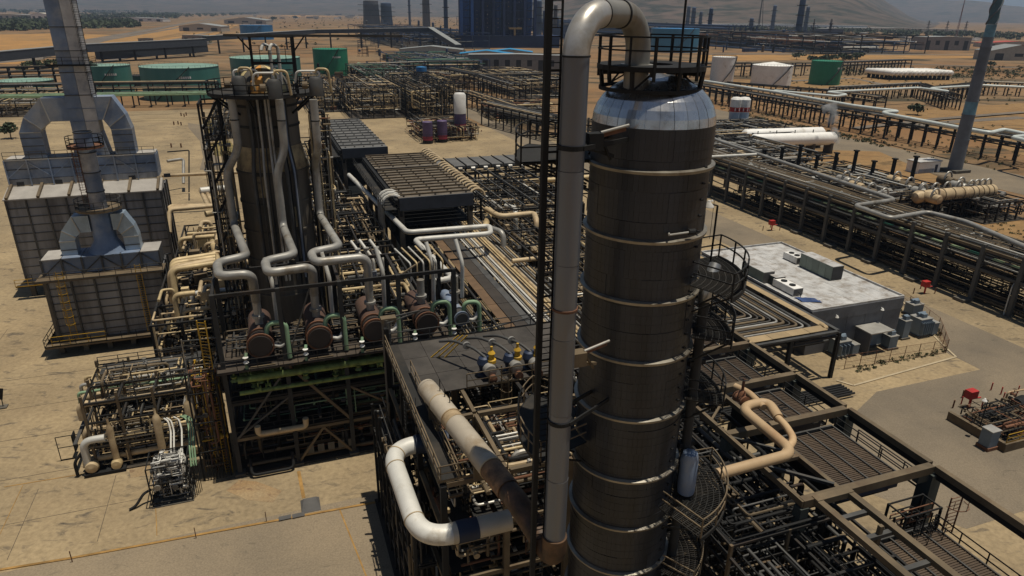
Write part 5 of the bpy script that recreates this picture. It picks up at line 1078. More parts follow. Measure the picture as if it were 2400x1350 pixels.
def cooler(u0, u1, v0, v1, z, cols, label, front=True, hd=.9):
    t = T('air_cooler', label, 'air cooler', (u0, v0, z), 'air coolers in the right structure'); w_ = (u1-u0)/cols
    for i in range(cols): cooler_panel(t, u0+i*w_+.06, u0+(i+1)*w_-.06, v0+.15, v1-.15, z)
    for i in range(cols+1): t.box('divider', u0+i*w_-.05, u0+i*w_+.05, v0, v1, z-.2, z+.10, STEELG)
    t.box('header_box', u0, u1, v0-.35, v0-.01, z-hd, z+.02, DBLUE if front else STEEL); t.box('rim', u0-.05, u1+.05, v0-.38, v0-.005, z+.022, z+.10, STEELG); t.box('rim', u0, u1, v1+.003, v1+.15, z-.3, z+.12, STEELG)
    t.box('plenum', u0+.1, u1-.1, v0+.1, v1-.1, z-1.5, z-.22, STEELB)
    for i in (0, 1): q = (u0+.4 if i == 0 else u1-.7, v0-.42); t.add('motor', MB().lathe([(0, -.25), (.17, -.2), (.17, .2), (0, .25)], (q[0], q[1], z+.05), 10, axis='u'), PIPEG, smooth=True)
    railing(t, [(u1+.55, v0-.3), (u1+.55, v1+.3)], z-.6, STEELB, 1.1); t.box('side_walk', u1+.12, u1+.6, v0-.3, v1+.3, z-.66, z-.6, GRATE)
    return t
cooler(31.0, 35.6, 25.6, 31.0, AZ-1.0, 4, 'brown finned air cooler deck in the middle bay, with a dark header box')
cooler(31.0, 35.6, 32.4, 36.4, AZ-1.0, 4, 'brown air cooler deck one bay up, behind the orange tan pipe')
cooler(31.0, 35.6, 37.6, 42.0, AZ-1.0, 4, 'small looking brown air cooler deck third bay up')
cooler(29.4, 35.6, 43.4, 49.0, AZ-1.0, 5, 'furthest air cooler deck of the tan structure next to the column platforms')
c5 = cooler(31.6, 36.2, 16.4, 22.8, AZ-3.2, 4, 'rusty brown air cooler deck at the bottom right corner'); cooler(31.6, 36.2, 9.5, 16.0, AZ-3.2, 4, 'air cooler deck cut by the bottom right corner of the picture')
fs.box('paving', 18, 36.5, 5, 50, .04, .18, OILY_SHADE)
b = MB()
railing(fs, [(ur+.9, 25), (ur+.9, 31)], AZ-3.0, STEELB, 1.2)
ct = T('caged_stair', 'dark caged ladder tower with hoops under the long tan cross beam', 'ladder', (35.2, 23.6, 0)); frame(ct, [33.4, 36.2], [22.6, 23.9], [5, 8, 10.4, 12.4], .12, STEELB); ladder(ct, (34.4, 22.4), 2, 12.4, (1, 0), STEELB, .7, cage=True); ladder(ct, (35.6, 22.4), 2, 12.4, (1, 0), STEELB, .7, cage=True); railing(ct, [(33.4, 22.5), (36.2, 22.5)], 10.4, STEELB); railing(ct, [(33.4, 22.5), (36.2, 22.5)], 8, STEELB)
clutter(ct, (33, 22.8, 4), (36, 24, 12), 16, [STEELB, STEEL], (.04, .08), 30, 44)
cr = T('cage_hoops', 'rusty hooped ladder cage above the bottom right cooler deck', 'ladder', (34, 23.4, 10)); ladder(cr, (A(2235, 1200, 11).x, 23.2), 9.2, 12.2, (1, 0), RUST, 1.0, cage=True); railing(cr, [(33, 23.3), (36.5, 23.3)], 11, RUST)
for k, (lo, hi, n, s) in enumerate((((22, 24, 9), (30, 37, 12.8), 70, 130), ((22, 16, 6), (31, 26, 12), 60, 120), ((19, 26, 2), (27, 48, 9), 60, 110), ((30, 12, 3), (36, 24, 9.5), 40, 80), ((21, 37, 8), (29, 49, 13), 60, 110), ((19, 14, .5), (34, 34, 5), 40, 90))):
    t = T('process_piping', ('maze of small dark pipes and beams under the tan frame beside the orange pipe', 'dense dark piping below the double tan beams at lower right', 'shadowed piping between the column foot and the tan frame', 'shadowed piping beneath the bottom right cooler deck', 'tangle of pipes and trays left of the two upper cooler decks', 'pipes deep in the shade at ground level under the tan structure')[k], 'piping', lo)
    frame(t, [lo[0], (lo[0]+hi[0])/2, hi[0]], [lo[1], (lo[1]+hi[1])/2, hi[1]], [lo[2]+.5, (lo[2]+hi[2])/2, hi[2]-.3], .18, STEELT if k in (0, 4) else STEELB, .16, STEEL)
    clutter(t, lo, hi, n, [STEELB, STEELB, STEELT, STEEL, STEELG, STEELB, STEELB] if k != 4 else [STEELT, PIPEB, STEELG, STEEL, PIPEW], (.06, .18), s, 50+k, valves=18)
cp = T('condensate_pipe', 'bright orange tan pipe with an S bend and two rusty valves over the cooler structure', 'pipe', A(1690, 1110, 15.2))
Z = 15.3; pts = [A(1680, 1112, Z-.3), A(1850, 1060, Z), A(1756, 970, Z), A(1795, 952, Z), A(1826, 985, Z+.1)]
cp.add('pipe_run', MB().tube(fil([A(1680, 1112, Z), A(1862, 1062, Z), A(1735, 955, Z), A(1800, 940, Z), A(1825, 980, Z)], 1.0, 9), .335, 20), PIPEH, smooth=True)
cp.add('bypass_pipe', MB().tube(fil([A(1822, 978, Z), A(1842, 998, Z), A(1862, 1030, Z), A(1830, 1075, Z)], .6, 6), .235, 16), PIPEH, smooth=True); cp.add('bypass_pipe', MB().tube(fil([A(1790, 955, Z), A(1755, 920, Z), A(1722, 905, Z)], .6, 6), .24, 16), PIPEH, smooth=True)
for px, py in ((1737, 935), (1828, 1005)):
    q = A(px, py, Z); cp.add('rusty_valve', MB().lathe([(0, -.5), (.42, -.45), (.30, 0), (.42, .45), (0, .5)], q, 14, axis='v').lathe([(.3, .2), (.22, .6), (.1, .7), (.1, 1.6), (0, 1.6)], q, 12), RUST, smooth=True); cp.add('handwheel', MB().lathe([(.30, 1.55), (.36, 1.6), (.30, 1.65), (.28, 1.6), (.30, 1.55)], q, 16).beam(q+Vector((-.3, 0, 1.6)), q+Vector((.3, 0, 1.6)), .05), STEELB)
cp.add('band', MB().lathe([(0, 0), (.36, 0), (.36, .06), (0, .06)], (0, 0, 0), 16), STEELB); bb = cp.o.children[-1]; bb.data.transform(Matrix.Translation(cp.b)); bb.location = A(1822, 1030, Z)-cp.b; bb.rotation_euler = (A(1862, 1062, Z)-A(1735, 955, Z)).to_track_quat('Z', 'Y').to_euler()
for px in (1700, 1755): cp.rod('hanger', A(px, 1105-(px-1690)*.32, Z-.3), A(px, 1105-(px-1690)*.32, Z-1.6), .05, STEELB)
for i, (pp, lab, r, m) in enumerate(((((1700, 1215), (1768, 1197)), 'short pinkish white pipe end near the low side platform', .26, mat('pinkish_pipe', (.50, .42, .38), .5)), (((1965, 1255), (1925, 1275), (1905, 1300), (1945, 1370)), 'white pipe banded with dark blue wraps bending down at the bottom edge', .27, PIPEW), (((1700, 1240), (1800, 1310), (1880, 1350)), 'long dark blue pipe in the shade ending white at the bottom edge', .22, DBLUE))):
    P_ = [A(x, y, 8.0) for x, y in pp]; t = T('shaded_pipe', lab, 'pipe', P_[0]); PP = fil(P_, .7, 6); t.add('pipe_run', MB().tube(PP, r, 16), m, smooth=True)
    if i == 1:
        for a in (3, 7, 10, 13):
            if a+1 < len(PP): t.add('blue_wrap', MB().tube([PP[a], PP[a]*.4+PP[a+1]*.6], r+.02, 16), DBLUE, smooth=True)
        t.add('white_cone', MB().tube([A(1940, 1258, 8.2), A(1962, 1252, 8.6)], [.3, .38], 14), PIPEG)
    if i == 2: t.add('white_end', MB().tube([A(1848, 1338, 8.1), A(1900, 1365, 8.1)], r+.12, 16), PIPEW, smooth=True)
    if i == 0: t.add('band', MB().tube([P_[0]*.45+P_[1]*.55, P_[0]*.4+P_[1]*.6], r+.02, 16), STEELB)
ot = T('rusty_tray', 'small rusty orange tray lit deep in the shadow at the bottom edge', 'tray', A(1760, 1310, 6)); q = A(1760, 1310, 6)
for i in range(4): ot.box('slat', q.x-1+i*.5, q.x-.65+i*.5, q.y-.5, q.y+.5, 6, 6.1, mat('orange_primer', None))
# ------------------------------------------------------------------ L shaped pipe rack
lk = T('corner_pipe_rack', 'L shaped pipe rack with tan covers bending in front of the flat roofed substation', 'pipe rack', (60.3, 54.4, 0)); LZ = 6.3
for v in (54.4, 61, 68, 75, 82): lk.box('post', 60.1, 60.5, v-.2, v+.2, .03, LZ-.3, STEELB); lk.box('post', 54.2, 54.6, v-.2, v+.2, .03, LZ-.3, STEELB) if v > 55 else None; lk.box('beam', 54, 60.4, v-.12, v+.12, LZ-.9, LZ-.66, STEEL)
for u in (53.4, 46.5, 39.6, 33): lk.box('post', u-.2, u+.2, 54.2, 54.6, .03, LZ-.3, STEELB); lk.box('post', u-.2, u+.2, 59.8, 60.2, .03, LZ-.3, STEELB); lk.box('beam', u-.12, u+.12, 54.5, 60, LZ-.9, LZ-.66, STEEL)
lk.box('edge_girder', 60.0, 60.5, 54.6, 84, LZ-.3, LZ-.06, STEELG); lk.box('edge_girder', 30, 60.0, 54.2, 54.6, LZ-.3, LZ-.06, STEELG)
TANC = mat('tan_tray_cover', (.36, .26, .14), .8, 0, .2, .5, (.25, .18, .10), .3)
for i in range(10): lk.box('tray_cover', 58.9, 59.9, 56.3+i*2.7, 56.3+(i+1)*2.7-.04, LZ-.05, LZ+.02+.01*(i % 2), TANC); lk.box('tray_cover', 33+i*2.6, 33+(i+1)*2.6-.04, 54.8, 56.1, LZ-.05, LZ+.02+.01*(i % 2), TANC)
lk.pipe('tray_bend', [(58.9, 55.5, LZ-.1), (59.4, 55.5, LZ-.1), (59.4, 56.4, LZ-.1)], .3, TANC, .5)
for i in range(11):
    o = 1.9+i*.52; r = (.20, .12, .16, .09, .2, .14, .1, .16, .12, .1, .14)[i]
    lk.pipe('bent_pipe', [(60.2-o, 84, LZ-.4), (60.2-o, 54.6+o, LZ-.4), (32, 54.6+o, LZ-.4)], r, (STEELG, PIPEG, STEELT, STEELG, STEELT, PIPEG, STEELG, STEELT, STEELG, PIPEG, STEELT)[i], .9, 10, k=6)
for i in range(8): lk.pipe('lower_pipe', [(31, 55+i*.55, LZ-1.5-.5*(i % 2)), (59.5, 55+i*.55, LZ-1.5-.5*(i % 2))], .12, (STEELG, STEELB, STEEL)[i % 3])
railing(lk, [(52.3, 64.5), (52.3, 83)], LZ-.5, STEELB, 1.0)
for i in range(6): lk.pipe('trench_pipe', [(36, 50+i*.4, .5), (59.6, 50+i*.4, .5)], .13, STEELB)
# ------------------------------------------------------------------ substation
sb = T('substation_building', 'flat roofed grey substation with a weathered white roof and rooftop units', 'building', (68.7, 60, 0)); s0, s1, t0, t1, SH = 61.3, 76.3, 60.0, 83.5, 6.1
WALL = mat('grey_substation_wall', (.13, .135, .145), .85, 0, .15, .5, (.09, .09, .09), .3, .6); ROOFM = mat('weathered_white_roof', (.47, .46, .44), .75, 0, .18, .8, (.20, .16, .12), .42, .7, rnd=.04)
for i in range(5):
    a = s0+3*i; sb.box('wall_panel', a+.02, a+2.98, t0-.06, t0, .03, SH-1.5, WALL); sb.box('fascia', a, a+3, t0-.16, t0+.1, SH-1.49, SH-.02, WALL)
for i in range(8): a = t0+i*(t1-t0)/8; sb.box('wall_panel', s1+.002, s1+.06, a+.02, a+(t1-t0)/8-.02, .03, SH-.02, WALL)
sb.box('core', s0, s1, t0+.002, t1, 0, SH-.1, WALL)
for i in range(10):
    for j in range(6): sb.box('roof_sheet', s0+.1+i*1.48, s0+.1+(i+1)*1.48-.02, t0+.1+j*3.88, t0+.1+(j+1)*3.88-.02, SH-.1, SH+.004*((i*3+j*5) % 4), ROOFM)
for a, c in (((s0, t0), (s1, t0)), ((s1, t0), (s1, t1)), ((s1, t1), (s0, t1)), ((s0, t1), (s0, t0))): sb.beam('parapet', (*a, SH+.12), (*c, SH+.12), .16, ROOFM, .28)
sb.box('door', 70.6, 71.6, t0-.09, t0-.06, .05, 2.3, STEEL); sb.box('porch_wall', 69.0, 69.2, t0-2.6, t0-.17, .03, 3.0, WALL); sb.box('porch_roof', 68.8, 72.6, t0-2.8, t0-.17, 3.01, 3.15, PIPEG)
for u in (65.2, 72.6): sb.add('wall_lamp', MB().lathe([(0, .2), (.08, .18), (.22, -.08), (0, -.08)], (u, t0-.4, SH-1.1), 12).beam((u, t0-.4, SH-1), (u, t0-.16, SH-.9), .06), WHITE)
tarp = T('blue_tarp', 'crumpled dark blue tarp lying on the near corner of the white roof', 'tarp', (63.4, 62, SH)); b = MB(); rg = random.Random(3)
n_ = 8; b.v = [(62.3+i*.33+rg.uniform(-.08, .08), 62.8+j*.22-i*.16+rg.uniform(-.06, .06), SH+.03+rg.uniform(0, .14)) for j in range(n_) for i in range(n_)]; b.f = [(j*n_+i, j*n_+i+1, (j+1)*n_+i+1, (j+1)*n_+i) for j in range(n_-1) for i in range(n_-1)]
tarp.add('sheet', b, mat('blue_tarp', (.02, .05, .15), .7))
UG = mat('green_grey_unit', (.20, .235, .20), .7, .1, .15)
def hvac(px, py, L, Wd, Hh, m, label, open_end=False, dz=0):
    q = A(px, py, SH); t = T('rooftop_unit', label, 'cooling unit', (q.x, q.y, SH), 'cooling units on the substation roof'); u0, v0 = q.x-Wd, q.y   # near right bottom corner
    n = max(2, int(L/1.2)); 
    for i in range(n): t.box('side_panel', u0-.03, u0+.02, v0+i*L/n+.02, v0+(i+1)*L/n-.02, SH+.12, SH+Hh-.02, m); t.box('side_panel', u0+Wd-.02, u0+Wd+.03, v0+i*L/n+.02, v0+(i+1)*L/n-.02, SH+.12, SH+Hh-.02, m); t.box('lid', u0, u0+Wd, v0+i*L/n+.01, v0+(i+1)*L/n-.01, SH+Hh, SH+Hh+.05, WHITE if m is WHITE else ROOFM)
    t.box('end_louver', u0+.02, u0+Wd-.02, v0-.03, v0, SH+.14, SH+Hh-.02, CORE if open_end else PLATE); t.box('casing', u0+.021, u0+Wd-.021, v0+.001, v0+L, SH+.1, SH+Hh-.003, m)
    for i in range(2 if m is WHITE else 0): t.add('fan', MB().lathe([(0, 0), (Wd*.28, 0), (Wd*.28, .12), (Wd*.22, .12), (0, .08)], (u0+Wd/2, v0+L*(.3+.4*i), SH+Hh+.05), 14), STEELB)
    t.box('base_rail', u0+.05, u0+.15, v0+.02, v0+L-.02, SH+.004, SH+.1, STEELB); t.box('base_rail', u0+Wd-.15, u0+Wd-.05, v0+.02, v0+L-.02, SH+.004, SH+.1, STEELB)
    if not open_end: t.pipe('conduit', [(u0+Wd*.5, v0-.04, SH+.5), (u0+Wd*.5, v0-.5, SH+.5), (u0+Wd*.5, v0-.5, SH)], .05, STEELB)
    return t
hvac(1972, 655, 6.2, 1.9, 2.0, UG, 'long grey green rooftop unit with a dark open end, largest of the roof units', True)
hvac(1884, 618, 2.9, 1.4, 1.0, WHITE, 'low white rooftop unit just behind the longest unit')
hvac(1880, 692, 4.0, 1.5, 1.0, WHITE, 'low white rooftop unit nearest the roof edge at front')
hvac(1812, 662, 4.6, 1.8, 1.6, UG, 'grey green rooftop unit beside the near roof edge, left of the white one')
hvac(1838, 668, 1.6, 1.6, 1.2, TEALC, 'small dark rooftop unit between the grey green and the low white one')
TB = mat('blue_grey_transformer', (.17, .22, .27), .6, .2, .15); 
pad = A(2000, 870); solo('gravel_pad', MB().poly([A(1965, 858, .05)[:2], A(2225, 822, .05)[:2], A(2200, 770, .05)[:2], A(2108, 712, .05)[:2]], .05), CONC, None, None, (0, 0, 0), kind='structure'); bpy.data.objects['gravel_pad'].location = (0, 0, 0)
def transformer(px, py, w_, d_, h_, fins, label, box2=True):
    q = A(px, py); t = T('transformer', label, 'transformer', (q.x, q.y, .06), 'transformers in the fenced yard'); u, v = q.x, q.y
    t.box('plinth', u-w_/2-.2, u+w_/2+.2, v-.2, v+d_+.2, .06, .3, CONCP); t.box('tank', u-w_/2, u+w_/2, v, v+d_, .3, h_, TB); t.box('lid', u-w_/2-.06, u+w_/2+.06, v-.06, v+d_+.06, h_+.001, h_+.07, PIPEG)
    for i in range(fins): t.box('radiator_fin', u-w_/2+.1+i*(w_-.2)/max(1, fins-1)-.04, u-w_/2+.1+i*(w_-.2)/max(1, fins-1)+.04, v-.5, v-.002, .6, h_-.3, TB)
    if box2: t.box('switch_box', u+w_/2+.1, u+w_/2+1.1, v-.3, v+.8, .3, h_*.75, TB); t.box('switch_lid', u+w_/2+.05, u+w_/2+1.15, v-.35, v+.85, h_*.75+.001, h_*.75+.06, PIPEG)
    t.add('conservator', MB().lathe([(0, -w_*.35), (.22, -w_*.33), (.22, w_*.33), (0, w_*.35)], (u, v+d_*.6, h_+.45), 12, axis='u'), TB, smooth=True); t.box('cable_box', u-.35, u+.35, v+d_*.2, v+d_*.5, h_+.07, h_+.6, TB)
transformer(1975, 838, 2.0, 1.6, 2.2, 4, 'blue grey transformer nearest the rack corner, left end of the fenced yard')
transformer(2052, 812, 2.2, 1.8, 2.5, 0, 'large plain grey transformer cabinet in the middle of the fenced yard'); transformer(2090, 820, 1.4, 1.2, 1.9, 0, 'small boxy transformer in front of the middle cabinet', False)
transformer(2120, 796, 1.1, 1.2, 2.7, 0, 'slim tall bright blue cabinet in the fenced yard', False); transformer(2163, 790, 2.0, 1.8, 2.6, 6, 'finned transformer with five radiator blades at the right of the yard')
transformer(2148, 742, 1.9, 1.5, 1.8, 0, 'low pale cabinet at the back right of the fenced yard', False)
fe = T('chain_fence', 'thin brown wire fence round the transformer yard', 'fence', A(2000, 872)); FP = [A(1978, 866), A(2216, 828), A(2196, 775), A(2108, 706)]
for a, c in zip(FP[:-1], FP[1:]):
    n_ = max(2, int((c-a).length/2.2))
    for i in range(n_): q = a+(c-a)*i/n_; fe.rod('fence_post', q, q+Vector((0, 0, 2.0)), .04, RUST)
    b = MB(); 
    for z in (.15, 1.0, 1.95): b.beam(a+Vector((0, 0, z)), c+Vector((0, 0, z)), .03)
    fe.add('rail', b, RUST); b = MB(); m_ = int((c-a).length/.22)
    for i in range(m_): q = a+(c-a)*i/m_; b.beam(q+Vector((0, 0, .1)), q+Vector((0, 0, 1.95)), .012)
    fe.add('wire_mesh', b, RUST, kind='stuff')
# ------------------------------------------------------------------ yard items at right
def monitor(px, py, label, s=1.0):
    q = A(px, py); t = T('fire_monitor', label, 'fire monitor', q, 'red fire monitors'); 
    t.rod('riser', q, q+Vector((0, 0, 1.1*s)), .12*s, RED); t.box('hose_box', q.x-.6*s, q.x+.4*s, q.y-.3*s, q.y+.4*s, 1.1*s, 1.9*s, RED); t.add('nozzle', MB().tube([q+Vector((.1, 0, 1.0*s)), q+Vector((.9*s, -.3, 1.1*s))], [.12*s, .07*s], 8), RED)
    for i, (a, c) in enumerate(((-1.6, .4), (1.4, -.5), (1.0, 1.5))): t.rod('bollard', q+Vector((a*s, c*s, 0)), q+Vector((a*s, c*s, .9*s)), .07*s, RUST)
    return t
monitor(2270, 955, 'red fire hose box with posts on the open concrete at right', 1.15); monitor(1808, 540, 'red fire monitor beside the road near the top of the long rack', 1.1); monitor(2166, 688, 'red fire monitor standing where the road passes the long rack', 1.1)
for i, (x, y) in enumerate(((2345, 925), (2322, 915), (2384, 922), (2300, 955), (2252, 948), (2350, 938))): q = A(x, y); solo('bollard', MB().tube([q, q+Vector((0, 0, 1.0))], .07, 8), RED, 'short red bollard on the concrete near the red hose box, %s' % ('by the black machine', 'furthest back', 'at the edge', 'right of it', 'left of it', 'mid group')[i], 'bollard', q, 'red bollards at the right edge')
for i, (x, y) in enumerate(((425, 272), (432, 274), (437, 271), (408, 293), (418, 292), (425, 294), (402, 346), (425, 346))): q = A(x, y); solo('bollard', MB().tube([q, q+Vector((0, 0, 1.3))], .22, 8), RUST, 'small rusty bollard in the far left yard, %s from the back' % NTH[i], 'bollard', q, 'red bollards in the far yard')
cb = T('control_cabinet', 'small grey cabinet on a rusty plinth at the right edge, beside a thin pole', 'cabinet', A(2312, 1050)); q = A(2312, 1050); cb.box('plinth', q.x-.7, q.x+.7, q.y-.6, q.y+.7, .03, .4, RUST); cb.box('body', q.x-.6, q.x+.6, q.y-.5, q.y+.6, .4, 2.2, TB); cb.box('lid', q.x-.65, q.x+.65, q.y-.55, q.y+.65, 2.2, 2.28, PIPEG)
lamp(A(2290, 1020), 4.2, 'dark lamp pole standing by the grey cabinet at the right edge'); lamp(A(1663, 560), 7.5, 'lamp pole beside the road behind the column flank')
sm = T('separator_skid', 'dark sump with pipes and a yellow stair at the right edge', 'skid', A(2370, 1060)); q = A(2370, 1050)
sm.box('basin_wall', q.x-1.6, q.x+8, q.y-.4, q.y, .03, 1.0, STEELT); sm.box('basin_wall', q.x-1.6, q.x-1.2, q.y, q.y+6, .03, 1.0, STEELT); sm.box('basin_floor', q.x-1.2, q.x+8, q.y, q.y+6, .04, .1, STEELB); clutter(sm, (q.x-1, q.y, .3), (q.x+7, q.y+6, 2.2), 24, [STEELB, STEELT, RUST], (.07, .16), 40, 61, valves=6); ladder(sm, (q.x+.6, q.y-1.4), 0, 1.6, (1, 0), YEL, 1.0); railing(sm, [(q.x-1.4, q.y-.2), (q.x+6, q.y-.2)], 1.0, YEL, 1.0)
pm = T('stored_pump', 'black machine with an orange pipe on the concrete at the right edge', 'machine', A(2390, 960)); q = A(2385, 965); pm.add('body', MB().lathe([(0, -1.2), (.7, -1.1), (.9, 0), (.7, 1.1), (0, 1.2)], (q.x+.5, q.y, 1.0), 12, axis='u'), STEELB, smooth=True); pm.box('frame', q.x-1.2, q.x+2.2, q.y-.7, q.y+.7, .03, .4, STEELB); pm.pipe('pipe', [(q.x-.6, q.y+1.2, .3), (q.x-.6, q.y+1.2, 1.9), (q.x+2, q.y+1, 1.9)], .1, PIPEH)
# ------------------------------------------------------------------ long pipe rack at right
RU0, RU1, RZ = 98.3, 107.0, 8.6
rk = T('long_pipe_rack', 'long two level pipe rack with green trays running down the right side of the road', 'pipe rack', (RU0, 100, 0))
RCOL = mat('grey_rack_concrete', (.085, .083, .075), .9, 0, .2, .5)
v = 42.0; vs3 = []
while v < 205: vs3.append(v); v += 6.1
for i, v in enumerate(vs3):
    rk.box('post', RU0-.28, RU0+.28, v-.28, v+.28, .03, RZ+.5, RCOL); rk.box('post', RU1-.28, RU1+.28, v-.28, v+.28, .03, RZ+.3, RCOL)
    for z in (RZ, RZ-2.4): rk.box('cross_beam', RU0+.28, RU1-.28, v-.18, v+.18, z-.5, z-.05, RCOL)
for a, c in zip(vs3[:-1], vs3[1:]):
    for z in (RZ-.1, RZ-3.1): rk.box('edge_beam', RU0-.15, RU0+.15, a+.28, c-.28, z-.4, z, RCOL if z < 8 else STEELT)
    rk.box('edge_beam', RU1-.15, RU1+.15, a+.28, c-.28, RZ-.5, RZ-.1, STEELT)
Vv0, Vv1 = vs3[0], vs3[-1]; rg = random.Random(7)
for i in range(15):
    u = RU0+.8+i*.52; m = rg.choice([STEELT, PIPEB, STEELG, STEELT, FIREP, STEELB, PIPEG]); r = rg.choice([.10, .14, .2, .12, .16]); z = RZ+r-.04
    rk.pipe('pipe', [(u, Vv0, z), (u, Vv1, z)], r, m)
for i in range(12): u = RU0+.7+i*.66; rk.pipe('lower_pipe', [(u, Vv0, RZ-2.2), (u, Vv1, RZ-2.2)], rg.choice([.12, .18, .14]), rg.choice([STEELT, STEELG, STEELB, PIPEG]))
for i in range(7): u = RU0+.9+i*.5; rk.pipe('lower_pipe', [(u, Vv0, 1.1), (u, Vv1, 1.1)], .14, rg.choice([STEELB, STEELT, STEELB]))
LG = mat('pale_green_tray', (.34, .46, .26), .6, 0, .2)
for i in range(26):
    v = 50+i*3.3+rg.uniform(-.3, .3); L = rg.uniform(1.4, 2.6)
    if v < 88 or rg.random() < .5: rk.box('green_tray', RU0-.1, RU0+.55, v, v+L, RZ-1.35, RZ-1.25+rg.uniform(0, .1), LG if i % 5 else mat('teal_tray', (.03, .16, .11), .6))
for i in range(5): u = RU1-2.3+i*.3; rk.box('walk_plank', u, u+.26, 60, 128, RZ+.05, RZ+.10, STEELT)
for i in range(4): rk.box('tray_cover', RU0+3.2, RU0+4.6, 84+i*9, 84+i*9+8.9, RZ+.45, RZ+.5, TANC)
railing(rk, [(RU0, 44), (RU0, 200)], RZ-3.1, STEELB, 1.0, step=3)
clutter(rk, (RU0+.2, 44, .4), (RU1-.5, 130, 4.8), 70, [STEELB, STEELT, STEELB, FIREP], (.08, .2), 200, 71, valves=20)
clutter(rk, (RU0+.3, 50, RZ-.2), (RU0+5, 190, RZ+.8), 40, [STEELG, STEELT, PIPEW, STEELT], (.06, .12), 120, 72, valves=30)
for i in range(5): q = (RU0-1.0, 66+i*9.0); rk.box('pump_block', q[0]-.8, q[0]+.8, q[1], q[1]+1.8, .03, .5, CONCP)
zz = RZ+1.2
sp_ = [A(1668, 322, zz), A(1690, 332, zz), A(2098, 468, zz), A(2002, 482, zz), A(2086, 512, zz), A(2172, 497, zz), A(2265, 520, zz), A(2480, 612, zz)]
wz = T('zigzag_pipe', 'pale grey pipe zigzagging along the top of the long right pipe rack', 'pipe', sp_[2]); wz.add('pipe_run', MB().tube(fil(sp_, 1.2, 5), .38, 14), PIPEG, smooth=True)
for i in range(10): q = sp_[6]+(sp_[7]-sp_[6])*(i/9); wz.rod('support', q-Vector((0, 0, .3)), (q.x, q.y, RZ-.5), .1, STEELB) if i % 2 else None
zz2 = [A(1660, 368, zz), A(1772, 362, zz)]; wz.add('branch_pipe', MB().tube(zz2, .34, 12), PIPEW, smooth=True)
for i, (x, y, x2, y2) in enumerate(((2300, 660, 2310, 745), )): pass
bo = T('pipe_arch', 'white bent pipe frame standing under the right end of the long rack', 'pipe', A(2360, 745)); q = A(2352, 738); bo.pipe('pipe_run', [q, q+Vector((0, 0, 4.6)), q+Vector((1.2, .4, 5.0)), q+Vector((2.4, -.6, 3.6)), q+Vector((2.4, -.6, 0))], .10, PIPEW, .6)
# ------------------------------------------------------------------ process block beyond the long rack
def block(name, label, lo, hi, nu, nv, zs, n, small, seed, mats=None, w_=.3, valves=20, rr=(.1, .3), sm=None, cat='process unit', cols=True):
    t = T(name, label, cat, lo)
    if cols: frame(t, [lo[0]+(hi[0]-lo[0])*i/(nu-1) for i in range(nu)], [lo[1]+(hi[1]-lo[1])*i/(nv-1) for i in range(nv)], zs, w_, STEELB, w_*.8, STEEL)
    t.box('paving', lo[0]-.5, hi[0]+.5, lo[1]-.5, hi[1]+.5, .05, .16, OILY_SHADE)
    clutter(t, lo, hi, n, mats or [STEELB, STEELT, STEELG, PIPEG, PIPEB, STEEL], rr, small, seed, valves=valves, smat=sm, srr=(.06, .16)); return t
MXL = [STEELT, PIPEG, PIPEW, PIPEB, STEELG, STEELB, STEELB]
block('process_unit', 'low process unit full of exchangers and pipes behind the long rack, near half', (114, 104, .5), (140, 136, 6), 6, 7, [3, 5.6], 110, 260, 81, MXL, .3, 50)
block('process_unit', 'low process unit of dark steel and pipes behind the long rack, far half', (114, 138, .5), (140, 176, 6.5), 6, 8, [3, 6], 90, 260, 82, MXL, .3, 40)
block('process_unit', 'steelwork at the far end of the process block beside the twin white drums', (116, 178, .5), (160, 206, 6), 7, 5, [3, 5.6], 60, 180, 83, MXL, .35, 30)
for i in range(9):
    q = A(1668+i*62, 432+i*6-(i % 3)*12, 6.0) if False else Vector((118+i*2.6, 140-i*3.2, 0)); h_ = 8.6+(i % 3)
    t = T('steel_post', 'tall dark post rising from the process block behind the rack, %s from the left' % NTH[i], 'post', q, 'posts rising from the process block'); t.box('shaft', q.x-.3, q.x+.3, q.y-.3, q.y+.3, 0, h_, STEELB); t.box('head', q.x-.5, q.x+.5, q.y-.5, q.y+.5, h_, h_+.3, STEELB)
for i, (px, py) in enumerate(((1600, 0), )): pass
for i in range(10):
    q = A(1985+i*30, 425+(i % 4)*14, 5.5); t = T('exchanger_bonnet', 'rounded pale exchanger end in the process block, %s from the left' % NTH[i], 'exchanger', q, 'pale exchanger ends in the process block')
    t.add('shell', MB().lathe([(0, -.9), (.8, -.8), (1.0, -.4), (1.0, 2.6), (0, 2.7)], q, 14, axis='v'), (PIPEG, PIPEB, STEELT)[i % 3], smooth=True); t.add('pipe_loop', MB().tube([q+Vector((1.1*math.cos(a), .5, .5+1.6*math.sin(a))) for a in [PI*k/8 for k in range(9)]], .2, 8), PIPEG, smooth=True)
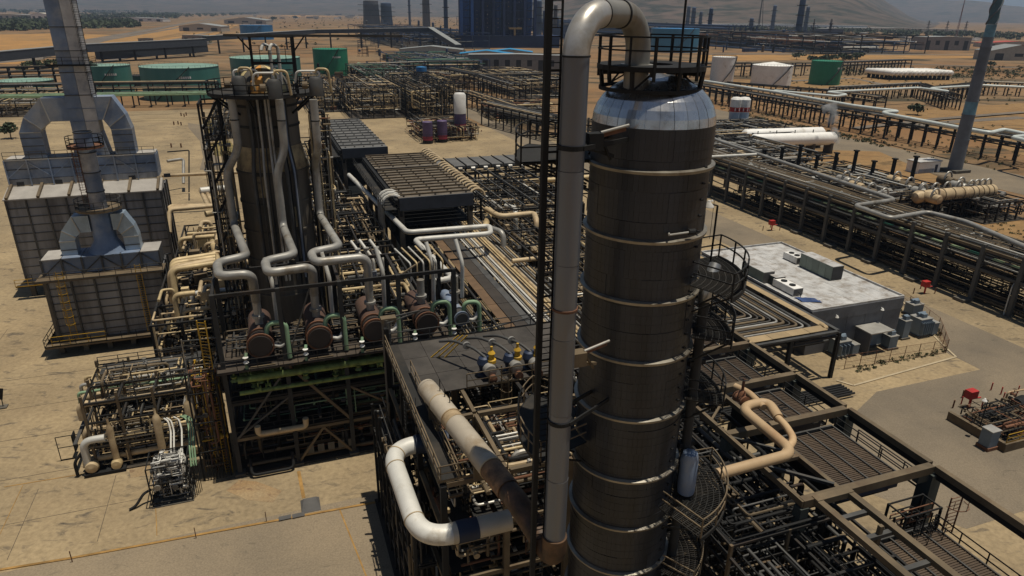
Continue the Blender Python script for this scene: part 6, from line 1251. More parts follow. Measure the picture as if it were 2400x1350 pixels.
for i, (px, py, L) in enumerate(((2150, 462, 13), (2262, 452, 8))):
    q = A(px, py, 5.2); t = T('horizontal_vessel', 'tan horizontal vessel on dark legs at the process block end, %s' % ('longer left one' if i == 0 else 'shorter right one'), 'vessel', q)
    t.add('shell', MB().lathe([(0, -.9), (.9, -.7), (1.35, 0), (1.35, L), (.9, L+.7), (0, L+.9)], q, 20, axis='u'), PIPEB, smooth=True)
    for k in range(5): t.add('band', MB().lathe([(1.36, -.1), (1.42, -.1), (1.42, .1), (1.36, .1)], q+Vector((1+k*(L-2)/4, 0, 0)), 20, axis='u'), STEELT)
    for k in range(4):
        for dv_ in (-1.2, 1.2): t.box('leg', q.x+.6+k*(L-1.2)/3-.2, q.x+.6+k*(L-1.2)/3+.2, q.y+dv_-.2, q.y+dv_+.2, 0, 4.2, STEELB)
    t.box('deck', q.x, q.x+L, q.y-1.7, q.y+1.7, 3.7, 3.85, STEELB); railing(t, [(q.x, q.y-1.7), (q.x+L, q.y-1.7)], 3.85, STEELB)
    for k in range(4): p = q+Vector((1.5+k*(L-3)/3, .2, 1.2)); t.add('pipe_hoop', MB().tube([p+Vector((1.0*math.cos(a)+.0, 0, 1.4*math.sin(a))) for a in [PI*j/8 for j in range(9)]], .2, 8), PIPEG, smooth=True)
block('process_unit', 'dark legs and pipes under the tan vessels at the right end of the block', (140, 96, .5), (152, 112, 4.6), 5, 4, [2, 4.4], 30, 60, 84, None, .3, 8)
for i, (px, py, px2) in enumerate(((1740, 318, 1930), (1760, 330, 1958))):
    q = A(px, py, 4.5); q2 = A(px2, py-6, 4.5); d = q2-q; L = d.length; t = T('white_vessel', 'long white horizontal pressure vessel beside the road, %s one' % ('rear' if i == 0 else 'front'), 'vessel', q)
    dn = d.normalized(); pr = [q+dn*a for a in (-.0, .3, 1.0, L-1, L-.3, L)]; t.add('shell', MB().tube(pr, [.6, 1.5, 2.0, 2.0, 1.5, .6], 24), WHITE, smooth=True)
    for k in range(5): p = q+dn*(2+k*(L-4)/4); t.box('saddle', p.x-.4, p.x+.4, p.y-1.6, p.y+1.6, .03, 3.2, CONCP); t.rod('vent', p+Vector((0, 0, 1.9)), p+Vector((0, 0, 2.9)), .15, STEELB)
for i in range(2):
    q = A(1716+i*19, 316, 0); t = T('white_drum', 'upright white drum with a red and black band near the road, %s of two' % ('left' if i == 0 else 'right'), 'drum', q); r = 2.0
    t.add('shell', MB().lathe([(r, 0), (r, 8.0)], q, 22), mat('blue_white_paint', (.38, .46, .55), .5, 0, .1), smooth=True); t.add('upper_shell', MB().lathe([(r+.02, 8.02), (r+.02, 12.4), (r*.7, 13.1), (0, 13.3)], q, 22), WHITE, smooth=True); t.add('red_band', MB().lathe([(r+.04, 8.2), (r+.04, 9.8)], q, 22), RED, smooth=True)
    for k in range(5): a = R(-130+k*22); t.box('painted_mark', q.x+r*math.cos(a)-.2, q.x+r*math.cos(a)+.1, q.y+(r+.08)*math.sin(a)-.05, q.y+(r+.08)*math.sin(a)+.05, 8.5, 9.5, STEELB if k % 2 else WHITE)
q = A(2182, 405, 0); t = T('site_cabin', 'white cabin with a blue side at the foot of the tall chimney', 'cabin', q); t.box('wall', q.x-5, q.x+3, q.y, q.y+4, .03, 3.0, WHITE); t.box('roof', q.x-5.2, q.x+3.2, q.y-.2, q.y+4.2, 3.0, 3.3, ROOFM); t.box('door', q.x+1, q.x+2, q.y-.05, q.y, .05, 2.2, DBLUE); t.box('skirting', q.x-4.9, q.x+.8, q.y-.04, q.y-.001, .05, 1.2, BLUEW)
# flare stack
q = A(2236, 402, 0); t = T('flare_stack', 'tall tapering grey chimney with a blue band and spiral strakes above, near the right edge', 'stack', q)
GC = mat('grey_stack_paint', (.15, .165, .185), .6, .1, .15); BC = mat('pale_blue_band', (.16, .32, .40), .6); TC2 = mat('teal_strake_stack', (.07, .13, .155), .6, .1, .15)
def rad(z): return 1.85-.017*z
for z0_, z1_, m in ((0, 9, GC), (9, 15.6, GC), (15.6, 19.2, BC), (19.2, 27, GC), (27, 33, GC), (33, 35.4, GC), (35.4, 38.5, BC), (38.5, 58, TC2)):
    z0_ *= .72*1.0 if False else 1; t.add('stack_section', MB().lathe([(rad(z0_), z0_+.05), (rad(z1_), z1_)], q, 24), m, smooth=True)
for z_ in (9, 15.6, 19.2, 27, 33): t.add('flange', MB().lathe([(rad(z_), z_-.12), (rad(z_)+.12, z_-.12), (rad(z_)+.12, z_+.12), (rad(z_), z_+.12)], q, 24), GC)
for k in range(3): t.add('spiral_strake', MB().tube([(q.x+(rad(z_)+.12)*math.cos(z_*.55+k*2.09), q.y+(rad(z_)+.12)*math.sin(z_*.55+k*2.09), z_) for z_ in [38.5+i*.4 for i in range(49)]], .16, 5), GC)
t.box('base', q.x-2.8, q.x+2.8, q.y-2.8, q.y+2.8, .03, .8, CONCP)
# ------------------------------------------------------------------ far racks at right
def rack_line(label, P, wd, z, spacing, pipes, name='pipe_rack', levels=2, post=.35, jogs=True, seed=1, zp=None):
    t = T(name, label, 'pipe rack', P[0]); rg = random.Random(seed); cnt = 0
    for a, c in zip(P[:-1], P[1:]):
        a = Vector((a[0], a[1], 0)); c = Vector((c[0], c[1], 0)); d = (c-a).normalized(); nn = Vector((-d.y, d.x, 0)); n = max(1, int((c-a).length/spacing))
        for i in range(n+1):
            p = a+(c-a)*i/n
            for sg in (-1, 1): q = p+nn*wd/2*sg; t.box('post', q.x-post/2, q.x+post/2, q.y-post/2, q.y+post/2, 0, z, STEELB); cnt += 1
            for l in range(levels): t.beam('cross_beam', p-nn*wd/2+Vector((0, 0, z-.25-l*2.2)), p+nn*wd/2+Vector((0, 0, z-.25-l*2.2)), post*.8, STEELB)
        for sg in (-1, 1):
            for l in range(levels): t.beam('edge_beam', a+nn*wd/2*sg+Vector((0, 0, z-.2-l*2.2)), c+nn*wd/2*sg+Vector((0, 0, z-.2-l*2.2)), post*.7, STEELB)
        for k in range(pipes):
            l = k % levels; o = -wd/2+wd*(k+.7)/(pipes+.4); r = rg.choice([.15, .25, .2]); t.pipe('pipe', [a+nn*o+Vector((0, 0, z-l*2.2+r)), c+nn*o+Vector((0, 0, z-l*2.2+r))], r, rg.choice([STEELT, PIPEG, STEELG, PIPEB, STEELB]))
    return t
P = [(210.5, 70), (210.5, 322)]
rack_line('long dark trestle pipe rack beyond the road at right, nearest of the far racks', P, 7, 7.5, 5.2, 7, seed=2, post=.5)
zz = 9.3; sp2 = [A(1652, 190, zz), A(1820, 216, zz), A(2000, 248, zz), A(2015, 254, zz), A(2108, 262, zz), A(2068, 263, zz), A(2080, 268, zz), A(2250, 300, zz), A(2320, 312, zz), A(2352, 304, zz), A(2420, 318, zz), A(2370, 322, zz), A(2500, 350, zz)]
t = T('zigzag_pipe', 'bright silver pipe zigzagging on top of the nearest far trestle rack', 'pipe', sp2[3]); t.add('pipe_run', MB().tube(fil(sp2[:2]+sp2[2:3]+sp2[4:8]+[sp2[8]]+sp2[9:], 2.0, 4), .62, 12), mat('bright_pipe', (.62, .66, .62), .5, .1, .1), smooth=True)
sp3 = [A(1815, 213, 7.5), A(1870, 218, 7.5), A(1960, 226, 7.5), A(1985, 222, 7.5), A(1938, 216, 7.5), A(2150, 206, 7.5), A(2225, 215, 7.5), A(2180, 207, 7.5), A(2300, 200, 7.5), A(2480, 208, 7.5)]
t = T('zigzag_pipe', 'second silver pipe looping over the farther rack at upper right', 'pipe', sp3[4]); t.add('pipe_run', MB().tube(fil(sp3, 2.0, 4), .6, 12), mat('bright_pipe', None), smooth=True)
def PP_(*l): return [A(x, y, 0)[:2] for x, y in l]
rack_line('far trestle rack running up to the right below the looping silver pipe', PP_((1700, 222), (1960, 246), (2060, 262)), 6, 6.5, 6, 5, seed=3, post=.45)
rack_line('far trestle rack under the second silver pipe, right of the soil field', PP_((1950, 238), (2150, 226), (2230, 258)), 6, 7, 5, 5, seed=4, post=.45); rack_line('trestle rack at the far right behind the tall chimney', PP_((2190, 236), (2300, 222), (2440, 228)), 6, 7, 5.5, 5, seed=5, post=.45)
rack_line('low pipe rack behind the row of white tanks', PP_((1560, 182), (1750, 178), (1960, 176), (2120, 168)), 8, 9, 8, 7, seed=6, post=.6)
rack_line('long green pipe rack crossing the far left yard in front of the teal tanks', PP_((-40, 258), (200, 252), (515, 246)), 9, 10, 6.5, 9, levels=3, seed=8, post=.5)
rack_line('second pipe rack running behind the left rack between the tanks', PP_((-40, 212), (200, 204)), 7, 11, 6, 6, levels=3, seed=9, post=.6)
t = bpy.data.objects['pipe_rack.003'] if 'pipe_rack.003' in bpy.data.objects else None
b1 = T('green_pipe_run', 'pair of pale green pipes on the far left rack below the teal tanks', 'pipe', A(20, 240, 9.8))
for k, (z, m) in enumerate(((9.9, PIPEGR), (10.0, PIPEGR), (7.6, PIPEGR))): a, c = A(-60, 224+k*3, z), A(512, 214+k*3, z); b1.pipe('pipe_run', [a, c], .3, m)
for i in range(14):
    q = A(2090+i*10.5, 188, 0); t = T('storage_bullet', 'white horizontal storage bullet at upper right, %s from the left in the row' % NTH[i], 'vessel', q, 'row of white bullets'); t.add('shell', MB().lathe([(0, -1), (1.4, -.6), (1.9, .6), (1.9, 22), (1.4, 23.2), (0, 23.6)], q+Vector((0, 0, 4.6)), 14, axis='v'), WHITE, smooth=True)
    for v in (2, 20): t.box('saddle', q.x-1.2, q.x+1.2, q.y+v-.4, q.y+v+.4, 0, 3.4, STEELB)
# ------------------------------------------------------------------ air coolers in the centre
RIB = mat('brown_grey_rib', (.15, .125, .095), .8, .1, .2, .6, (.07, .06, .05), .4, .5); GRB = mat('grey_cooler_deck', (.15, .145, .135), .6, .3, .2, .4); BPL = mat('dark_blue_plenum', (.045, .052, .066), .7, .1, .25)
def big_cooler(label, u0, u1, v0, v1, z, n, m, gap=None):
    t = T('air_cooler_bank', label, 'air cooler', (u0, v0, 0)); L = (v1-v0)/n
    for i in range(n):
        if gap and gap[0] <= i < gap[1]: continue
        a = v0+i*L; t.box('tube_bundle', u0, u1, a+.1, a+L-.35, z-.15, z+.02*(i % 2), m); t.box('header', u0, u1, a+L-.3, a+L-.05, z-.1, z+.22, STEELT if m is RIB else GRB)
        for k in range(5): t.box('cap', u0+.8+k*(u1-u0-1.6)/4-.12, u0+.8+k*(u1-u0-1.6)/4+.12, a+L*.4, a+L*.5, z+.021, z+.14, STEELB)
        t.box('plenum', u0+.1, u1-.1, a+.15, a+L-.2, z-1.5, z-.16, BPL)
    t.box('front_plate', u0, u1, v0-.25, v0, z-1.7, z+.1, BPL); t.box('side_rail', u0-.5, u0-.1, v0, v1, z-.8, z-.2, STEELB); t.box('side_walk', u0-2.2, u0-.55, v0-1, v1, z-1.3, z-1.2, GRATE); railing(t, [(u0-2.2, v0-1), (u0-2.2, v1)], z-1.2, STEELB, 1.1); railing(t, [(u0-.6, v0), (u0-.6, v1)], z-1.2, STEELB, 1.1)
    for v in [v0+.6+(v1-v0-1.2)*i/4 for i in range(5)]:
        for u in (u0+.3, u1-.3): t.box('leg', u-.35, u+.35, v-.35, v+.35, 0, z-1.75, CONCP)
    for u in (u0+.2, u1-.2): t.box('girder', u-.2, u+.2, v0, v1, z-2.6, z-1.76, STEELB)
    for zz_ in (z-4, z-7): t.box('floor', u0, u1, v0+.4, v1-.4, zz_-.15, zz_, STEELB)
    return t
ac = big_cooler('large brown ribbed air cooler bank in the centre with a dark blue front plate', 16.6, 27.2, 91.5, 122.5, 16, 17, RIB, (10, 11))
big_cooler('smaller blue grey air cooler bank behind the large brown one', 13.5, 22.0, 130.5, 168, 16, 11, GRB)
AZ2 = 14
row = T('air_cooler_row', 'row of small grey air cooler bays crossing toward the column behind the centre bank', 'air cooler', (29, 124, 0))
for i in range(13): u = 29.5+i*2.4; row.box('bay', u, u+2.1, 119, 126.5, AZ2-.5, AZ2, GRB); row.beam('tie', (u+2.25, 119, AZ2+.1), (u+2.25, 126.5, AZ2+.1), .16, STEELB); row.add('motor', MB().lathe([(0, -.4), (.35, -.35), (.35, .35), (0, .4)], (u+1, 118.6, AZ2-.5), 10, axis='u'), PIPEG)
frame(row, [30, 36, 42, 48, 54, 60], [119.5, 126], [7, 11, AZ2-.5], .35, STEELB); row.pipe('header', [(29, 118, 10.5), (62, 118, 10.5)], .45, PIPEY); clutter(row, (29, 119, 3), (60, 126, 12), 40, MXL, (.1, .25), 80, 91, valves=10)
for i in range(22):
    v = 93+i*1.5+(i > 13)*1.0; t = T('expansion_loop', 'pale hoop pipe beside the brown cooler bank, %s from the near end' % NTH[i], 'pipe', (28.3, v, 15), 'white hoop pipes beside the brown cooler bank')
    t.add('hoop', MB().tube([(28.3-1.1*math.cos(a), v+.25*math.sin(a), 15.2+1.0*math.sin(a)) for a in [PI*k/7 for k in range(8)]], .19, 8), PIPEB, smooth=True); t.add('flange', MB().lathe([(0, -.1), (.36, -.1), (.36, .1), (0, .1)], (27.2, v, 15.1), 8), STEELG)
for i in range(3): t = T('expansion_loop', 'white hoop pipe at the cooler bank left front corner, %s of three from front' % NTH[i], 'pipe', (15.8, 93+i*1.3, 15), 'hoops at the left corner'); t.add('hoop', MB().tube([(15.9-1.4*math.cos(a), 93+i*1.4, 15.0+1.2*math.sin(a)) for a in [PI*k/7 for k in range(8)]], .26, 8), PIPEW, smooth=True); t.add('leg_pipe', MB().tube([(14.5, 93+i*1.4, 15), (14.5, 93+i*1.4, 10)], .26, 8), PIPEG, smooth=True)
# open trellis deck right of the cooler bank
tr = T('trellis_frame', 'open steel trellis of thin beams right of the centre cooler bank', 'structure', (30, 95, 0))
for i in range(7): u = 31+i*2.2; tr.beam('purlin', (u, 92, 13.4), (u, 118, 13.4), .16, STEELG)
for i in range(10): v = 92+i*2.9; tr.beam('rafter', (30.5, v, 13.2), (45, v, 13.2), .14, STEEL)
frame(tr, [31, 38, 45], [92, 100, 109, 118], [5, 9, 13], .3, STEELB); clutter(tr, (31, 92, 2), (45, 118, 12), 70, MXL, (.1, .28), 120, 92, valves=20)
# ------------------------------------------------------------------ central piping fields
fields = (
 ('piping between the front furnace and the old tower, crowded with beige lines', (-13.5, 74, .5), (-4.5, 90, 9), 4, 4, [3, 6, 9], 90, 200, 101, [PIPEB, PIPEY, STEELT, STEELB, STEELB], 16),
 ('piping behind the left riser, near the rear furnace corner', (-13, 92, .5), (-4, 112, 9), 4, 4, [3, 6, 9], 80, 200, 102, [PIPEB, PIPEY, STEELT, STEELB, STEELB], 16),
 ('piping right of the old tower foot with short bright pipe ends', (5.5, 66, 1), (14, 84, 12), 4, 4, [4, 8, 12], 80, 160, 103, [PIPEY, STEELT, STEELB, STEELG, STEELB], 14),
 ('dark equipment structure between the old tower and the cooler bank', (6, 86, 1), (14, 112, 13), 3, 5, [4, 8, 12], 70, 160, 104, [STEELB, STEELB, STEELT, PIPEB], 10),
 ('piping behind the old tower below the blue grey cooler bank', (2, 114, 1), (12, 170, 12), 3, 6, [4, 8, 12], 90, 220, 105, [STEELB, PIPEY, PIPEW, STEELG, STEELB], 20),
 ('sunlit beige equipment left of the main column below the thin ladders', (30, 72, 1), (44, 92, 12), 4, 4, [4, 8, 12], 90, 180, 106, [PIPEY, PIPEB, STEELT, STEELB, STEELG], 20),
 ('tangle of pipes hidden behind the black ladder mast', (29, 52, 1), (42, 71, 11), 4, 4, [4, 8, 11], 80, 160, 107, [PIPEB, PIPEW, STEELT, STEELB], 14),
 ('steel and pipes just behind the dark deck, under the railings', (16, 51, 1), (29, 60, 9), 4, 3, [3, 6, 9], 60, 120, 108, [STEELT, STEELG, STEELB], 10),
 ('dark piping at the right foot of the main column behind the tan frame', (42, 62, .5), (53, 84, 6), 4, 4, [3, 6], 50, 120, 109, [STEELT, STEELG, STEELB], 8))
for lab, lo, hi, nu, nv, zs_, n, s, sd_, ms, vl_ in fields: block('process_piping', lab, lo, hi, nu, nv, zs_, n, s, sd_, ms, .24, vl_, (.08, .26), cat='piping')
# header pipes with a clear shape
def P3(z, *l): return [A(x, y, z) for x, y in l]
def hpipe(label, pts, r, m, bend=None, grp=None): t = T('header_pipe', label, 'pipe', pts[0], grp); t.add('pipe_run', MB().tube(fil(pts, bend or r*2.6, 6), r, 14), m, smooth=True); return t
hpipe('wide beige pipe duct bending down left of the first riser loop', [A(400, 690, 8)-Vector((0, 0, 3)), A(400, 632, 11.5), A(500, 612, 11.5)], .48, PIPEB)
for k in range(4): hpipe('parallel beige pipe left of the first riser loop, %s from the back' % NTH[k], [A(402, 622+k*7, 11.4)-Vector((0, 0, 4)), A(402, 612+k*7, 11.6), A(505, 596+k*7, 11.6)], .34, PIPEY, .8, 'parallel beige pipes at left')
for k in range(4): hpipe('upper beige pipe turning back toward the far yard, %s from the left' % NTH[k], [A(395, 530, 9)-Vector((0, 0, 1)), A(396, 492-k*3, 11), A(488+k*14, 484-k*1, 11), A(470+k*12, 446, 11)], .32, PIPEB, .8, 'upper beige pipes at left')
hpipe('bright wide pipe running behind the upper beige pipes toward the tower', P3(11.5, (470, 448), (540, 440)), .6, PIPEW); hpipe('bright stubby pipe under the upper beige pipes', P3(10, (482, 502), (545, 490)), .5, PIPEY)
hpipe('pale pipe bending down below the four beige pipes, beside the tower', [A(494, 560, 10), A(497, 563, 10), A(512, 620, 10)], .4, PIPEY); hpipe('tan pipe at the yard side behind the furnace corner', P3(8, (380, 412), (560, 404)), .35, PIPEB)
hpipe('grey upright pipe frame behind the large furnace corner', [A(430, 430, 2), A(430, 372, 7), A(392, 378, 7)], .35, PIPEG); hpipe('thin black pipe goal frame behind the large furnace corner', [A(443, 450, 2), A(443, 352, 10), A(392, 356, 10)], .15, STEELB)
hpipe('long bright pipe running forward from the cooler bank into a broad U turn', P3(13.2, (818, 410), (955, 545), (1148, 530), (1150, 548), (972, 562), (1062, 652), (1020, 660)), .36, PIPEW, .9)
hpipe('bright pipe stepping right and then down beside the black mast', [A(1140, 490, 12.5), A(1172, 508, 12.5), A(1252, 500, 12.5), A(1258, 520, 12.5), A(1258, 520, 12.5)-Vector((0, 0, 8))], .42, PIPEB); hpipe('white pipe hooking down behind the stepped pipe', [A(1185, 482, 12.5), A(1208, 488, 12.5), A(1208, 500, 12.5)-Vector((0, 0, .1)), A(1210, 500, 12.5)-Vector((0, 0, 6))], .38, PIPEW)
hpipe('pale pipe bending down behind the broad U turn', [A(1150, 535, 12), A(1180, 545, 12), A(1182, 552, 12)-Vector((0, 0, 6))], .4, PIPEG); hpipe('beige pipe entering behind the black mast', P3(11, (1200, 612), (1275, 604)), .3, PIPEB); hpipe('yellow beige duct end under the stepped pipe', P3(11, (1150, 492), (1135, 540)), .5, PIPEY)
cb_ = T('cream_pipe_bank', 'bank of cream lagged pipes and duct ends beside the large furnace', 'piping', (-12, 84, 0)); rg = random.Random(17)
for i in range(34):
    u0_ = rg.uniform(-13, -7); v0_ = rg.uniform(74, 108); z_ = rg.uniform(7, 11.5); L_ = rg.uniform(2, 6); r_ = rg.uniform(.12, .34)
    if rg.random() < .5: cb_.pipe('lagged_pipe', [(u0_, v0_, z_-2.5), (u0_, v0_, z_), (min(-3.8, u0_+L_), v0_, z_)], r_, rg.choice([PIPEY, PIPEB, PIPEB, PIPEW]), r_*2.4)
    else: cb_.pipe('lagged_pipe', [(u0_, v0_, z_), (u0_, min(110, v0_+L_), z_), (u0_+1.2, min(110, v0_+L_), z_), (u0_+1.2, min(110, v0_+L_), z_-3)], r_, rg.choice([PIPEY, PIPEB, PIPEB]), r_*2.4)
for i in range(12): u0_ = rg.uniform(-13, -5); v0_ = rg.uniform(75, 108); cb_.box('duct_box', u0_, u0_+rg.uniform(.8, 2), v0_, v0_+rg.uniform(.6, 1.6), 8.6, 9.6+rg.uniform(0, .8), rg.choice([PIPEB, PIPEY, STEELT]))
# diagonal pipe rack
dg = T('diagonal_pipe_rack', 'pipe rack with long parallel pipes running from the centre down toward the main column', 'pipe rack', (24, 70, 0)); DZ = 10
frame(dg, [20.5, 25, 30], [52, 60, 68, 76, 84, 92, 100], [DZ-3, DZ], .28, STEELB, .24, STEEL)
for i in range(16):
    u = 24.6+i*.36; r = (.13, .09, .16, .10, .13, .18, .09, .10, .14, .20, .10, .09, .12, .10, .15, .1)[i]; dg.pipe('pipe', [(u, 51+(i*5 % 7), DZ+r), (u, 100, DZ+r)], r, (PIPEW, PIPEG, PIPEB, PIPEG, PIPEW, PIPEB, STEELG, PIPEB, PIPEY, PIPEB, STEELG, PIPEG, STEELT, PIPEG, PIPEB, STEELG)[i])
DBR = mat('dark_brown_cover', (.04, .032, .025), .85, 0, .25); OBR = mat('orange_brown_cover', (.13, .078, .04), .85, 0, .25)
for i in range(10):
    for u0_, u1_, m in ((22.2, 23.5, DBR), (23.55, 24.3, STEELG), (21.0, 22.1, OBR)): dg.box('tray_cover', u0_, u1_, 52+i*4.6, 52+(i+1)*4.6-.05, DZ-.02, DZ+.05+.01*(i % 2), m)
for i in range(9): dg.beam('light_truss', (30.6+.5*(i % 3), 54+i*4.5, DZ+1.6), (36, 54+i*4.5, DZ+1.6), .10, STEELG); 
for i in range(8): u = 31+i*.75; dg.beam('conduit_run', (u, 52, DZ+1.8), (u, 96, DZ+1.8), .07, STEELG if i % 2 else STEELT)
for i in range(7): u = 16.8+i*.6; dg.beam('conduit_run', (u, 50.5, DZ-1), (u, 70, DZ-1), .07, STEELG)
for i in range(6): dg.beam('light_truss', (16.5, 51+i*3, DZ-1.1), (20.3, 51+i*3, DZ-1.1), .08, STEELG)
dg.beam('long_brace', (15.6, 57, 11.2), (31, 60, 11.6), .12, STEELG)
# ------------------------------------------------------------------ background process fields
bgf = (
 ('dark piping field between the old tower and the bright green tank', 700, 268, 800, 210, 9, 60, 150, 201), ('piping field with bright pipe ends behind the blue grey cooler bank', 790, 282, 930, 232, 12, 80, 220, 202),
 ('brown equipment cluster left of the purple drums', 930, 300, 1000, 232, 14, 60, 160, 203), ('equipment cluster behind the purple drums', 1000, 285, 1060, 240, 14, 50, 130, 204),
 ('far piping field below the bright green tank', 820, 222, 960, 186, 10, 60, 180, 205), ('far green and grey piping field left of the block warehouse', 900, 180, 1120, 150, 10, 60, 200, 206), ('steelwork in front of the block warehouse', 1130, 235, 1300, 190, 9, 60, 180, 207),
 ('dim far structures left of the blue drums', 830, 118, 1070, 82, 18, 60, 160, 208), ('far refinery machinery right of the blue drums', 1240, 112, 1330, 60, 26, 40, 120, 209), ('far refinery machinery below the thin columns at upper right', 1610, 126, 1950, 96, 20, 80, 260, 210),
 ('piping in front of the white vessels beside the main column', 1680, 345, 1840, 318, 6, 60, 140, 211), ('far piping behind the left tower, under the davit rail', 540, 205, 700, 170, 9, 50, 140, 212), ('dark piping at the left rack behind the blue furnace', -20, 275, 160, 236, 6, 50, 130, 213), ('low equipment at the left of the old tower on the yard', 500, 330, 560, 262, 7, 30, 80, 214))
FB_ = mat('far_slate_blue', (.035, .06, .115), .7, 0, .2, .05)
GRNB = mat('far_green_steel', (.05, .12, .08), .7); BLB = mat('far_blue_steel', (.025, .05, .11), .7)
for lab, x0, y0, x1, y1, h_, n, s, sd_ in bgf:
    a = A(x0, y0); c = A(x1, y1); m_ = A(x1, y0); mid_ = (a+m_)/2; far_ = A((x0+x1)/2, y1)
    hw = (m_-a).length/2*.92; depth = (far_-mid_).length; cen_ = (mid_+far_)/2; dirn = (far_-mid_).normalized()
    # keep the field on the plant grid: a box of the seen width and depth
    lo = (cen_.x-hw, cen_.y-depth*.45, .5); hi = (cen_.x+hw, cen_.y+depth*.45, h_); D_ = cen_.length; rs = D_/1600
    ms = {205: [STEELB, STEELT, GRNB, PIPEG], 206: [GRNB, GRNB, BLB, STEELT, PIPEG], 208: [BLB, STEELB, STEELG, STEELT], 209: [BLB, BLB, STEELG], 210: [STEELB, STEELB, STEELT, BLB, RUST, PIPEW]}.get(sd_, [STEELB, STEELT, PIPEB, PIPEY, PIPEG, STEELB])
    t = T('process_unit', lab, 'process unit', lo); t.box('paving', lo[0], hi[0], lo[1], hi[1], .05, .3, OILY_SHADE); frame(t, [lo[0]+(hi[0]-lo[0])*i/5 for i in range(6)], [lo[1]+(hi[1]-lo[1])*i/3 for i in range(4)], [h_*.5, h_], max(.3, rs*1.3), STEELB if sd_ not in (206, 208, 209) else BLB)
    clutter(t, lo, hi, n, ms, (max(.15, rs*.7), max(.3, rs*2.0)), s, sd_, srr=(max(.08, rs*.4), max(.14, rs*.8)), valves=0)
PUR = mat('purple_drum_paint', (.085, .055, .13), .6); PURR = mat('red_purple_base', (.30, .03, .06), .6)
for i, (px, py, h_, r) in enumerate(((1003, 336, 7, 1.65), (1037, 333, 7, 1.65), (1079, 325, 15, 2.0))):
    q = A(px, py); t = T('painted_drum', ('purple and red upright drum, left one in the centre background', 'purple upright drum, middle one in the centre background', 'tall drum with a white top and purple red base in the centre background')[i], 'drum', q)
    t.add('base_ring', MB().lathe([(r, 0), (r, h_*.16)], q, 18), STEELB, smooth=True); t.add('red_shell', MB().lathe([(r+.02, h_*.16), (r+.02, h_*.34)], q, 18), PURR, smooth=True); t.add('purple_shell', MB().lathe([(r, h_*.34), (r, h_*(.55 if i == 2 else .98)), (r*.9 if i < 2 else r, h_*(.56 if i == 2 else 1)), (0, h_*(.56 if i == 2 else 1.02))], q, 18), PUR, smooth=True)
    if i == 2: t.add('white_shell', MB().lathe([(r+.04, h_*.56), (r+.04, h_*.96), (r*.8, h_), (0, h_+.2)], q, 18), WHITE, smooth=True)
    railing(t, [(q.x-r-1, q.y-r-1), (q.x+r+1, q.y-r-1), (q.x+r+1, q.y+r+1)], h_*.3, STEELB); ladder(t, (q.x-r-.3, q.y), 0, h_, (0, 1), STEELB)
q = A(990, 232, 0); t = T('blue_capped_drum', 'small upright drum with a blue cap and white side in the centre background', 'drum', q); t.add('white_side', MB().lathe([(2.4, 6), (2.4, 13)], q, 16), PIPEG, smooth=True); t.add('blue_cap', MB().lathe([(2.6, 13), (2.6, 15), (0, 15.4)], q, 16), BLUET, smooth=True); frame(t, [q.x-3, q.x+3], [q.y-3, q.y+3], [6, 13], .4, STEELB)
q = A(862, 178, 0); t = T('pale_green_vessel', 'small pale green vessel lying tilted right of the bright green tank', 'vessel', q); t.add('shell', MB().tube([q+Vector((-5, 6, 6)), q+Vector((5, -6, 3.6))], 2.2, 14), PIPEGR, smooth=True); t.box('saddle', q.x-1, q.x+1, q.y-1, q.y+1, 0, 3, STEELB)
def rack2(label, P, **k): return rack_line(label, P, **k)
rack2('sloping looking rack of dark pipes running from the warehouse toward the column', PP_((1050, 196), (1130, 216), (1210, 246)), wd=9, z=9, spacing=7, pipes=9, seed=12, post=.5)
rack2('pipe rack passing behind the purple drums toward the main column', PP_((880, 232), (1100, 246), (1300, 322)), wd=7, z=6, spacing=7, pipes=8, seed=13, post=.45)
rack2('far thin pipe rack in front of the block warehouse', PP_((1130, 216), (1310, 212)), wd=6, z=9, spacing=7, pipes=6, seed=14, post=.5); rack2('far pipe rack behind the bright green tank', PP_((820, 186), (1000, 178), (1120, 176)), wd=6, z=9, spacing=9, pipes=6, seed=15, post=.5)
rack2('pipe rack close behind the black mast joining the upper platform', PP_((1150, 290), (1300, 330)), wd=8, z=8, spacing=5, pipes=8, seed=16, post=.4)
for lab, x0, y0, x1, y1, h_, sd_ in (('small dark equipment crowding the ground around the purple drums', 950, 338, 1120, 300, 5, 301), ('low pipework at the far side of the sunlit yard behind the black mast', 1120, 285, 1300, 262, 6, 302), ('dark equipment behind the old tower at the yard edge', 520, 262, 700, 228, 8, 303), ('pipe manifolds in front of the block warehouse left side', 960, 215, 1120, 190, 8, 304)):
    a, m_, far_ = A(x0, y0), A(x1, y0), A((x0+x1)/2, y1); c_ = ((a+m_)/2+far_)/2; hw = (m_-a).length*.45; dp_ = (far_-(a+m_)/2).length*.4; lo = (c_.x-hw, c_.y-dp_, .4); hi = (c_.x+hw, c_.y+dp_, h_)
    t = T('process_unit', lab, 'process unit', lo); clutter(t, lo, hi, 70, [STEELB, STEELB, STEELT, PIPEG, RUST, PIPEY], (.15, .4), 180, sd_, srr=(.06, .14), valves=10)
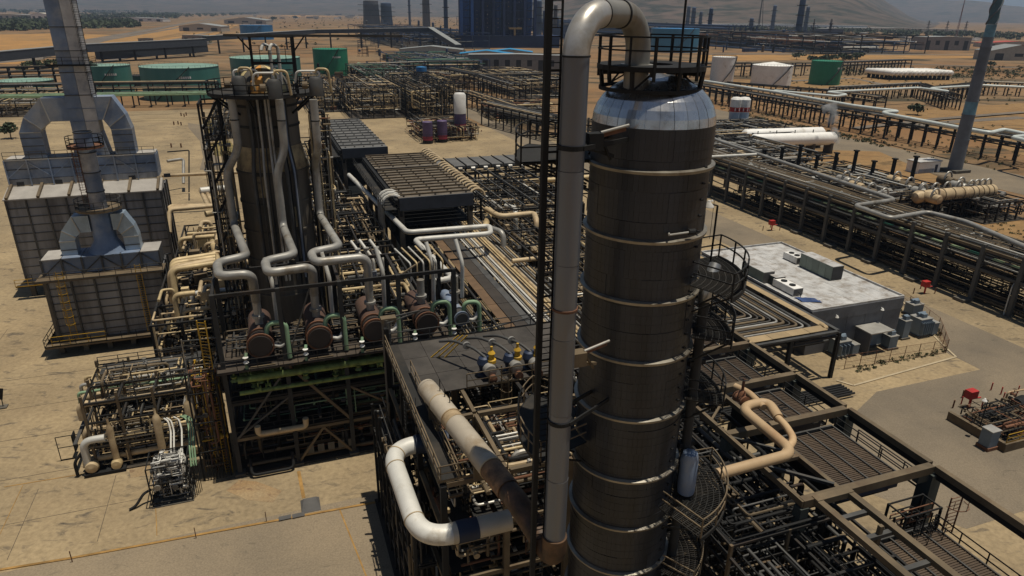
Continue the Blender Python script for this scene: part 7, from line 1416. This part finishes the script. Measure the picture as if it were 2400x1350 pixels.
# conveyor galleries
CVM = mat('slate_gallery', (.045, .055, .07), .7, .1, .15)
def gallery(label, P, z0_, z1_, wd, h_, m=CVM):
    t = T('conveyor_gallery', label, 'conveyor', P[0])
    for k, (a, c) in enumerate(zip(P[:-1], P[1:])):
        a = Vector((a[0], a[1], z0_+(z1_-z0_)*k/(len(P)-1))); c = Vector((c[0], c[1], z0_+(z1_-z0_)*(k+1)/(len(P)-1))); t.beam('gallery_box', a, c, wd, m, h_); t.beam('gallery_roof', a+Vector((0, 0, h_/2+.25)), c+Vector((0, 0, h_/2+.25)), wd*1.06, ROOFG, .4)
        n = max(2, int((c-a).length/28))
        for i in range(n): p = a+(c-a)*(i+.5)/n; t.box('trestle', p.x-.8, p.x+.8, p.y-.8, p.y+.8, 0, p.z-h_/2, STEELB)
    return t
gallery('long dark conveyor gallery crossing behind the teal tanks from the left edge', PP_((-60, 180), (200, 150), (485, 132)), 10, 12, 5, 5.5); gallery('thin dark conveyor gallery behind the bright green tank', PP_((485, 128), (740, 112), (1020, 112)), 14, 20, 5, 4)
gallery('dark elevated gallery sloping left of the blue drums', PP_((1010, 112), (1075, 126)), 20, 6, 6, 5); gallery('short thick dark pipe-like gallery left of the davit frame', PP_((235, 146), (482, 130)), 5, 6, 8, 6)
# blue coker drums
DBL = mat('deep_blue_steel', (.008, .024, .085), .6, .1, .3, .03, rnd=.2); DBL2 = mat('brighter_blue_steel', (.014, .065, .22), .6, .1, .3, .03)
q = A(1160, 112, 0); q0, q1 = A(1082, 112, 0), A(1252, 112, 0); wd = (q1-q0).length; t = T('coker_structure', 'huge deep blue drum structure rising out of the top of the picture', 'structure', q); ux = q0.x; D_ = q.length; dx = (q1-q0).normalized()
N = 7; lo_u = 0
def bl(s, h, dpt=0): p = q0+dx*(wd*s); p = p+Vector((-dx.y, dx.x, 0))*dpt; return Vector((p.x, p.y, h))
t.o.rotation_euler.z = TH
for i in range(N+1): p = bl(i/N, 0); t.box('column_leg', p.x-1.6, p.x+1.6, p.y-1.6, p.y+1.6, 0, 88, DBL2 if i in (0, 1) else DBL)
for i in range(N):
    p = bl((i+.5)/N, 0, 8); t.add('coke_drum', MB().lathe([(2, 10), (5.2, 22), (5.2, 84), (4, 88), (0, 89)], p, 16), DBL if i % 3 else DBL2, smooth=True)
    for k in range(9): z = 16+k*8.6; t.beam('floor_beam', bl(i/N, z), bl((i+1)/N, z), 1.0, DBL, .9); t.beam('brace', bl(i/N, z), bl((i+1)/N, z+8.6), .5, DBL) if (i+k) % 3 == 0 else None
t.add('podium', MB().poly([bl(-.06, 0, 14)[:2], bl(-.06, 0, -3)[:2], bl(1.35, 0, -3)[:2], bl(1.35, 0, 14)[:2]], 0, 13), DBL); t.add('podium_roof', MB().poly([bl(-.07, 0, 15)[:2], bl(-.07, 0, -4)[:2], bl(1.36, 0, -4)[:2], bl(1.36, 0, 15)[:2]], 13.1, 14), DBL)
t.add('back_wall', MB().poly([bl(0, 0, 18)[:2], bl(0, 0, 14.5)[:2], bl(1, 0, 14.5)[:2], bl(1, 0, 18)[:2]], 14, 86), DBL)
rg = random.Random(4)
for i in range(N):
    for k in range(14): z = 18+k*4.6; p = bl((i+.5)/N, z, 2.2); t.box('service_light_panel', p.x-.5, p.x+.5, p.y-.3, p.y+.3, z, z+rg.uniform(.6, 1.6), WALLG if rg.random() < .6 else STEELT) if rg.random() < .75 else None
qq = bl(.72, 12, -3.6); t2 = T('yellow_crane_arm', 'ochre platform with a stem on the front of the deep blue structure', 'platform', qq); OC = mat('ochre', (.26, .19, .09), .8); t2.box('platform', qq.x-8, qq.x+8, qq.y-2, qq.y+1, 21, 23, OC); t2.box('stem', qq.x-2, qq.x, qq.y-2, qq.y, 14, 21, OC)
# solid equipment inside the far fields
rg = random.Random(44)
for lab, x0, x1, y0, y1, hh, ms, n in (('dense far plant of dark vessels and frames below the thin columns at upper right', 1605, 1980, 96, 124, 26, [BLB, STEELB, FB_, STEELT], 70), ('dense far plant of blue and grey vessels left of the deep blue drums', 830, 1075, 62, 112, 24, [BLB, STEELG, FB_, WALLG], 60), ('dense dark far plant right of the deep blue drums', 1255, 1330, 64, 108, 44, [BLB, DBL, FB_], 34), ('mixed small plant between the green tank and the blue roofed workshops', 830, 1120, 120, 170, 10, [STEELB, GRNB, STEELG, BLB, STEELT], 60), ('dark equipment between the left tower top and the green tank', 700, 960, 178, 262, 11, [STEELB, STEELB, STEELT, PIPEG, RUST], 60)):
    q0_ = A((x0+x1)/2, y1); t = T('plant_section', lab, 'process unit', q0_)
    for i in range(n):
        q = A(rg.uniform(x0, x1), rg.uniform(y0, y1)); s_ = max(.5, q.length/1000); h_ = hh*rg.uniform(.25, 1)*(.4 if rg.random() < .5 else 1); r = rg.uniform(1, 3.2)*s_
        if rg.random() < .45: t.add('upright_vessel', MB().lathe([(r*.6, 0), (r*.6, h_), (0, h_+r*.3)], q, 9), rg.choice(ms), smooth=True)
        elif rg.random() < .6: w2 = r*rg.uniform(1, 2.4); t.box('equipment_block', q.x-w2, q.x+w2, q.y-r, q.y+r, 0, h_*.5, rg.choice(ms))
        else:
            w2 = r*2; b = MB()
            for sx_ in (-1, 1):
                for sy_ in (-1, 1): b.beam(q+Vector((sx_*w2, sy_*w2, 0)), q+Vector((sx_*w2, sy_*w2, h_)), .35*s_)
            for k in range(3):
                z = h_*(k+1)/3
                for a, c in (((-1, -1), (1, -1)), ((1, -1), (1, 1)), ((1, 1), (-1, 1)), ((-1, 1), (-1, -1))): b.beam(q+Vector((a[0]*w2, a[1]*w2, z)), q+Vector((c[0]*w2, c[1]*w2, z)), .35*s_)
            t.add('pipe_frame', b, rg.choice(ms))
# thin refinery columns far away
def fcol(px, yt, yb, wpx, m, label, frame_=False):
    q = A(px, yb); D_ = W(q).y; zt = V(px, max(yt, -60), D_).z; r = wpx/2*D_*1.05/1600; t = T('refinery_column', label, 'column', q, 'thin far refinery columns')
    t.add('shell', MB().lathe([(r*1.1, 0), (r, zt*.3), (r*.9, zt*.97), (r*.5, zt), (0, zt+.5)], q, 10), m, smooth=True)
    for k in range(3): t.add('platform', MB().lathe([(0, zt*(.4+.2*k)), (r*1.6, zt*(.4+.2*k)), (r*1.6, zt*(.4+.2*k)+1), (0, zt*(.4+.2*k)+1)], q, 8), STEELB)
    return t
FB = FB_; mat('far_slate_blue', (.035, .06, .115), .7, 0, .2, .05); FB2 = mat('far_grey_steel', (.09, .08, .075), .7, 0, .2, .05)
for i, (px, yt, yb, wp_, m, lab) in enumerate(((907, 6, 60, 24, FB, 'stout blue column beside the brown block left of the blue drums'), (872, 0, 60, 34, FB2, 'wide brown grey column block left of the blue drums'), (961, -20, 62, 5, FB, 'very thin mast left of the blue drums'), (1000, -30, 70, 16, FB2, 'brown lattice column left of the blue drums'), (1046, -30, 88, 9, FB, 'slim blue column just left of the blue drums'),
    (1262, 0, 90, 12, FB, 'blue column at the right shoulder of the blue drums'), (1282, -10, 88, 6, FB, 'slim column between the blue drums and the black mast'), (1300, 10, 90, 9, FB2, 'grey column beside the black mast'),
    (1609, 14, 74, 8, FB, 'slim blue column right of the lamp, first of the cluster'), (1621, 16, 78, 9, FB, 'slim blue column right of the lamp, second of the cluster'), (1639, 27, 72, 7, FB, 'short blue column in the cluster right of the lamp'), (1659, 18, 96, 9, FB, 'tallest blue column of the cluster right of the lamp'), (1757, 42, 84, 9, FB, 'short stubby blue column beside the crane'), (1808, 12, 76, 8, FB, 'slim blue column between the crane and the thick one'), (1866, -10, 104, 13, FB, 'thick blue column, tallest at upper right'), (1885, 15, 78, 8, FB, 'striped blue column behind the thick one'), (1900, 44, 104, 3, FB2, 'very thin dark mast right of the thick column'), (1939, 44, 108, 5, FB2, 'thin dark column beside the slate building'))):
    fcol(px, yt, yb, wp_, m, lab)
for px, yt, yb, lab in ((1776, -20, 76, 'thin lattice crane standing in the far refinery'), (2240, -10, 90, 'thin red and white guyed mast near the right edge')):
    q = A(px, yb); D_ = W(q).y; zt = V(px, yt, D_).z; t = T('lattice_mast', lab, 'mast', q); b = MB(); s_ = D_/1600*2
    for a in range(3): b.beam(q+Vector((s_*math.cos(a*2.1), s_*math.sin(a*2.1), 0)), q+Vector((0, 0, zt)), s_*.35)
    t.add('lattice', b, STEELB if px < 2000 else mat('dull_red', (.22, .10, .09), .8)); 
    if px < 2000: t.beam('jib', q+Vector((0, 0, zt)), q+Vector((14, 0, 0)), s_*.4, STEELB)
for i in range(3):
    q = A(2170+i*44, 88); t = T('power_pylon', 'faint distant lattice pylon near the right edge, %s from the left' % NTH[i], 'pylon', q, 'distant pylons'); b = MB(); D_ = q.length; h_ = 34; s_ = D_/1600*.7
    for sx_ in (-1, 1): b.beam(q+Vector((4*sx_, 0, 0)), q+Vector((0, 0, h_)), s_)
    for z in (20, 26, 31): b.beam(q+Vector((-8+z*.1, 0, z)), q+Vector((8-z*.1, 0, z)), s_)
    t.add('lattice', b, STEELG)
# steam plume
ms = bpy.data.materials.new('steam'); ms.use_nodes = True; n = ms.node_tree.nodes; l = ms.node_tree.links; n.remove(n['Principled BSDF']); pv = n.new('ShaderNodeVolumePrincipled'); pv.inputs['Color'].default_value = (.95, .95, .95, 1)
tx = n.new('ShaderNodeTexNoise'); tx.inputs['Scale'].default_value = .38; tx.inputs['Detail'].default_value = 5; gg = n.new('ShaderNodeNewGeometry'); l.new(gg.outputs['Position'], tx.inputs['Vector']); mr = n.new('ShaderNodeMapRange'); mr.inputs[1].default_value = .46; mr.inputs[2].default_value = .72; mr.inputs[4].default_value = 1.1; l.new(tx.outputs['Fac'], mr.inputs[0]); l.new(mr.outputs[0], pv.inputs['Density']); l.new(pv.outputs[0], n['Material Output'].inputs['Volume'])
q = A(1955, 345, 3); pts = [q, q+Vector((.6, -.4, 3)), q+Vector((-.4, .8, 6)), q+Vector((-1.6, 1.6, 9)), q+Vector((-2.0, 3, 12.5))]
solo('steam_plume', MB().tube(fil(pts, 1.5, 4), [.9+.09*i for i in range(len(fil(pts, 1.5, 4)))], 12), ms, None, None, q, smooth=True, kind='stuff')
# ------------------------------------------------------------------ air over the plant
mh = bpy.data.materials.new('haze'); mh.use_nodes = True; n = mh.node_tree.nodes; l = mh.node_tree.links; n.remove(n['Principled BSDF'])
pv = n.new('ShaderNodeVolumePrincipled'); pv.inputs['Color'].default_value = (.60, .76, 1.0, 1); pv.inputs['Density'].default_value = .00008; pv.inputs['Anisotropy'].default_value = .2
l.new(pv.outputs[0], n['Material Output'].inputs['Volume'])
hb = MB().box(-23000, 25000, -5000, 25000, -2, 640); hz_ = bpy.data.objects.new('haze', hb.mesh('haze', mh)); COL.objects.link(hz_); hz_['kind'] = 'stuff'
